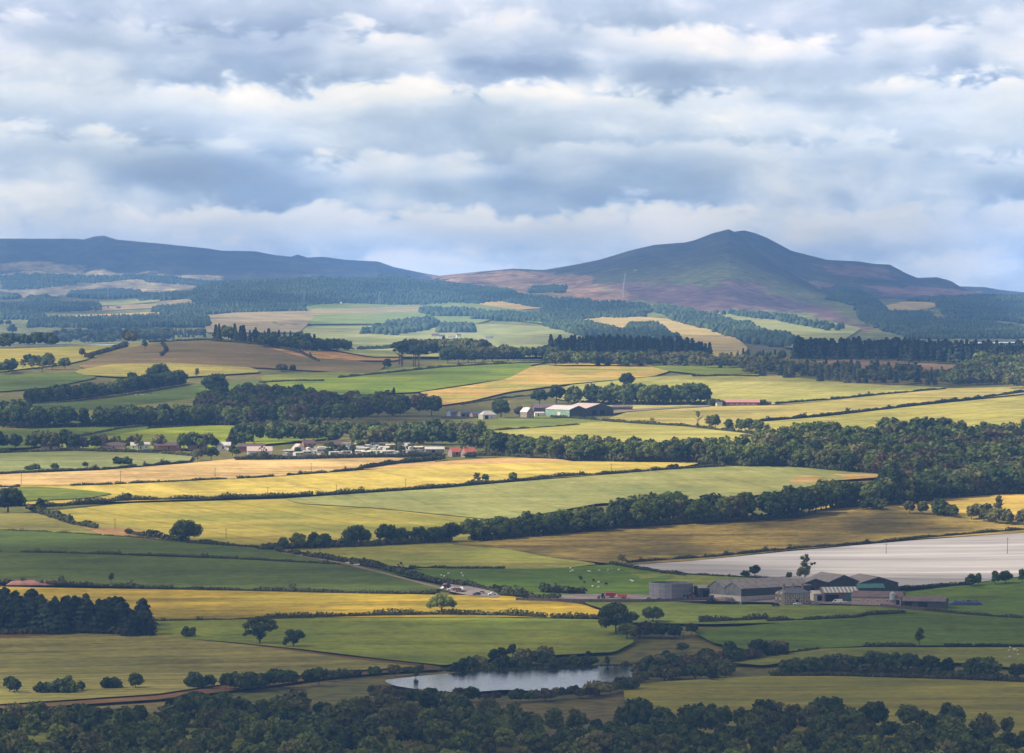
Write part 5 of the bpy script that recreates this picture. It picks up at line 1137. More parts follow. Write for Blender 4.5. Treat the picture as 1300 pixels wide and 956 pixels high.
# ------------------------------------------------------------------ hedges
HG = [
 ([(0, 619), (60, 618), (130, 616), (240, 611), (330, 606), (410, 601), (460, 596)], 1.6, 1.8, .12, 'low broken hedge between the orange stubble and golden barley'),
 ([(460, 595), (500, 589), (550, 585), (564, 582)], 3.0, 3.5, .0, 'rising bushy hedge between two stubble fields'),
 ([(160, 636), (250, 634), (330, 632), (420, 628), (480, 624), (560, 619), (650, 611)], 2.4, 2.6, .04, 'long dark hedge below the golden barley, left run'),
 ([(650, 611), (720, 605), (800, 600), (850, 596), (890, 594), (920, 592)], 2.2, 2.4, .02, 'long dark hedge below the golden barley, run nearest the tree belt'),
 ([(50, 645), (90, 642), (130, 638), (160, 636)], 3.2, 3.2, .0, 'thick short hedge joining the small dark tree to the barley hedge'),
 ([(36, 646), (60, 655), (90, 665), (130, 673), (190, 682), (240, 689)], 3.5, 4, .08, 'overgrown hedge slanting down beside the olive headland'),
 ([(240, 690), (300, 694), (350, 698)], 2.0, 2.6, .1, 'thin hedge from the lone oak to the dark tree row'),
 ([(0, 674), (60, 676), (110, 679), (180, 684), (240, 690)], 1.2, 1.4, .06, 'thin dark hedge over the root crop'),
 ([(0, 701), (100, 703), (200, 706), (300, 710), (380, 714), (430, 717)], 1.4, 1.5, .12, 'thin broken hedge between root crop and potatoes'),
 ([(0, 741), (60, 743), (110, 744), (200, 748), (300, 750), (400, 753), (500, 755), (552, 755)], 2.0, 2.2, .02, 'dark hedge above the mustard barley'),
 ([(352, 700), (380, 706), (430, 713), (480, 722), (520, 732), (560, 740), (590, 745)], 3.0, 3.4, .1, 'bushy roadside hedge running down to the gravel yard'),
 ([(520, 721), (570, 722), (640, 722)], 1.6, 1.6, .15, 'thin broken hedge between light pasture and sheep pasture'),
 ([(592, 744), (630, 752), (660, 757), (700, 762)], 3.2, 3.4, .05, 'hedge behind the gravel yard at the sheep pasture'),
 ([(196, 789), (260, 788), (340, 786), (400, 785)], 1.0, 1.2, .0, 'thin fence line hedge under the mustard barley, thin part'),
 ([(340, 785), (420, 784), (480, 782), (560, 781), (640, 782), (700, 785), (775, 787)], 2.6, 2.6, .06, 'dark thick hedge at the foot of the spreading tree'),
 ([(640, 757), (700, 760), (760, 762)], 2.8, 3.2, .2, 'scrubby hedge above the mustard barley tip'),
 ([(690, 752), (730, 754), (745, 755)], 4.5, 5, .0, 'dense dark thicket left of the red machines'),
 ([(775, 716), (800, 721), (840, 727), (870, 731)], 2.0, 2.6, .1, 'ragged fence line under the tip of the white film field'),
 ([(795, 715), (850, 711), (900, 708), (1000, 698), (1100, 690), (1200, 681), (1300, 673)], 1.5, 1.8, .04, 'dark thin hedge along the top of the white film field'),
 ([(840, 728), (900, 731), (1000, 736), (1030, 739)], 1.0, 1.4, .1, 'low grassy bank along the bottom of the white film field'),
 ([(1140, 748), (1190, 745), (1232, 743)], 1.8, 2.4, .05, 'dark fence bank from the sheds to the tight tree row'),
 ([(890, 790), (940, 788), (975, 786)], 2.4, 2.6, .1, 'short dark hedge in front of the farmyard field'),
 ([(975, 789), (1040, 787), (1085, 785), (1100, 782), (1150, 779)], 1.8, 2.0, .06, 'broken hedge between farmyard field and deep green field'),
 ([(1140, 772), (1180, 776), (1230, 781), (1300, 786)], 1.4, 1.8, .04, 'thin fence hedge above the deep green field'),
 ([(975, 824), (1010, 823), (1060, 821), (1120, 821), (1160, 821)], 1.8, 2.0, .12, 'dark broken hedge above the sheep field, nearest the thicket'),
 ([(1200, 820), (1240, 820), (1300, 821)], 1.6, 1.8, .16, 'gappy hedge above the sheep field beyond the slender tree'),
 ([(980, 858), (1060, 858), (1130, 860), (1230, 863), (1300, 866)], 2.2, 3.0, .04, 'low bramble line edging the lake meadow'),
 ([(920, 843), (960, 838), (1000, 830), (1040, 825)], 1.6, 2.4, .1, 'dark thorny hedge climbing out of the valley thicket'),
 ([(560, 852), (600, 855), (660, 852), (720, 849), (770, 847), (812, 845)], 1.4, 2.2, .0, 'reedy dark bank behind the lake'),
 ([(0, 803), (60, 802), (120, 802), (190, 804)], 1.0, 1.6, .0, 'rank grass edge under the lower left pines'),
 ([(700, 561), (640, 567), (620, 569)], 1.6, 2, .05, 'short hedge at the barley field end'),
 ([(600, 549), (680, 544), (735, 540)], 1.6, 1.8, .02, 'dark hedge between sheep pasture and lime coloured barley'),
 ([(700, 530), (760, 534), (800, 538), (870, 542), (960, 552), (975, 555)], 2.4, 2.6, .02, 'hedge from the middle farm down to the short tree row'),
 ([(985, 513), (1020, 510), (1060, 507), (1120, 501), (1200, 494)], 1.6, 2.0, .0, 'thin hedge rising across the pale wheat to the mound'),
 ([(950, 536), (1000, 532), (1080, 525), (1160, 515), (1240, 506), (1300, 498)], 2.0, 2.6, .0, 'long dark hedge above the striped wheat'),
 ([(585, 514), (640, 506), (700, 500), (730, 495)], 1.6, 1.8, .0, 'dark hedge sloping up behind the cottages'),
 ([(330, 486), (370, 484), (410, 484)], 2.0, 2.4, .0, 'dark hedge on the left of the bright green field'),
 ([(430, 480), (500, 473), (560, 467), (640, 462), (720, 460)], 2.0, 2.4, .0, 'dark hedge over the bright green field'),
 ([(880, 478), (930, 477), (962, 478)], 1.6, 2.2, .0, 'short dark hedge under the small bright green field'),
 ([(190, 435), (262, 432), (330, 438), (380, 448), (405, 459)], 2.4, 2.8, .0, 'dark hedge over the top of the brown knoll'),
 ([(112, 453), (135, 447), (160, 440)], 5.0, 6.0, .0, 'sunken thicket at the left foot of the brown knoll'),
 ([(60, 563), (100, 555), (150, 545), (190, 541)], 2.0, 2.4, .04, 'dark hedge between the two green pastures above the village'),
 ([(0, 576), (90, 573), (200, 576), (246, 580)], 2.2, 3.0, .04, 'hedge bank under the village trees'),
 ([(300, 584), (380, 583), (460, 581), (560, 580)], 3.4, 3.6, .0, 'clipped green hedge screening the caravan park'),
 ([(590, 579), (640, 579), (690, 582)], 2.6, 3, .0, 'hedge right of the red roofed cottages'),
 ([(0, 602), (60, 599), (130, 596), (240, 587)], 1.6, 2.0, .05, 'thin hedge over the orange stubble'),
 ([(345, 414), (450, 412), (545, 412)], 2.4, 3.0, .0, 'straight far hedge across the hazy green fields'),
 ([(940, 555), (970, 556), (985, 558)], 2.0, 2.2, .0, 'dark hedge under the short tree row'),
 ([(206, 437), (212, 445), (205, 452)], 2, 3, .0, 'scrub by the knoll foot'),
]
for pts, h_, w_, gp, lb in HG: hedge(pts, h_, w_, lb, gaps=gp)
def under(pts, h=3.5, w=5.):
    hedge(pts, h, w, UNDER_L[len(UNDER)], gaps=0, name='undergrowth', rough=.6); UNDER.append(col.objects[-1]); UNDER[-1]['kind'] = 'stuff'
UNDER = []; UNDER_L = ['scrub under the belt behind the golden barley', 'scrub under the belt above the brown pasture', 'scrub under the dark domed clump', 'scrub under the dark row below the olive barley',
  'scrub under the front of the dense left wood', 'scrub under the slanting belt', 'scrub under the front of the big right wood', 'scrub under the block behind the middle farm', 'scrub under the lower thorn hedge', 'scrub under the dark pines', 'scrub under the right end belt']
under([(618, 573), (650, 576), (690, 582), (740, 584), (800, 586), (880, 587), (950, 593)], 5)
under([(785, 671), (840, 667), (900, 664), (960, 661), (1020, 656)], 5)
under([(600, 686), (640, 684), (700, 679), (760, 673), (790, 671)], 5)
under([(335, 698), (400, 695), (450, 694), (530, 690), (572, 687)], 3.5)
under([(0, 541), (60, 543), (120, 542), (200, 541), (260, 540), (330, 541)], 5)
under([(36, 513), (100, 507), (160, 499), (235, 487)], 5)
under([(950, 593), (1000, 592), (1060, 598), (1100, 601), (1130, 603)], 5)
under([(732, 514), (780, 514), (840, 514), (898, 514)], 4)
under([(1000, 856), (1062, 855), (1150, 856), (1270, 861)], 4)
under([(0, 805), (60, 804), (140, 804), (190, 807)], 4)
under([(1060, 646), (1100, 643), (1150, 640), (1200, 632), (1260, 628), (1305, 626)], 5)
flush_bins()
print('COUNT', COUNT)
# ------------------------------------------------------------------ building materials
B_ = {}
def bm_(name, c, rough=.75, spec=.25, var=.12, sc_=.8, metal=0.):
    if name not in B_: B_[name] = solid(name, c, rough, spec, var, sc_, metal)
    return B_[name]
def ribbed(name, c, c2=None, pitch=1.2, depth=.15, var=.15, rough=.6):
    """profiled sheeting: fine ribs, weather patches"""
    if name in B_: return B_[name]
    m, t = new_mat(name); q = NT(t); g = q.n('ShaderNodeTexCoord').outputs['Object']
    n = q.n('ShaderNodeTexNoise', i_Vector=g, i_Scale=.35, i_Detail=5.).outputs[0]
    xs = q.n('ShaderNodeSeparateXYZ', i_Vector=g)
    u = q.math('FRACT', q.math('MULTIPLY', q.math('ADD', xs.outputs[0], xs.outputs[1]), 1 / pitch))
    r = q.mapr(q.math('ABSOLUTE', q.math('SUBTRACT', u, .5)), .32, .46, 1., 1 - depth)
    c_ = q.mix(q.mapr(n, .38, .66), c, c2 or tuple(v * (1 - var * 1.6) for v in c))
    v = q.n('ShaderNodeVectorMath', operation='SCALE'); t.links.new(c_, v.inputs[0]); t.links.new(r, v.inputs['Scale'])
    finish(q, v.outputs[0], rough, .3); B_[name] = m; return m
M_STONE = bm_('brown_sandstone', (.26, .20, .165), .9, .1, .25, 1.2); M_SLATE = bm_('slate_roof', (.105, .11, .13), .6, .4, .2, 1.5); M_WHITE = bm_('white_render', (.78, .77, .73), .8, .2, .06)
M_GLASS = bm_('window_glass', (.03, .035, .045), .15, .8, .1); M_GREYR = ribbed('grey_fibre_roof', (.25, .225, .215), (.17, .145, .135)); M_DKGRN = ribbed('dark_green_cladding', (.050, .055, .054)); M_CONC = bm_('concrete_panel', (.40, .36, .35), .9, .1, .15, .6)
M_YARD = bm_('yard_concrete', (.21, .175, .165), .9, .1, .25, .12); M_PINK = bm_('pink_block_wall', (.40, .29, .26), .9, .1, .2, .9); M_REDR = ribbed('rusty_red_roof', (.17, .115, .11), (.12, .085, .085)); M_TIN = ribbed('brown_tin_roof', (.17, .12, .125), (.12, .085, .09))
M_PALER = ribbed('pale_roof', (.52, .48, .45), (.46, .40, .37)); M_PINKR = ribbed('pinkish_roof', (.50, .38, .33), (.44, .33, .29)); M_MINT = ribbed('mint_green_wall', (.22, .33, .25)); M_TEAL = ribbed('teal_roof', (.05, .16, .14)); M_DARKB = bm_('dark_opening', (.02, .02, .022), .9, .1)
M_ORANGE = bm_('orange_tile_roof', (.44, .13, .08), .8, .15, .15, 1.2); M_BRICK = bm_('red_brick', (.28, .13, .10), .9, .1, .2, 1.2); M_CREAM = bm_('cream_wall', (.58, .54, .44), .85, .1, .08); M_BROWNR = bm_('brown_roof', (.125, .085, .08), .85, .1, .2, .9)
M_BLUET = bm_('blue_tarpaulin', (.022, .035, .12), .45, .4, .2, .5); M_REDP = bm_('red_paint', (.42, .03, .035), .4, .5, .1); M_TEALP = bm_('teal_paint', (.03, .18, .18), .4, .5, .1); M_WHITP = bm_('white_paint', (.72, .72, .72), .4, .5, .04); M_BLACK = bm_('black_rubber', (.02, .02, .02), .7, .2); M_GREYP = bm_('grey_paint', (.22, .23, .25), .4, .5)
M_GALV = ribbed('galvanised_steel', (.42, .46, .50), pitch=.9, depth=.1, rough=.4); M_TANKM = ribbed('slurry_tank_steel', (.15, .16, .19), (.20, .175, .17), pitch=1.6, depth=.22, rough=.5); M_WOOD = bm_('pole_timber', (.10, .075, .055), .9, .1)

M_WGAB = ribbed('weathered_gable', (.16, .165, .155), (.11, .115, .11))
def building(px, py, phi, la, lb, eave, ridge, wall, roof, label, along='b', name='farm_shed', cat='shed', gable=None, hip=False, over=.4, wins=(), doors=(), chims=(), lights=0, base=None, loc=None, dado=None):
    """near corner on the ground at a photo position. side a runs to the right and back at phi degrees, side b to the left and back.
    wins/doors: (side, u, z0, width, height[, material]) on side 'a' or 'b', u measured from the near corner"""
    p = Vector(loc) if loc is not None else ground_at(px, py); 
    o = empty(name, p, R(phi)); tag(o, label, cat)
    dz = -1.5                                   # footings go into the slope
    # local axes: +x = side a, +y = side b
    w_ = MB()
    if along == 'b':   # ridge along y; gables on the x-facing ends (y=0 and y=lb)
        V = [(0, 0, dz), (la, 0, dz), (la, lb, dz), (0, lb, dz), (0, 0, eave), (la, 0, eave), (la, lb, eave), (0, lb, eave), (la / 2, 0, ridge), (la / 2, lb, ridge)]
        w_.add(V, [(0, 4, 7, 3), (1, 2, 6, 5)]); w_.add(V, [(0, 1, 5, 8, 4), (2, 3, 7, 9, 6)], 1 if gable else 0)
        if hip: pass
    else:
        V = [(0, 0, dz), (la, 0, dz), (la, lb, dz), (0, lb, dz), (0, 0, eave), (la, 0, eave), (la, lb, eave), (0, lb, eave), (0, lb / 2, ridge), (la, lb / 2, ridge)]
        if hip: w_.add(V[:8], [(0, 1, 5, 4), (2, 3, 7, 6), (0, 4, 7, 3), (1, 2, 6, 5)])
        else:
            w_.add(V, [(0, 1, 5, 4), (2, 3, 7, 6)]); w_.add(V, [(0, 4, 8, 7, 3), (1, 2, 6, 9, 5)], 1 if gable else 0)
    w_.build('wall', [wall, gable] if gable else [wall], o)
    r = MB(); th = .18; sl_ = (ridge - eave) / ((la if along == 'b' else lb) / 2); ov = over; e2 = eave - ov * sl_
    def slab(pts):
        n = len(pts); r.add([(x, y, z + .03) for x, y, z in pts] + [(x, y, z + .03 + th) for x, y, z in pts], [tuple(range(n - 1, -1, -1)), tuple(range(n, 2 * n))] + [(i, (i + 1) % n, n + (i + 1) % n, n + i) for i in range(n)])
    if along == 'b':
        slab([(-ov, -ov, e2), (la / 2 - .003, -ov, ridge), (la / 2 - .003, lb + ov, ridge), (-ov, lb + ov, e2)]); slab([(la / 2 + .003, -ov, ridge), (la + ov, -ov, e2), (la + ov, lb + ov, e2), (la / 2 + .003, lb + ov, ridge)])
    elif hip:
        h = lb / 2 * .9; e2 = eave - ov * sl_
        slab([(-ov, -ov, e2), (la + ov, -ov, e2), (la - h, lb / 2 - .003, ridge), (h, lb / 2 - .003, ridge)]); slab([(la + ov, lb + ov, e2), (-ov, lb + ov, e2), (h, lb / 2 + .003, ridge), (la - h, lb / 2 + .003, ridge)])
        slab([(-ov - .004, lb + ov, e2), (-ov - .004, -ov, e2), (h - .004, lb / 2, ridge)]); slab([(la + ov + .004, -ov, e2), (la + ov + .004, lb + ov, e2), (la - h + .004, lb / 2, ridge)])
    else:
        slab([(-ov, -ov, e2), (la + ov, -ov, e2), (la + ov, lb / 2 - .003, ridge), (-ov, lb / 2 - .003, ridge)]); slab([(-ov, lb / 2 + .003, ridge), (la + ov, lb / 2 + .003, ridge), (la + ov, lb + ov, e2), (-ov, lb + ov, e2)])
    ro = r.build('roof', roof, o)
    if lights:     # translucent roof sheets on the slope facing the valley
        for i in range(lights):
            mb = MB(); f = (i + .5) / lights
            if along == 'b':
                y = lb * f; sh = .55; mb.add([(-ov + .2, y - sh, e2 + .24), (la / 2 - .4, y - sh, ridge + .24 - .4 * sl_), (la / 2 - .4, y + sh, ridge + .24 - .4 * sl_), (-ov + .2, y + sh, e2 + .24)], [(0, 1, 2, 3)])
            else:
                x = la * f; sh = .55; mb.add([(x - sh, -ov + .2, e2 + .24 + .2 * sl_), (x + sh, -ov + .2, e2 + .24 + .2 * sl_), (x + sh, lb / 2 - .4, ridge + .24 - .4 * sl_), (x - sh, lb / 2 - .4, ridge + .24 - .4 * sl_)], [(0, 1, 2, 3)])
            mb.build('roof_light', bm_('roof_light_sheet', (.50, .50, .49), .4, .4), ro)
    def patch(nm, side, u, z0, wd, h, mat, frame=None):
        mb = MB()
        if side == 'a': mb.box(u, u + wd, -.07, .05, z0, z0 + h)
        else: mb.box(-.07, .05, u, u + wd, z0, z0 + h)
        f = mb.build(nm, mat, o)
        if frame:
            m2 = MB(); t_ = .14
            for (a0, a1, b0, b1) in ((-t_, 0, -t_, h + t_), (wd, wd + t_, -t_, h + t_), (0, wd, -t_, 0), (0, wd, h, h + t_), (wd / 2 - .04, wd / 2 + .04, 0, h), (0, wd, h / 2 - .04, h / 2 + .04)):
                if side == 'a': m2.box(u + a0, u + a1, -.11, -.072, z0 + b0, z0 + b1)
                else: m2.box(-.11, -.072, u + a0, u + a1, z0 + b0, z0 + b1)
            m2.build('frame', frame, f)
    for w1 in wins: patch('window', *w1[:5], w1[5] if len(w1) > 5 else M_GLASS, M_WHITP)
    for d in doors: patch('door', *d[:5], d[5] if len(d) > 5 else M_DARKB)
    if dado:
        for side, u0, u1, h, mt in dado: patch('concrete_base' if mt is M_CONC else 'wall_panel', side, u0, 0 if h > 0 else eave + h, u1 - u0, abs(h), mt)
    for cx, cy_, h in chims:
        mb = MB(); mb.box(cx - .55, cx + .55, cy_ - .45, cy_ + .45, ridge - 2.2, ridge + h); mb.box(cx - .7, cx + .7, cy_ - .6, cy_ + .6, ridge + h, ridge + h + .18); 
        for k_ in (-.3, .3): mb.tube((cx + k_, cy_, ridge + h + .18), (cx + k_, cy_, ridge + h + .75), .17, .15, 7)
        mb.build('chimney', M_STONE if wall is M_STONE else M_BRICK, ro)
    return o
def sc(py_px, p): return p.y / F
# ------------------------------------------------------------------ yards and tracks
field([(655, 757), (690, 757), (740, 755), (820, 756), (905, 757), (945, 760), (985, 760), (1080, 757), (1140, 764), (1200, 762), (1206, 768), (1150, 773), (1130, 770), (1060, 768), (905, 764), (820, 765), (740, 764), (700, 763)], M_YARD, 'concrete farmyard in front of the big sheds', 'yard', 'yard', .5)
field([(560, 742), (574, 739), (592, 743), (632, 754), (634, 760), (600, 758), (568, 752)], M_YARD, 'gravel yard with parked machines above the mustard barley', 'yard', 'yard', .65)
M_TRK = bm_('dirt_track', (.20, .165, .11), .95, .05, .2, .1)
field([(360, 702.5), (440, 716), (500, 731), (560, 747), (564, 749), (555, 748), (497, 732.5), (437, 717.5), (357, 703.5)], M_TRK, 'pale farm track running down beside the roadside hedge', 'track', 'track', .62)
field([(780, 521), (860, 517), (900, 515), (900, 517), (860, 519), (800, 523), (770, 527)], M_TRK, 'tan track right of the middle farm sheds', 'track', 'track', .66)

# ------------------------------------------------------------------ the big farm in the lower right
tk = ground_at(853, 761); tk.z -= .3; pr = tk.y / F
t_ = empty('slurry_tank', tk); tag(t_, 'round grey slurry tank with a dark open top at the end of the farm', 'tank')
t_.location.y += 11
rad = 56 * pr / 2; ht = 19.5 * pr
mb = MB(); mb.lathe([(rad, -2), (rad, ht), (rad - .25, ht), (rad - .25, ht * .55)], 48, cap=False); mb.build('tank_wall', M_TANKM, t_)
mb = MB(); mb.lathe([(rad + .14, ht - .35), (rad + .14, ht + .05), (rad - .1, ht + .05)], 48, cap=False)
for k_ in (.33, .66): mb.lathe([(rad + .1, ht * k_), (rad + .1, ht * k_ + .18)], 48, cap=False)
mb.build('rim', M_GREYP, t_)
mb = MB(); mb.lathe([(.01, ht * .55), (rad - .24, ht * .56)], 48, cap=False); mb.build('slurry', M_DARKB, t_)
mb = MB(); mb.box(-1.2, -1.05, -rad - .5, -rad - .35, 0, ht); mb.box(-.55, -.4, -rad - .5, -rad - .35, 0, ht)
for i in range(14): mb.box(-1.2, -.4, -rad - .48, -rad - .42, .4 + i * .5, .46 + i * .5)
mb.build('ladder', M_GALV, t_)
S2 = 2.42      # photo pixels per metre in the farmyard
building(888, 760, 20, 16, 8, 5.0, 6.2, M_DKGRN, M_GREYR, 'low grey roofed lean-to between the tank and the twin gabled shed', 'a', doors=[('a', 2, 0, 5, 3.6)])
building(941, 765, 40, 50, 13.0, 7.2, 10.2, M_DKGRN, M_GREYR, 'long dark green shed with pale concrete base, front half of the twin gabled range', 'a', gable=M_WGAB, lights=0, dado=[('a', 0, 50, 3.2, M_CONC), ('b', 0, 13, 3.4, M_CONC)], doors=[])
pB = ground_at(941, 765); d_ = 13.03; pB = pB + Vector((-math.sin(R(40)) * d_, math.cos(R(40)) * d_, 0))
building(0, 0, 40, 50, 13.0, 7.2, 10.6, M_DKGRN, M_GREYR, 'rear half of the twin gabled range with a peeling grey gable', 'a', gable=M_WGAB, loc=pB, dado=[('b', 0, 13, 3.4, M_CONC)])
building(1018, 756, 22, 16, 26, 6.0, 8.6, M_DKGRN, M_GREYR, 'dark gabled shed behind the stone farmhouse', 'b', doors=[('a', 3, 0, 4, 4)])
building(1053, 755, 20, 17, 30, 6.8, 10.2, M_DKGRN, M_GREYR, 'dark gabled shed second from the farmhouse with a pale long roof', 'b')
building(1091, 755, 16, 22, 30, 6.0, 9.2, M_DKGRN, M_GREYR, 'widest dark gabled shed at the right end of the range', 'b')
# farmhouse
fh = building(996, 769, 24, 15, 9.5, 6.2, 8.8, M_STONE, M_SLATE, 'two storey brown stone farmhouse with slate hipped roof and three chimneys', 'a', name='farmhouse', cat='house', hip=True,
   wins=[('a', 1.2, 1.0, 1.2, 1.7), ('a', 4.4, 1.0, 1.2, 1.7), ('a', 9.4, 1.0, 1.2, 1.7), ('a', 12.4, 1.0, 1.2, 1.7), ('a', 1.2, 4.0, 1.2, 1.6), ('a', 4.4, 4.0, 1.2, 1.6), ('a', 6.9, 4.0, 1.2, 1.6), ('a', 9.4, 4.0, 1.2, 1.6), ('a', 12.4, 4.0, 1.2, 1.6), ('b', 1.6, 1.0, 1.2, 1.7), ('b', 6.2, 1.0, 1.2, 1.7), ('b', 1.6, 4.0, 1.2, 1.6), ('b', 6.2, 4.0, 1.2, 1.6)],
   doors=[('a', 6.8, 0, 1.3, 2.5)], chims=[(2.0, 4.75, 1.5), (7.5, 4.75, 1.5), (13.0, 4.75, 1.5)])
for u in (1.5, 6.0):
    mb = MB(); V = [(-1.3, u, -1), (-1.3, u + 2.2, -1), (0, u + 2.8, -1), (0, u - .6, -1), (-1.3, u, 5.8), (-1.3, u + 2.2, 5.8), (0, u + 2.8, 5.8), (0, u - .6, 5.8), (-.2, u + 1.1, 7.2)]
    mb.add(V, [(0, 4, 5, 1), (1, 5, 6, 2), (3, 7, 4, 0), (4, 7, 8), (5, 4, 8), (6, 5, 8)]); b_o = mb.build('bay', bm_('dressed_stone', (.33, .27, .22), .9, .1), fh)
    for z in (1., 4.): mw = MB(); mw.box(-1.36, -1.28, u + .5, u + 1.7, z, z + 1.5); mw.build('window', M_GLASS, b_o)
building(1033, 764, 16, 13, 8, 3.6, 5.0, M_CREAM, M_PALER, 'low cream shed with a pale roof behind the farmhouse', 'a', doors=[('a', 2, 0, 2.6, 2.8), ('a', 7, 0, 3.6, 2.8)])
building(1046, 765, 12, 19, 11, 4.6, 7.2, M_REDR, M_GREYR, 'open shed with rows of white roof lights', 'a', lights=9, doors=[('a', 1, 0, 7, 3.6), ('a', 12, 0, 6, 3.8, M_TEALP)])
building(1090, 758, 10, 14, 8, 4.8, 6.6, M_DKGRN, M_TEAL, 'small shed with a teal green roof', 'a')
building(1081, 768, -14, 26, 13, 3.9, 6.4, M_PINK, M_REDR, 'long low byre with a dull red roof and pink block wall', 'a', gable=M_PINK, wins=[('a', 3 + i * 5, 1.5, 1.4, .9) for i in range(4)], doors=[('a', 23.5, 0, 1.8, 2.4)])
building(1146, 772, -14, 22, 12, 3.2, 5.0, M_DKGRN, M_TIN, 'low brown roofed shed beyond the silo', 'a', doors=[('a', 1, 0, 4, 2.6), ('a', 8, 0, 5, 2.6)])
building(1171, 769, -10, 9, 6, 3.0, 4.2, M_TIN, M_TIN, 'small rusty hut left of the blue clamp', 'a')
p = ground_at(1133, 770); t_ = empty('feed_silo', p); tag(t_, 'pale galvanised feed silo with a cone top on dark legs', 'silo')
mb = MB(); mb.lathe([(.35, 1.9), (1.55, 3.0), (1.55, 6.3)], 20); mb.build('silo_body', M_GALV, t_); mb = MB(); mb.lathe([(1.62, 6.3), (.25, 7.25), (.2, 7.45)], 20); mb.build('silo_cap', M_GALV, t_)
for i in range(4):
    a = .785 + i * 1.571; mb = MB(); mb.tube((math.cos(a) * 1.4, math.sin(a) * 1.4, -.5), (math.cos(a) * 1.4, math.sin(a) * 1.4, 3.1), .1, .1, 6); mb.build('leg', M_GREYP, t_)
# clamps
def heap(px, py, L, Wd, h, phi, mat, label, name, cat, seed=1):
    p = ground_at(px, py); o = empty(name, p, R(phi)); tag(o, label, cat); V = []; n = 12; k = 7
    for i in range(n + 1):
        f = i / n; e = min(1, math.sin(f * math.pi) * 2.2) ** .6
        for j in range(k + 1):
            a = math.pi * j / k; z = math.sin(a) * h * e * (1 + .12 * math.sin(i * 1.7 + seed)) ; V.append((f * L, -math.cos(a) * Wd / 2 * (.75 + .25 * e), max(z, -.3) - .1))
    mb = MB(); mb.add(V, [(i * (k + 1) + j, (i + 1) * (k + 1) + j, (i + 1) * (k + 1) + j + 1, i * (k + 1) + j + 1) for i in range(n) for j in range(k)])
    mb.build('sheet' if cat == 'silage clamp' else 'heap_body', mat, o, smooth=True)
    r_ = random.Random(seed)
    if cat == 'silage clamp':
        for _ in range(9):
            x = r_.uniform(.15, .85) * L; mb = MB(); z = h * .96
            y = r_.uniform(-.25, .25) * Wd; z = h * math.sqrt(max(0, 1 - (2 * y / Wd) ** 2)); mb.lathe([(.5, z), (.5, z + .22), (.28, z + .22), (.28, z)], 10, x, y); mb.build('tyre', M_BLACK, o)
    return o
heap(1204, 768, 18, 7, 1.9, -3, M_BLUET, 'long low silage clamp under a dark blue sheet', 'silage_clamp', 'silage clamp', 2)
heap(1158, 769, 8, 6, 3.2, -5, M_BLACK, 'black covered mound behind the low brown shed', 'silage_clamp', 'silage clamp', 3)
heap(905, 763, 9, 5, 1.6, 10, bm_('brown_spoil', (.26, .18, .14), .95, .05, .3), 'brown heap of spoil before the twin gables', 'spoil_heap', 'heap', 4)
heap(918, 764, 6, 4, 1.8, 10, M_TIN, 'heap of scrap timber beside the big green shed', 'scrap_heap', 'heap', 5)
heap(8, 742, 34, 9, 2.4, -2, bm_('red_spoil', (.30, .15, .13), .95, .05, .35, .2), 'long reddish dung heap above the lower left pines', 'dung_heap', 'heap', 6)
# stone walls
def wall(pts, h, th, mat, label, name='stone_wall'):
    P = hit(*zip(*ragged_open(pts, 12))); mb = MB(); c = P[0]
    for a, b in zip(P[:-1], P[1:]):
        d = Vector((b - a)[:2]); L = d.length; 
        if L < .2: continue
        n = Vector((-d.y, d.x)) / L * th / 2; V = []
        for q_ in (a, b):
            for s_ in (-1, 1):
                for z in (-.8, h + .5): V.append((q_[0] + n.x * s_ - c[0], q_[1] + n.y * s_ - c[1], q_[2] + z - c[2]))
        mb.add(V, [(0, 1, 5, 4), (2, 6, 7, 3), (1, 3, 7, 5), (0, 2, 3, 1), (4, 5, 7, 6)])
    o = mb.build(name, mat, None, Vector(c)); tag(o, label, 'wall'); return o
M_DRY = bm_('dry_stone', (.10, .085, .075), .95, .05, .3, .9)
wall([(655, 763), (740, 765), (820, 765), (905, 763), (942, 762)], 1.3, .7, M_DRY, 'long dark wall along the front of the farmyard')
wall([(1118, 771), (1150, 774), (1200, 777)], 1.3, .7, M_DRY, 'dark wall below the silo and low sheds')
# ------------------------------------------------------------------ vehicles and machines
def wheel(o, x, y, r, wd=.35):
    mb = MB(); mb.tube((x, y - wd / 2, r), (x, y + wd / 2, r), r, r, 14); w_o = mb.build('wheel', M_BLACK, o)
    mb = MB(); mb.tube((x, y - wd / 2 - .02, r), (x, y + wd / 2 + .02, r), r * .5, r * .5, 10); mb.build('rim', M_GREYP, w_o)
def car(px, py, rz, mat, label, van=False, cat='car'):
    p = ground_at(px, py); o = empty('van' if van else 'car', p, R(rz)); tag(o, label, 'van' if van else cat)
    L = 5.2 if van else 4.3; prof = [(0, .45), (0, 1.0), (.5, 1.15), (1.1, 2.1), (L, 2.15), (L, .45)] if van else [(0, .4), (0, .85), (1.1, .95), (1.7, 1.45), (3.2, 1.48), (3.9, 1.0), (L, .92), (L, .4)]
    mb = MB(); n = len(prof); V = [(x - L / 2, -.88, z) for x, z in prof] + [(x - L / 2, .88, z) for x, z in prof]
    mb.add(V, [tuple(range(n)), tuple(range(2 * n - 1, n - 1, -1))] + [(i, n + i, n + (i + 1) % n, (i + 1) % n) for i in range(n)]); mb.build('body', mat, o)
    mb = MB(); x0, x1, z0, z1 = (.9, 2.0, 1.25, 1.9) if van else (1.55, 3.45, 1.02, 1.38)
    mb.box(x0 - L / 2, x1 - L / 2, -.9, .9, z0, z1); mb.build('windows', M_GLASS, o)
    for x in (.85, L - .85):
        for y in (-.8, .8): wheel(o, x - L / 2, y, .33, .22)
    return o
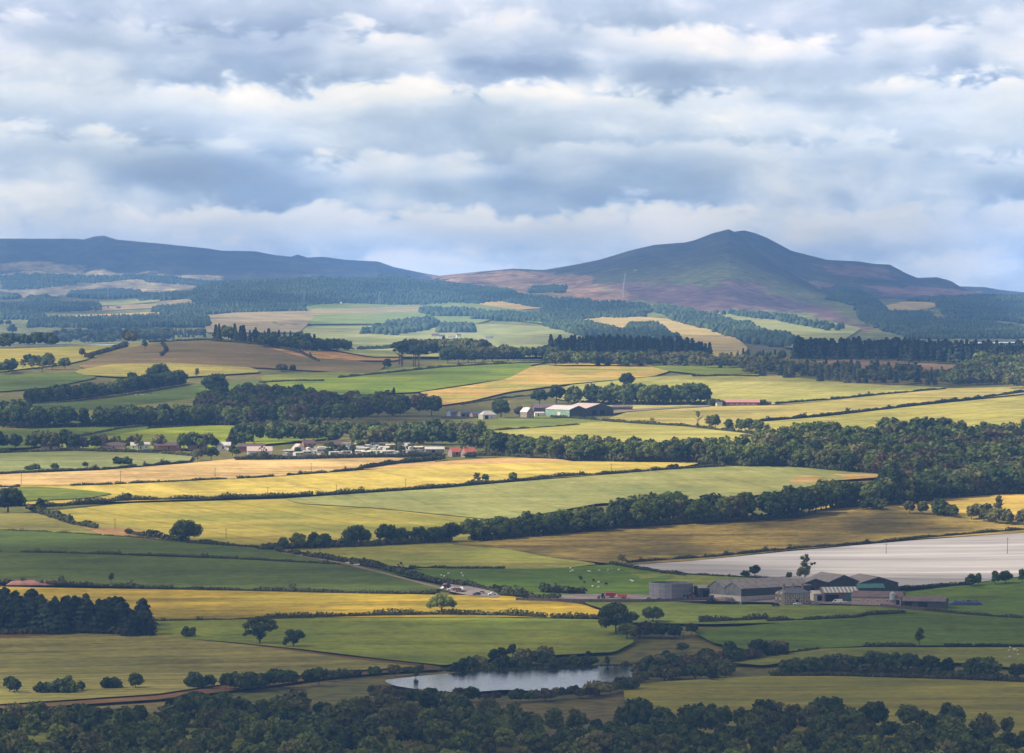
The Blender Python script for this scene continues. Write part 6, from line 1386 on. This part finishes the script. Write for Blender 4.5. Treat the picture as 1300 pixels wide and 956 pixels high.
def tractor(px, py, rz, mat, label):
    p = ground_at(px, py); o = empty('tractor', p, R(rz)); tag(o, label, 'tractor')
    mb = MB(); mb.box(-2.2, -.3, -.42, .42, .9, 1.75); mb.box(-2.3, -2.15, -.35, .35, .8, 1.6); mb.box(-.3, 1.2, -.5, .5, .8, 1.3); mb.build('bonnet', mat, o)
    mb = MB(); mb.box(-.25, 1.15, -.72, .72, 1.3, 2.75); cb = mb.build('cab', M_GLASS, o); mb = MB(); mb.box(-.35, 1.25, -.8, .8, 2.752, 2.95); mb.build('cab_roof', mat, cb)
    for y in (-.95, .95): wheel(o, .8, y, .9, .5); wheel(o, -1.7, y, .55, .35)
    mb = MB(); mb.tube((-1.2, .3, 1.75), (-1.2, .3, 2.7), .06, .06, 6); mb.build('exhaust', M_GREYP, o); return o
def trailer(px, py, rz, mat, label, L=6.5, h=2.4, cover=None):
    p = ground_at(px, py); o = empty('trailer', p, R(rz)); tag(o, label, 'trailer')
    mb = MB(); V = [(-L / 2, -1.1, .95), (L / 2, -1.1, .95), (L / 2, 1.1, .95), (-L / 2, 1.1, .95), (-L / 2 - .1, -1.25, .95 + h * .7), (L / 2 + .1, -1.25, .95 + h * .7), (L / 2 + .1, 1.25, .95 + h * .7), (-L / 2 - .1, 1.25, .95 + h * .7)]
    mb.add(V, [(0, 3, 2, 1), (0, 1, 5, 4), (1, 2, 6, 5), (2, 3, 7, 6), (3, 0, 4, 7), (4, 5, 6, 7)]); mb.build('trailer_body', mat, o)
    if cover: mb = MB(); mb.add([(-L / 2, -1.2, .96 + h * .7), (L / 2, -1.2, .96 + h * .7), (L / 2, 1.2, .96 + h * .7), (-L / 2, 1.2, .96 + h * .7), (-L / 2, 0, 1.5 + h * .7), (L / 2, 0, 1.5 + h * .7)], [(0, 1, 5, 4), (2, 3, 4, 5), (0, 4, 3), (1, 2, 5)]); mb.build('cover', cover, o)
    mb = MB(); mb.tube((-L / 2, 0, .85), (-L / 2 - 1.6, 0, .6), .08, .06, 6); mb.build('drawbar', M_GREYP, o)
    for x in (.1, 1.3):
        for y in (-1., 1.): wheel(o, x, y, .48, .4)
    return o
trailer(775, 760, 5, M_REDP, 'big red farm trailer at the yard edge', 5.2, 2.6); trailer(790, 761, -8, bm_('faded_red', (.40, .10, .07), .6, .3), 'faded red muck spreader right of the big red trailer', 4.6, 1.9)
tractor(764, 761, 10, bm_('dull_pink', (.42, .20, .18)), 'faded tractor left of the big red trailer'); trailer(866, 758, 3, M_WHITP, 'white topped trailer in front of the slurry tank', 5, 2.0, M_WHITP); tractor(868, 762, 0, M_TEALP, 'teal tractor by the slurry tank')
tractor(877, 761, 200, M_REDP, 'red tractor with white cab roof beside the lean-to'); car(822, 763, 20, M_GREYP, 'grey car in front of the slurry tank left side'); car(836, 764, -15, bm_('navy_paint', (.03, .04, .09), .4, .5), 'dark blue car in front of the slurry tank')
tractor(903, 764, 30, bm_('dark_machine', (.07, .06, .06)), 'dark loader standing before the twin gables')
car(985, 770, 12, M_BLACK, 'black car parked left of the stone farmhouse'); car(1012, 769, 10, M_WHITP, 'white car parked at the farmhouse door'); car(1035, 769, 0, M_GREYP, 'grey car on the drive right of the farmhouse')
car(1063, 767, 0, M_WHITP, 'white van before the open shed with roof lights', True); car(1070, 767, 180, M_WHITP, 'small white car right of the white van at the open shed'); car(1162, 772, 10, M_WHITP, 'small white car below the black mound')
tractor(568, 748, 20, bm_('maroon_paint', (.10, .02, .03)), 'dark maroon tractor in the gravel yard'); car(563, 748, 60, M_WHITP, 'white car at the upper end of the gravel yard'); car(573, 751, 10, M_WHITP, 'white car beside the maroon tractor'); trailer(580, 753, 0, bm_('rust_paint', (.20, .09, .06)), 'rust coloured trailer in the gravel yard', 4.6, 1.6)
car(586, 752, 90, M_WHITP, 'white van in the middle of the gravel yard', True); car(611, 755, 0, M_GREYP, 'silver car near the lower end of the gravel yard'); car(625, 757, 15, M_WHITP, 'white car at the lower tip of the gravel yard'); car(605, 757, 30, bm_('dark_paint', (.04, .04, .05)), 'dark car left of the silver car in the gravel yard')
for x_, y_, l_ in ((443, 716, 'white car on the farm track by the hedge'), (454, 718, 'second white vehicle lower on the farm track')): car(x_, y_, -20, M_WHITP, l_)
# ------------------------------------------------------------------ the middle farm
building(572, 529, 30, 6, 7, 4.0, 6.0, bm_('blue_grey_wall', (.20, .26, .33)), M_SLATE, 'blue grey outhouse at the left end of the middle farm', 'a', name='outhouse', cat='outhouse')
building(585, 530, 28, 10, 7, 4.0, 6.4, M_STONE, M_SLATE, 'steading range with dark doors left of the cottages', 'a', name='cottage', cat='steading', doors=[('a', 1, 0, 3, 2.8), ('a', 6, 0, 1.2, 2.1)], wins=[('b', 2, 1, 1, 1.2)])
building(600, 531, 26, 9, 6, 3.4, 5.6, M_PINK, M_SLATE, 'pinkish stone cottage in the middle of the farm row', 'a', name='cottage', cat='cottage', wins=[('a', 1.5, 1, 1, 1.2), ('a', 6.5, 1, 1, 1.2)], doors=[('a', 4, 0, 1, 2.1)])
building(613, 533, 28, 13, 8, 4.0, 7.0, M_CREAM, M_PALER, 'pale cottage with hipped roof and a dark doorway', 'a', name='cottage', cat='cottage', hip=True, doors=[('a', 2, 0, 3.4, 3.2)], wins=[('a', 8, 1, 1, 1.4), ('b', 2, 1, 1, 1.4), ('b', 5, 1, 1, 1.4)])
building(669, 532, 40, 8, 9, 5.6, 9.4, M_STONE, M_PALER, 'gabled stone farmhouse with a pale lit roof slope', 'b', name='farmhouse', cat='house', wins=[('a', 1.5, 1, 1, 1.5), ('a', 5, 1, 1, 1.5), ('a', 3.4, 4, 1, 1.4), ('b', 2, 1, 1, 1.5), ('b', 6, 1, 1, 1.5)], chims=[(4, .8, .9), (4, 8.2, .9)])
building(679, 529, 20, 9, 5, 2.6, 3.6, M_WHITE, M_PALER, 'small white outbuilding beside the gabled farmhouse', 'a', name='outbuilding', cat='outbuilding', doors=[('a', 3, 0, 1, 2)])
building(678, 524, 12, 34, 10, 4.4, 7.4, M_TIN, M_TIN, 'long brown roofed steading behind the mint green shed', 'a', name='steading', cat='steading')
s1 = building(723, 530, 40, 20, 32, 6.2, 9.4, M_MINT, M_PALER, 'mint green walled shed with a pale roof and dark gable', 'b', gable=M_DKGRN, doors=[('b', 12, 0, 4, 4, M_CREAM)])  # shade of the gable end is put into its darker colour
building(745, 527, 38, 30, 30, 6.0, 9.8, M_DKGRN, M_PINKR, 'largest dark gabled shed with a pinkish roof at the middle farm', 'b', gable=M_DKGRN, doors=[('a', 6, 0, 5, 4), ('a', 15, 0, 5, 4)])
building(779, 521, 4, 17, 7, 2.8, 4.2, M_TIN, M_TIN, 'low dark shed at the right end of the middle farm', 'a')
building(918, 515, -2, 33, 8, 3.2, 5.6, M_BRICK, bm_('pink_tile', (.44, .22, .19), .85, .1, .15), 'long low barn with a dusty pink roof by the tree block', 'a', name='barn', cat='barn', wins=[('a', 2 + i * 5, 1, 1.2, 1.1) for i in range(6)], doors=[('a', 31, 0, 1.4, 2.2)])
building(910, 516, 10, 5, 5, 2.6, 3.8, M_CREAM, M_SLATE, 'tiny cream hut at the left of the pink roofed barn', 'a', name='hut', cat='hut')
building(968, 514, 0, 8, 4, 2.2, 3.0, M_TIN, M_TIN, 'low rusty shelter right of the pink roofed barn', 'a', name='shelter', cat='shelter')
wall([(560, 530), (640, 532), (700, 532), (745, 531)], .8, .6, M_DRY, 'grey field wall before the middle farm')
# ------------------------------------------------------------------ the village and caravan park
building(574, 578, 30, 8, 6.5, 2.6, 5.6, M_STONE, M_ORANGE, 'left red roofed cottage beside the stubble field', 'a', name='cottage', cat='cottage', wins=[('a', 1.5, 1, 1, 1.2), ('a', 5.6, 1, 1, 1.2)], doors=[('a', 3.6, 0, 1, 2)])
building(591, 579, 30, 9, 7, 2.8, 6.2, M_STONE, M_ORANGE, 'right red roofed cottage, brighter and slightly larger', 'a', name='cottage', cat='cottage', wins=[('a', 1.5, 1, 1, 1.2), ('a', 6.4, 1, 1, 1.2)], doors=[('a', 4, 0, 1, 2)], chims=[(1, 3.5, .7)])
building(314, 579, 4, 18, 9, 3.8, 6.8, M_WHITE, M_PINKR, 'long white barn with a pinkish roof at the edge of the stubble', 'a', name='barn', cat='barn', wins=[('a', 2 + i * 3.2, 1, 1.2, 1.2) for i in range(5)])
building(302, 572, 4, 20, 8, 3.0, 5.2, M_BRICK, M_BROWNR, 'brown roofed terrace behind the white barn', 'a', name='terrace', cat='houses', chims=[(4, 4, .7), (12, 4, .7)])
building(376, 577, 24, 7, 9, 4.2, 7.6, M_WHITE, M_PINKR, 'white gabled house with a pink roof at the left of the caravans', 'b', name='house', cat='house', wins=[('a', 1, 1, 1, 1.3), ('a', 4.4, 1, 1, 1.3), ('a', 2.8, 4.2, 1, 1.1)])
building(386, 571, 18, 9, 7, 4.6, 7.2, M_BRICK, M_BROWNR, 'dark red house behind the white gabled one', 'a', name='house', cat='house', chims=[(1, 3.5, .8), (8, 3.5, .8)], wins=[('a', 2, 3.2, 1, 1), ('a', 6, 3.2, 1, 1)])
building(415, 571, 14, 11, 7, 4.0, 6.8, M_BRICK, M_BROWNR, 'brown roofed house above the middle of the caravan park', 'a', name='house', cat='house', chims=[(1, 3.5, .8)], wins=[('a', 2, 2.6, 1, 1), ('a', 7, 2.6, 1, 1)])
building(434, 572, 4, 10, 7, 2.6, 4.2, M_CREAM, M_SLATE, 'slate roofed bungalow behind the caravans', 'a', name='bungalow', cat='bungalow', wins=[('a', 2, 1, 1, 1), ('a', 6, 1, 1, 1)])
building(540, 575, 4, 14, 7, 2.8, 4.4, M_GREYP, M_PALER, 'grey park hall with a pale roof at the right of the caravans', 'a', name='hall', cat='hall', doors=[('a', 5, 0, 2, 2.2)])
for (x_, y_, L_, l_) in ((52, 571, 13, 'leftmost low brown roofed cottage under the dark pasture'), (84, 570, 10, 'low brown cottage half hidden by garden trees'), (128, 571, 18, 'long dark roofed cottage row beneath the village trees'), (166, 571, 14, 'white bungalow with a pale roof among the brown village roofs'), (196, 571, 20, 'long brown roof right of the white bungalow'), (238, 570, 15, 'dark brown roof left of the terrace'), (272, 570, 12, 'small white house with a pale roof joined to the terrace end')):
    building(x_, y_, rnd.uniform(-4, 8), L_, 7, 2.8, 5.0, (M_WHITE if x_ in (166, 272) else M_PINK if L_ % 4 else M_BRICK), M_PALER if x_ in (166, 272) else M_BROWNR, l_, 'a', name='cottage', cat='cottage', wins=[('a', 1.5, 1, 1, 1), ('a', L_ - 3, 1, 1, 1)], doors=[('a', L_ / 2, 0, 1, 2)])
CARAV = [bm_('caravan_white', (.50, .50, .47), .5, .4, .05), bm_('caravan_cream', (.46, .38, .28), .5, .4, .05), bm_('caravan_green', (.30, .37, .31), .5, .4, .05), bm_('caravan_blue', (.36, .41, .44), .5, .4, .05), bm_('caravan_beige', (.58, .46, .38), .5, .4, .05)]
def caravan_proto(mat, L):
    o = empty('static_caravan', (0, 0, 0)); mb = MB(); x = L / 2
    mb.add([(-x, -1.6, .6), (x, -1.6, .6), (x, 1.6, .6), (-x, 1.6, .6), (-x, -1.6, 2.9), (x, -1.6, 2.9), (x, 1.6, 2.9), (-x, 1.6, 2.9)], [(0, 1, 5, 4), (1, 2, 6, 5), (2, 3, 7, 6), (3, 0, 4, 7), (0, 3, 2, 1)]); mb.build('body', mat, o)
    mb = MB(); mb.add([(-x - .15, -1.75, 2.86), (x + .15, -1.75, 2.86), (x + .15, 1.75, 2.86), (-x - .15, 1.75, 2.86), (-x - .15, 0, 3.45), (x + .15, 0, 3.45)], [(0, 1, 5, 4), (2, 3, 4, 5), (0, 4, 3), (1, 2, 5), (0, 3, 2, 1)]); mb.build('roof', rnd.choice([M_PALER, M_GREYR, M_CREAM]), o)
    mb = MB(); mb.box(-x + .1, x - .1, -1.5, 1.5, -.8, .6); mb.build('skirt', M_GREYP, o)
    for u in (-.36, -.12, .2, .38):
        mb = MB(); mb.box(u * L - .6, u * L + .6, -1.66, -1.58, 1.5, 2.3); mb.build('window', M_GLASS, o)
    return o
protos = [caravan_proto(m_, L_) for m_, L_ in zip(CARAV, (7.5, 6.8, 7.8, 7, 6.6))]
def copy_tree(o, parent=None):
    c = o.copy(); col.objects.link(c); c.parent = parent
    for ch in o.children: copy_tree(ch, c)
    return c
CN = ['white', 'cream', 'pale green', 'pale blue', 'beige']; RN = ['in the front rank behind the clipped hedge', 'in the second rank of the park', 'in the third rank of the park', 'in the back rank below the trees']
k_used = set()
for r_i, (yy, x0, x1, st) in enumerate(((578, 362, 522, 8.0), (575, 366, 535, 8.6), (572, 392, 540, 9.6), (569, 440, 520, 11))):
    x = x0
    while x < x1:
        k = rnd.choice([0, 0, 0, 1, 1, 2, 3, 4]); p = at(x, yy + rnd.uniform(-2.0, 1.6) - (x - 440) * .008)
        o = protos[k] if k not in k_used else copy_tree(protos[k]); k_used.add(k)
        o.location = p + Vector((0, 0, .1)); o.rotation_euler = (0, 0, R(rnd.choice([rnd.uniform(-20, 20), rnd.uniform(45, 90), rnd.uniform(60, 110), rnd.uniform(20, 45)])))
        tag(o, CN[k] + ' static caravan ' + RN[r_i], 'caravan', 'static caravans of the park, ' + CN[k] + ', ' + RN[r_i]); x += st * rnd.uniform(.85, 1.25)
belt([(372, 578), (420, 577), (470, 576), (525, 577)], 13, 1, 3, (4, 7.5), ['oak', 'bush', 'olive'], 'small garden tree between the static caravans', 'small trees between the caravans', width=.9)
belt([(400, 573), (450, 571), (520, 572)], 13, 1, 3, (4, 8.5), ['oak', 'dark', 'olive'], 'taller tree between the back ranks of caravans', 'trees between the back caravans')
# the far farm and little houses in the haze
for (x_, y_, L_, wl, rf, l_) in ((548, 428, 16, M_PINK, M_TIN, 'long brown roofed barn of the far pink farm'), (556, 430, 14, M_WHITE, M_REDR, 'white walled barn with reddish roof at the far farm'), (568, 430, 16, M_WHITE, M_PINK, 'pink and white shed at the far farm'), (580, 429, 9, M_WHITE, M_TIN, 'small white cottage right of the far farm'),
        (616, 432, 16, M_WHITE, M_GREYR, 'pale barn in the far vale beyond the pines'), (36, 383, 12, M_PINK, M_PINKR, 'pink roofed house by the round hazy copse'), (148, 392, 12, M_TIN, M_REDR, 'brown roofed farm by the far pale meadow'), (136, 392, 5, M_REDP, M_REDP, 'tiny red shed standing alone in the far vale'),
        (432, 386, 5, M_WHITE, M_WHITE, 'tiny white cottage under the teal forest'), (96, 416, 4, M_WHITE, M_SLATE, 'narrow white house peeping over the ridge wood'), (806, 344, 7, M_WHITE, M_SLATE, 'small white building high on the heather slope'), (478, 355, 9, M_WHITE, M_SLATE, 'small white farm at the dark shelter wood')):
    building(x_, y_, rnd.uniform(0, 14), L_, 7, 3.2 if L_ > 4 else 7, 6 if L_ > 4 else 9, wl, rf, l_, 'a', name='farmhouse' if L_ < 10 else 'barn', cat='farm building', over=.3)
# pale track up the heather slope
field([(790.6, 379), (789.5, 370), (791.6, 358), (793.6, 347), (794.8, 347), (793.2, 358), (791.4, 370), (792.6, 379)], bm_('pale_stone_track', (.34, .31, .28), .9, .1, .3, .05), 'pale scar running straight up the heather slope', 'track', 'track', 1.5, 5)
# ------------------------------------------------------------------ poles and pylons
def pole(px, py, hpx, label, arm=True, double=False):
    p = ground_at(px, py); h = hpx * p.y / F; o = empty('utility_pole', p); tag(o, label, 'utility pole')
    for dx in ((-.7, .7) if double else (0,)): mb = MB(); mb.tube((dx, 0, -.5), (dx, 0, h), .17, .12, 7); mb.build('post', M_WOOD, o)
    mb = MB(); mb.box(-1.1, 1.1, -.06, .06, h - .5, h - .36); ar = mb.build('crossarm', M_WOOD, o)
    for x in (-.95, 0, .95): mb = MB(); mb.lathe([(.07, h - .36), (.1, h - .25), (.05, h - .1)], 8, x, 0); mb.build('insulator', M_WHITP, ar)
for x_, y_, h_, l_ in ((27, 615, 16, 'on the orange stubble nearest the frame edge'), (153, 612, 14, 'on the orange stubble above the pale end of the hedge'), (273, 608, 14, 'on the orange stubble below the terrace'), (395, 601, 13, 'at the right end of the orange stubble'), (427, 627, 12, 'in the golden barley near the long hedge'),
        (515, 619, 11, 'in the golden barley above the oats'), (340, 629, 10, 'at the left of the golden barley'), (776, 600, 11, 'in the golden barley close to the tree belt'), (287, 683, 12, 'on the olive barley right of the dark oak'), (146, 672, 13, 'on the tan bank under the olive barley'),
        (1125, 703, 13, 'at the left of the two in the white film field'), (1279, 703, 20, 'taller of the two in the white film field'), (1069, 857, 18, 'in the gap of the thick lower hedge'), (1159, 861, 14, 'before the thick lower hedge, right of the gap'), (868, 812, 10, 'on the rough valley bank'), (406, 704, 8, 'beside the farm track hedge')):
    pole(x_, y_, h_, 'wooden utility pole ' + l_)
def pylon(px, py, hpx, label):
    p = at(px, py); h = hpx * p.y / F; o = empty('pylon', p, R(20)); tag(o, label, 'pylon', None); w0 = h * .11; mb = MB(); r0 = .16
    lv = [(0, w0), (.25, w0 * .68), (.5, w0 * .42), (.7, w0 * .26), (1, .15)]
    for (a, wa), (b, wb) in zip(lv[:-1], lv[1:]):
        c0 = [(-wa, -wa), (wa, -wa), (wa, wa), (-wa, wa)]; c1 = [(-wb, -wb), (wb, -wb), (wb, wb), (-wb, wb)]
        for i in range(4):
            j = (i + 1) % 4; mb.tube((*c0[i], a * h - (2 if a == 0 else 0)), (*c1[i], b * h), r0, r0, 4); mb.tube((*c0[i], a * h), (*c1[j], b * h), r0 * .6, r0 * .6, 4); mb.tube((*c0[j], a * h), (*c1[i], b * h), r0 * .6, r0 * .6, 4)
    mb.build('mast', M_GALV, o)
    for z, L in ((.66, .2), (.79, .25), (.91, .17)):
        m2 = MB(); L = L * h; m2.tube((-L, 0, z * h), (0, 0, z * h + L * .18), .14, .14, 4); m2.tube((L, 0, z * h), (0, 0, z * h + L * .18), .14, .14, 4); m2.tube((-L, 0, z * h), (L, 0, z * h), .14, .14, 4); m2.build('crossarm', M_GALV, o)
for x_, y_, h_, l_ in ((66, 382, 24, 'first pylon of the line from the left, in front of the moorland'), (137, 391, 24, 'pylon above the tiny red shed'), (208, 392, 24, 'pylon over the blue conifer belt'), (275, 384, 22, 'pylon at the edge of the teal forest'), (386, 388, 20, 'pylon left of the far green field'), (482, 389, 20, 'pylon rising before the teal forest'), (60, 604, 0, '')):
    if h_: pylon(x_, y_, h_, 'grey lattice ' + l_)
# ------------------------------------------------------------------ animals
def beast_mesh(name, mat, L=1.2, hgt=.85, bulk=.42, head=.22):
    """one continuous body: barrel, neck, head and four jointed legs grown from a skeleton"""
    V = [(0, 0, hgt * .72), (L * .38, 0, hgt * .74), (-L * .38, 0, hgt * .76), (-L * .56, 0, hgt * .92), (-L * .78, 0, hgt * .84), (L * .52, 0, hgt * .66)]
    E = [(0, 1), (0, 2), (2, 3), (3, 4), (1, 5)]; Rr = [bulk, bulk * .86, bulk * .78, bulk * .42, head * .62, .05]
    for sx, b in ((.36, 1), (-.34, 2)):
        for sy in (-1, 1):
            i = len(V); V += [(L * sx, sy * bulk * .5, hgt * .46), (L * sx + (.05 if sx > 0 else -.02), sy * bulk * .52, hgt * .24), (L * sx, sy * bulk * .52, 0)]; Rr += [bulk * .3, .06 + bulk * .05, .055]
            E += [(b, i), (i, i + 1), (i + 1, i + 2)]
    me = bpy.data.meshes.new(name); me.from_pydata(V, E, []); o = bpy.data.objects.new(name, me); col.objects.link(o)
    md = o.modifiers.new('skin', 'SKIN'); sk = me.skin_vertices[0].data if me.skin_vertices else None
    if sk is None:
        bpy.context.view_layer.objects.active = o; bpy.ops.object.select_all(action='DESELECT'); o.select_set(True)
        bpy.ops.mesh.customdata_skin_add(); sk = me.skin_vertices[0].data
    for i, r in enumerate(Rr): sk[i].radius = (r, r)
    sk[0].use_root = True
    o.modifiers.new('sub', 'SUBSURF').levels = 1
    dg = bpy.context.evaluated_depsgraph_get(); m2 = bpy.data.meshes.new_from_object(o.evaluated_get(dg)); m2.name = name; m2.materials.clear(); m2.materials.append(mat)
    bpy.data.objects.remove(o); return m2
FLEECE = bm_('fleece', (.66, .62, .54), .95, .1, .12, 4.); HIDE = bm_('dark_hide', (.035, .028, .025), .8, .2, .2, 2.)
ewe = beast_mesh('sheep', FLEECE); cow = beast_mesh('cow', HIDE, 2.1, 1.45, .5, .3); wcow = beast_mesh('cow', bm_('pale_hide', (.58, .48, .38), .8, .2), 2.1, 1.45, .5, .3)
SH = [((545, 733), (610, 729), 5, 'white sheep near the hedge of the sheep pasture, upper left end', 1.9), ((690, 722), (800, 727), 9, 'white sheep in the upper part of the pasture by the white film field', 1.6), ((720, 738), (765, 752), 5, 'white sheep in the lower part of the pasture by the thicket', 1.7), ((799, 737), (806, 741), 3, 'white sheep in the huddle left of the slurry tank', 1.7),
      ((1255, 824), (1295, 838), 9, 'white sheep grazing in the light green field at the lower right', 1.5), ((544, 538), (562, 541), 7, 'pale sheep in the huddle before the middle farm', 1.8), ((566, 536), (612, 541), 6, 'pale sheep spread along the pasture before the middle farm', 1.8), ((150, 502), (185, 498), 6, 'white sheep on the shaded pasture between the woods', 1.8), ((1110, 857), (1120, 857), 1, 'single sheep by the hedge bottom near the lake meadow', 1.4)]
for (x0, y0), (x1, y1), n, l_, sz in SH:
    for i in range(n):
        p = ground_at(rnd.uniform(x0, x1), rnd.uniform(min(y0, y1), max(y0, y1)))
        o = link('sheep', ewe, (), None, p); o.rotation_euler = (0, 0, rnd.uniform(0, 6.28)); o.scale = (sz * .56,) * 3; tag(o, l_, 'sheep', l_.replace('white sheep', 'sheep').replace('pale sheep', 'sheep'))
for (x0, y0), (x1, y1), n, l_, me in (((182, 501), (192, 499), 4, 'dark cow in the knot of cattle on the shaded pasture', cow), ((580, 536), (600, 539), 3, 'dark cow before the middle farm cottages', cow), ((690, 735), (770, 745), 5, 'dark cow grazing left of the slurry tank', cow), ((600, 536), (606, 538), 1, 'fawn cow before the middle farm', wcow)):
    for i in range(n):
        p = ground_at(rnd.uniform(x0, x1), rnd.uniform(min(y0, y1), max(y0, y1))); o = link('cow', me, (), None, p); o.rotation_euler = (0, 0, rnd.uniform(0, 6.28)); tag(o, l_, 'cow', l_.replace('dark cow', 'cows'))
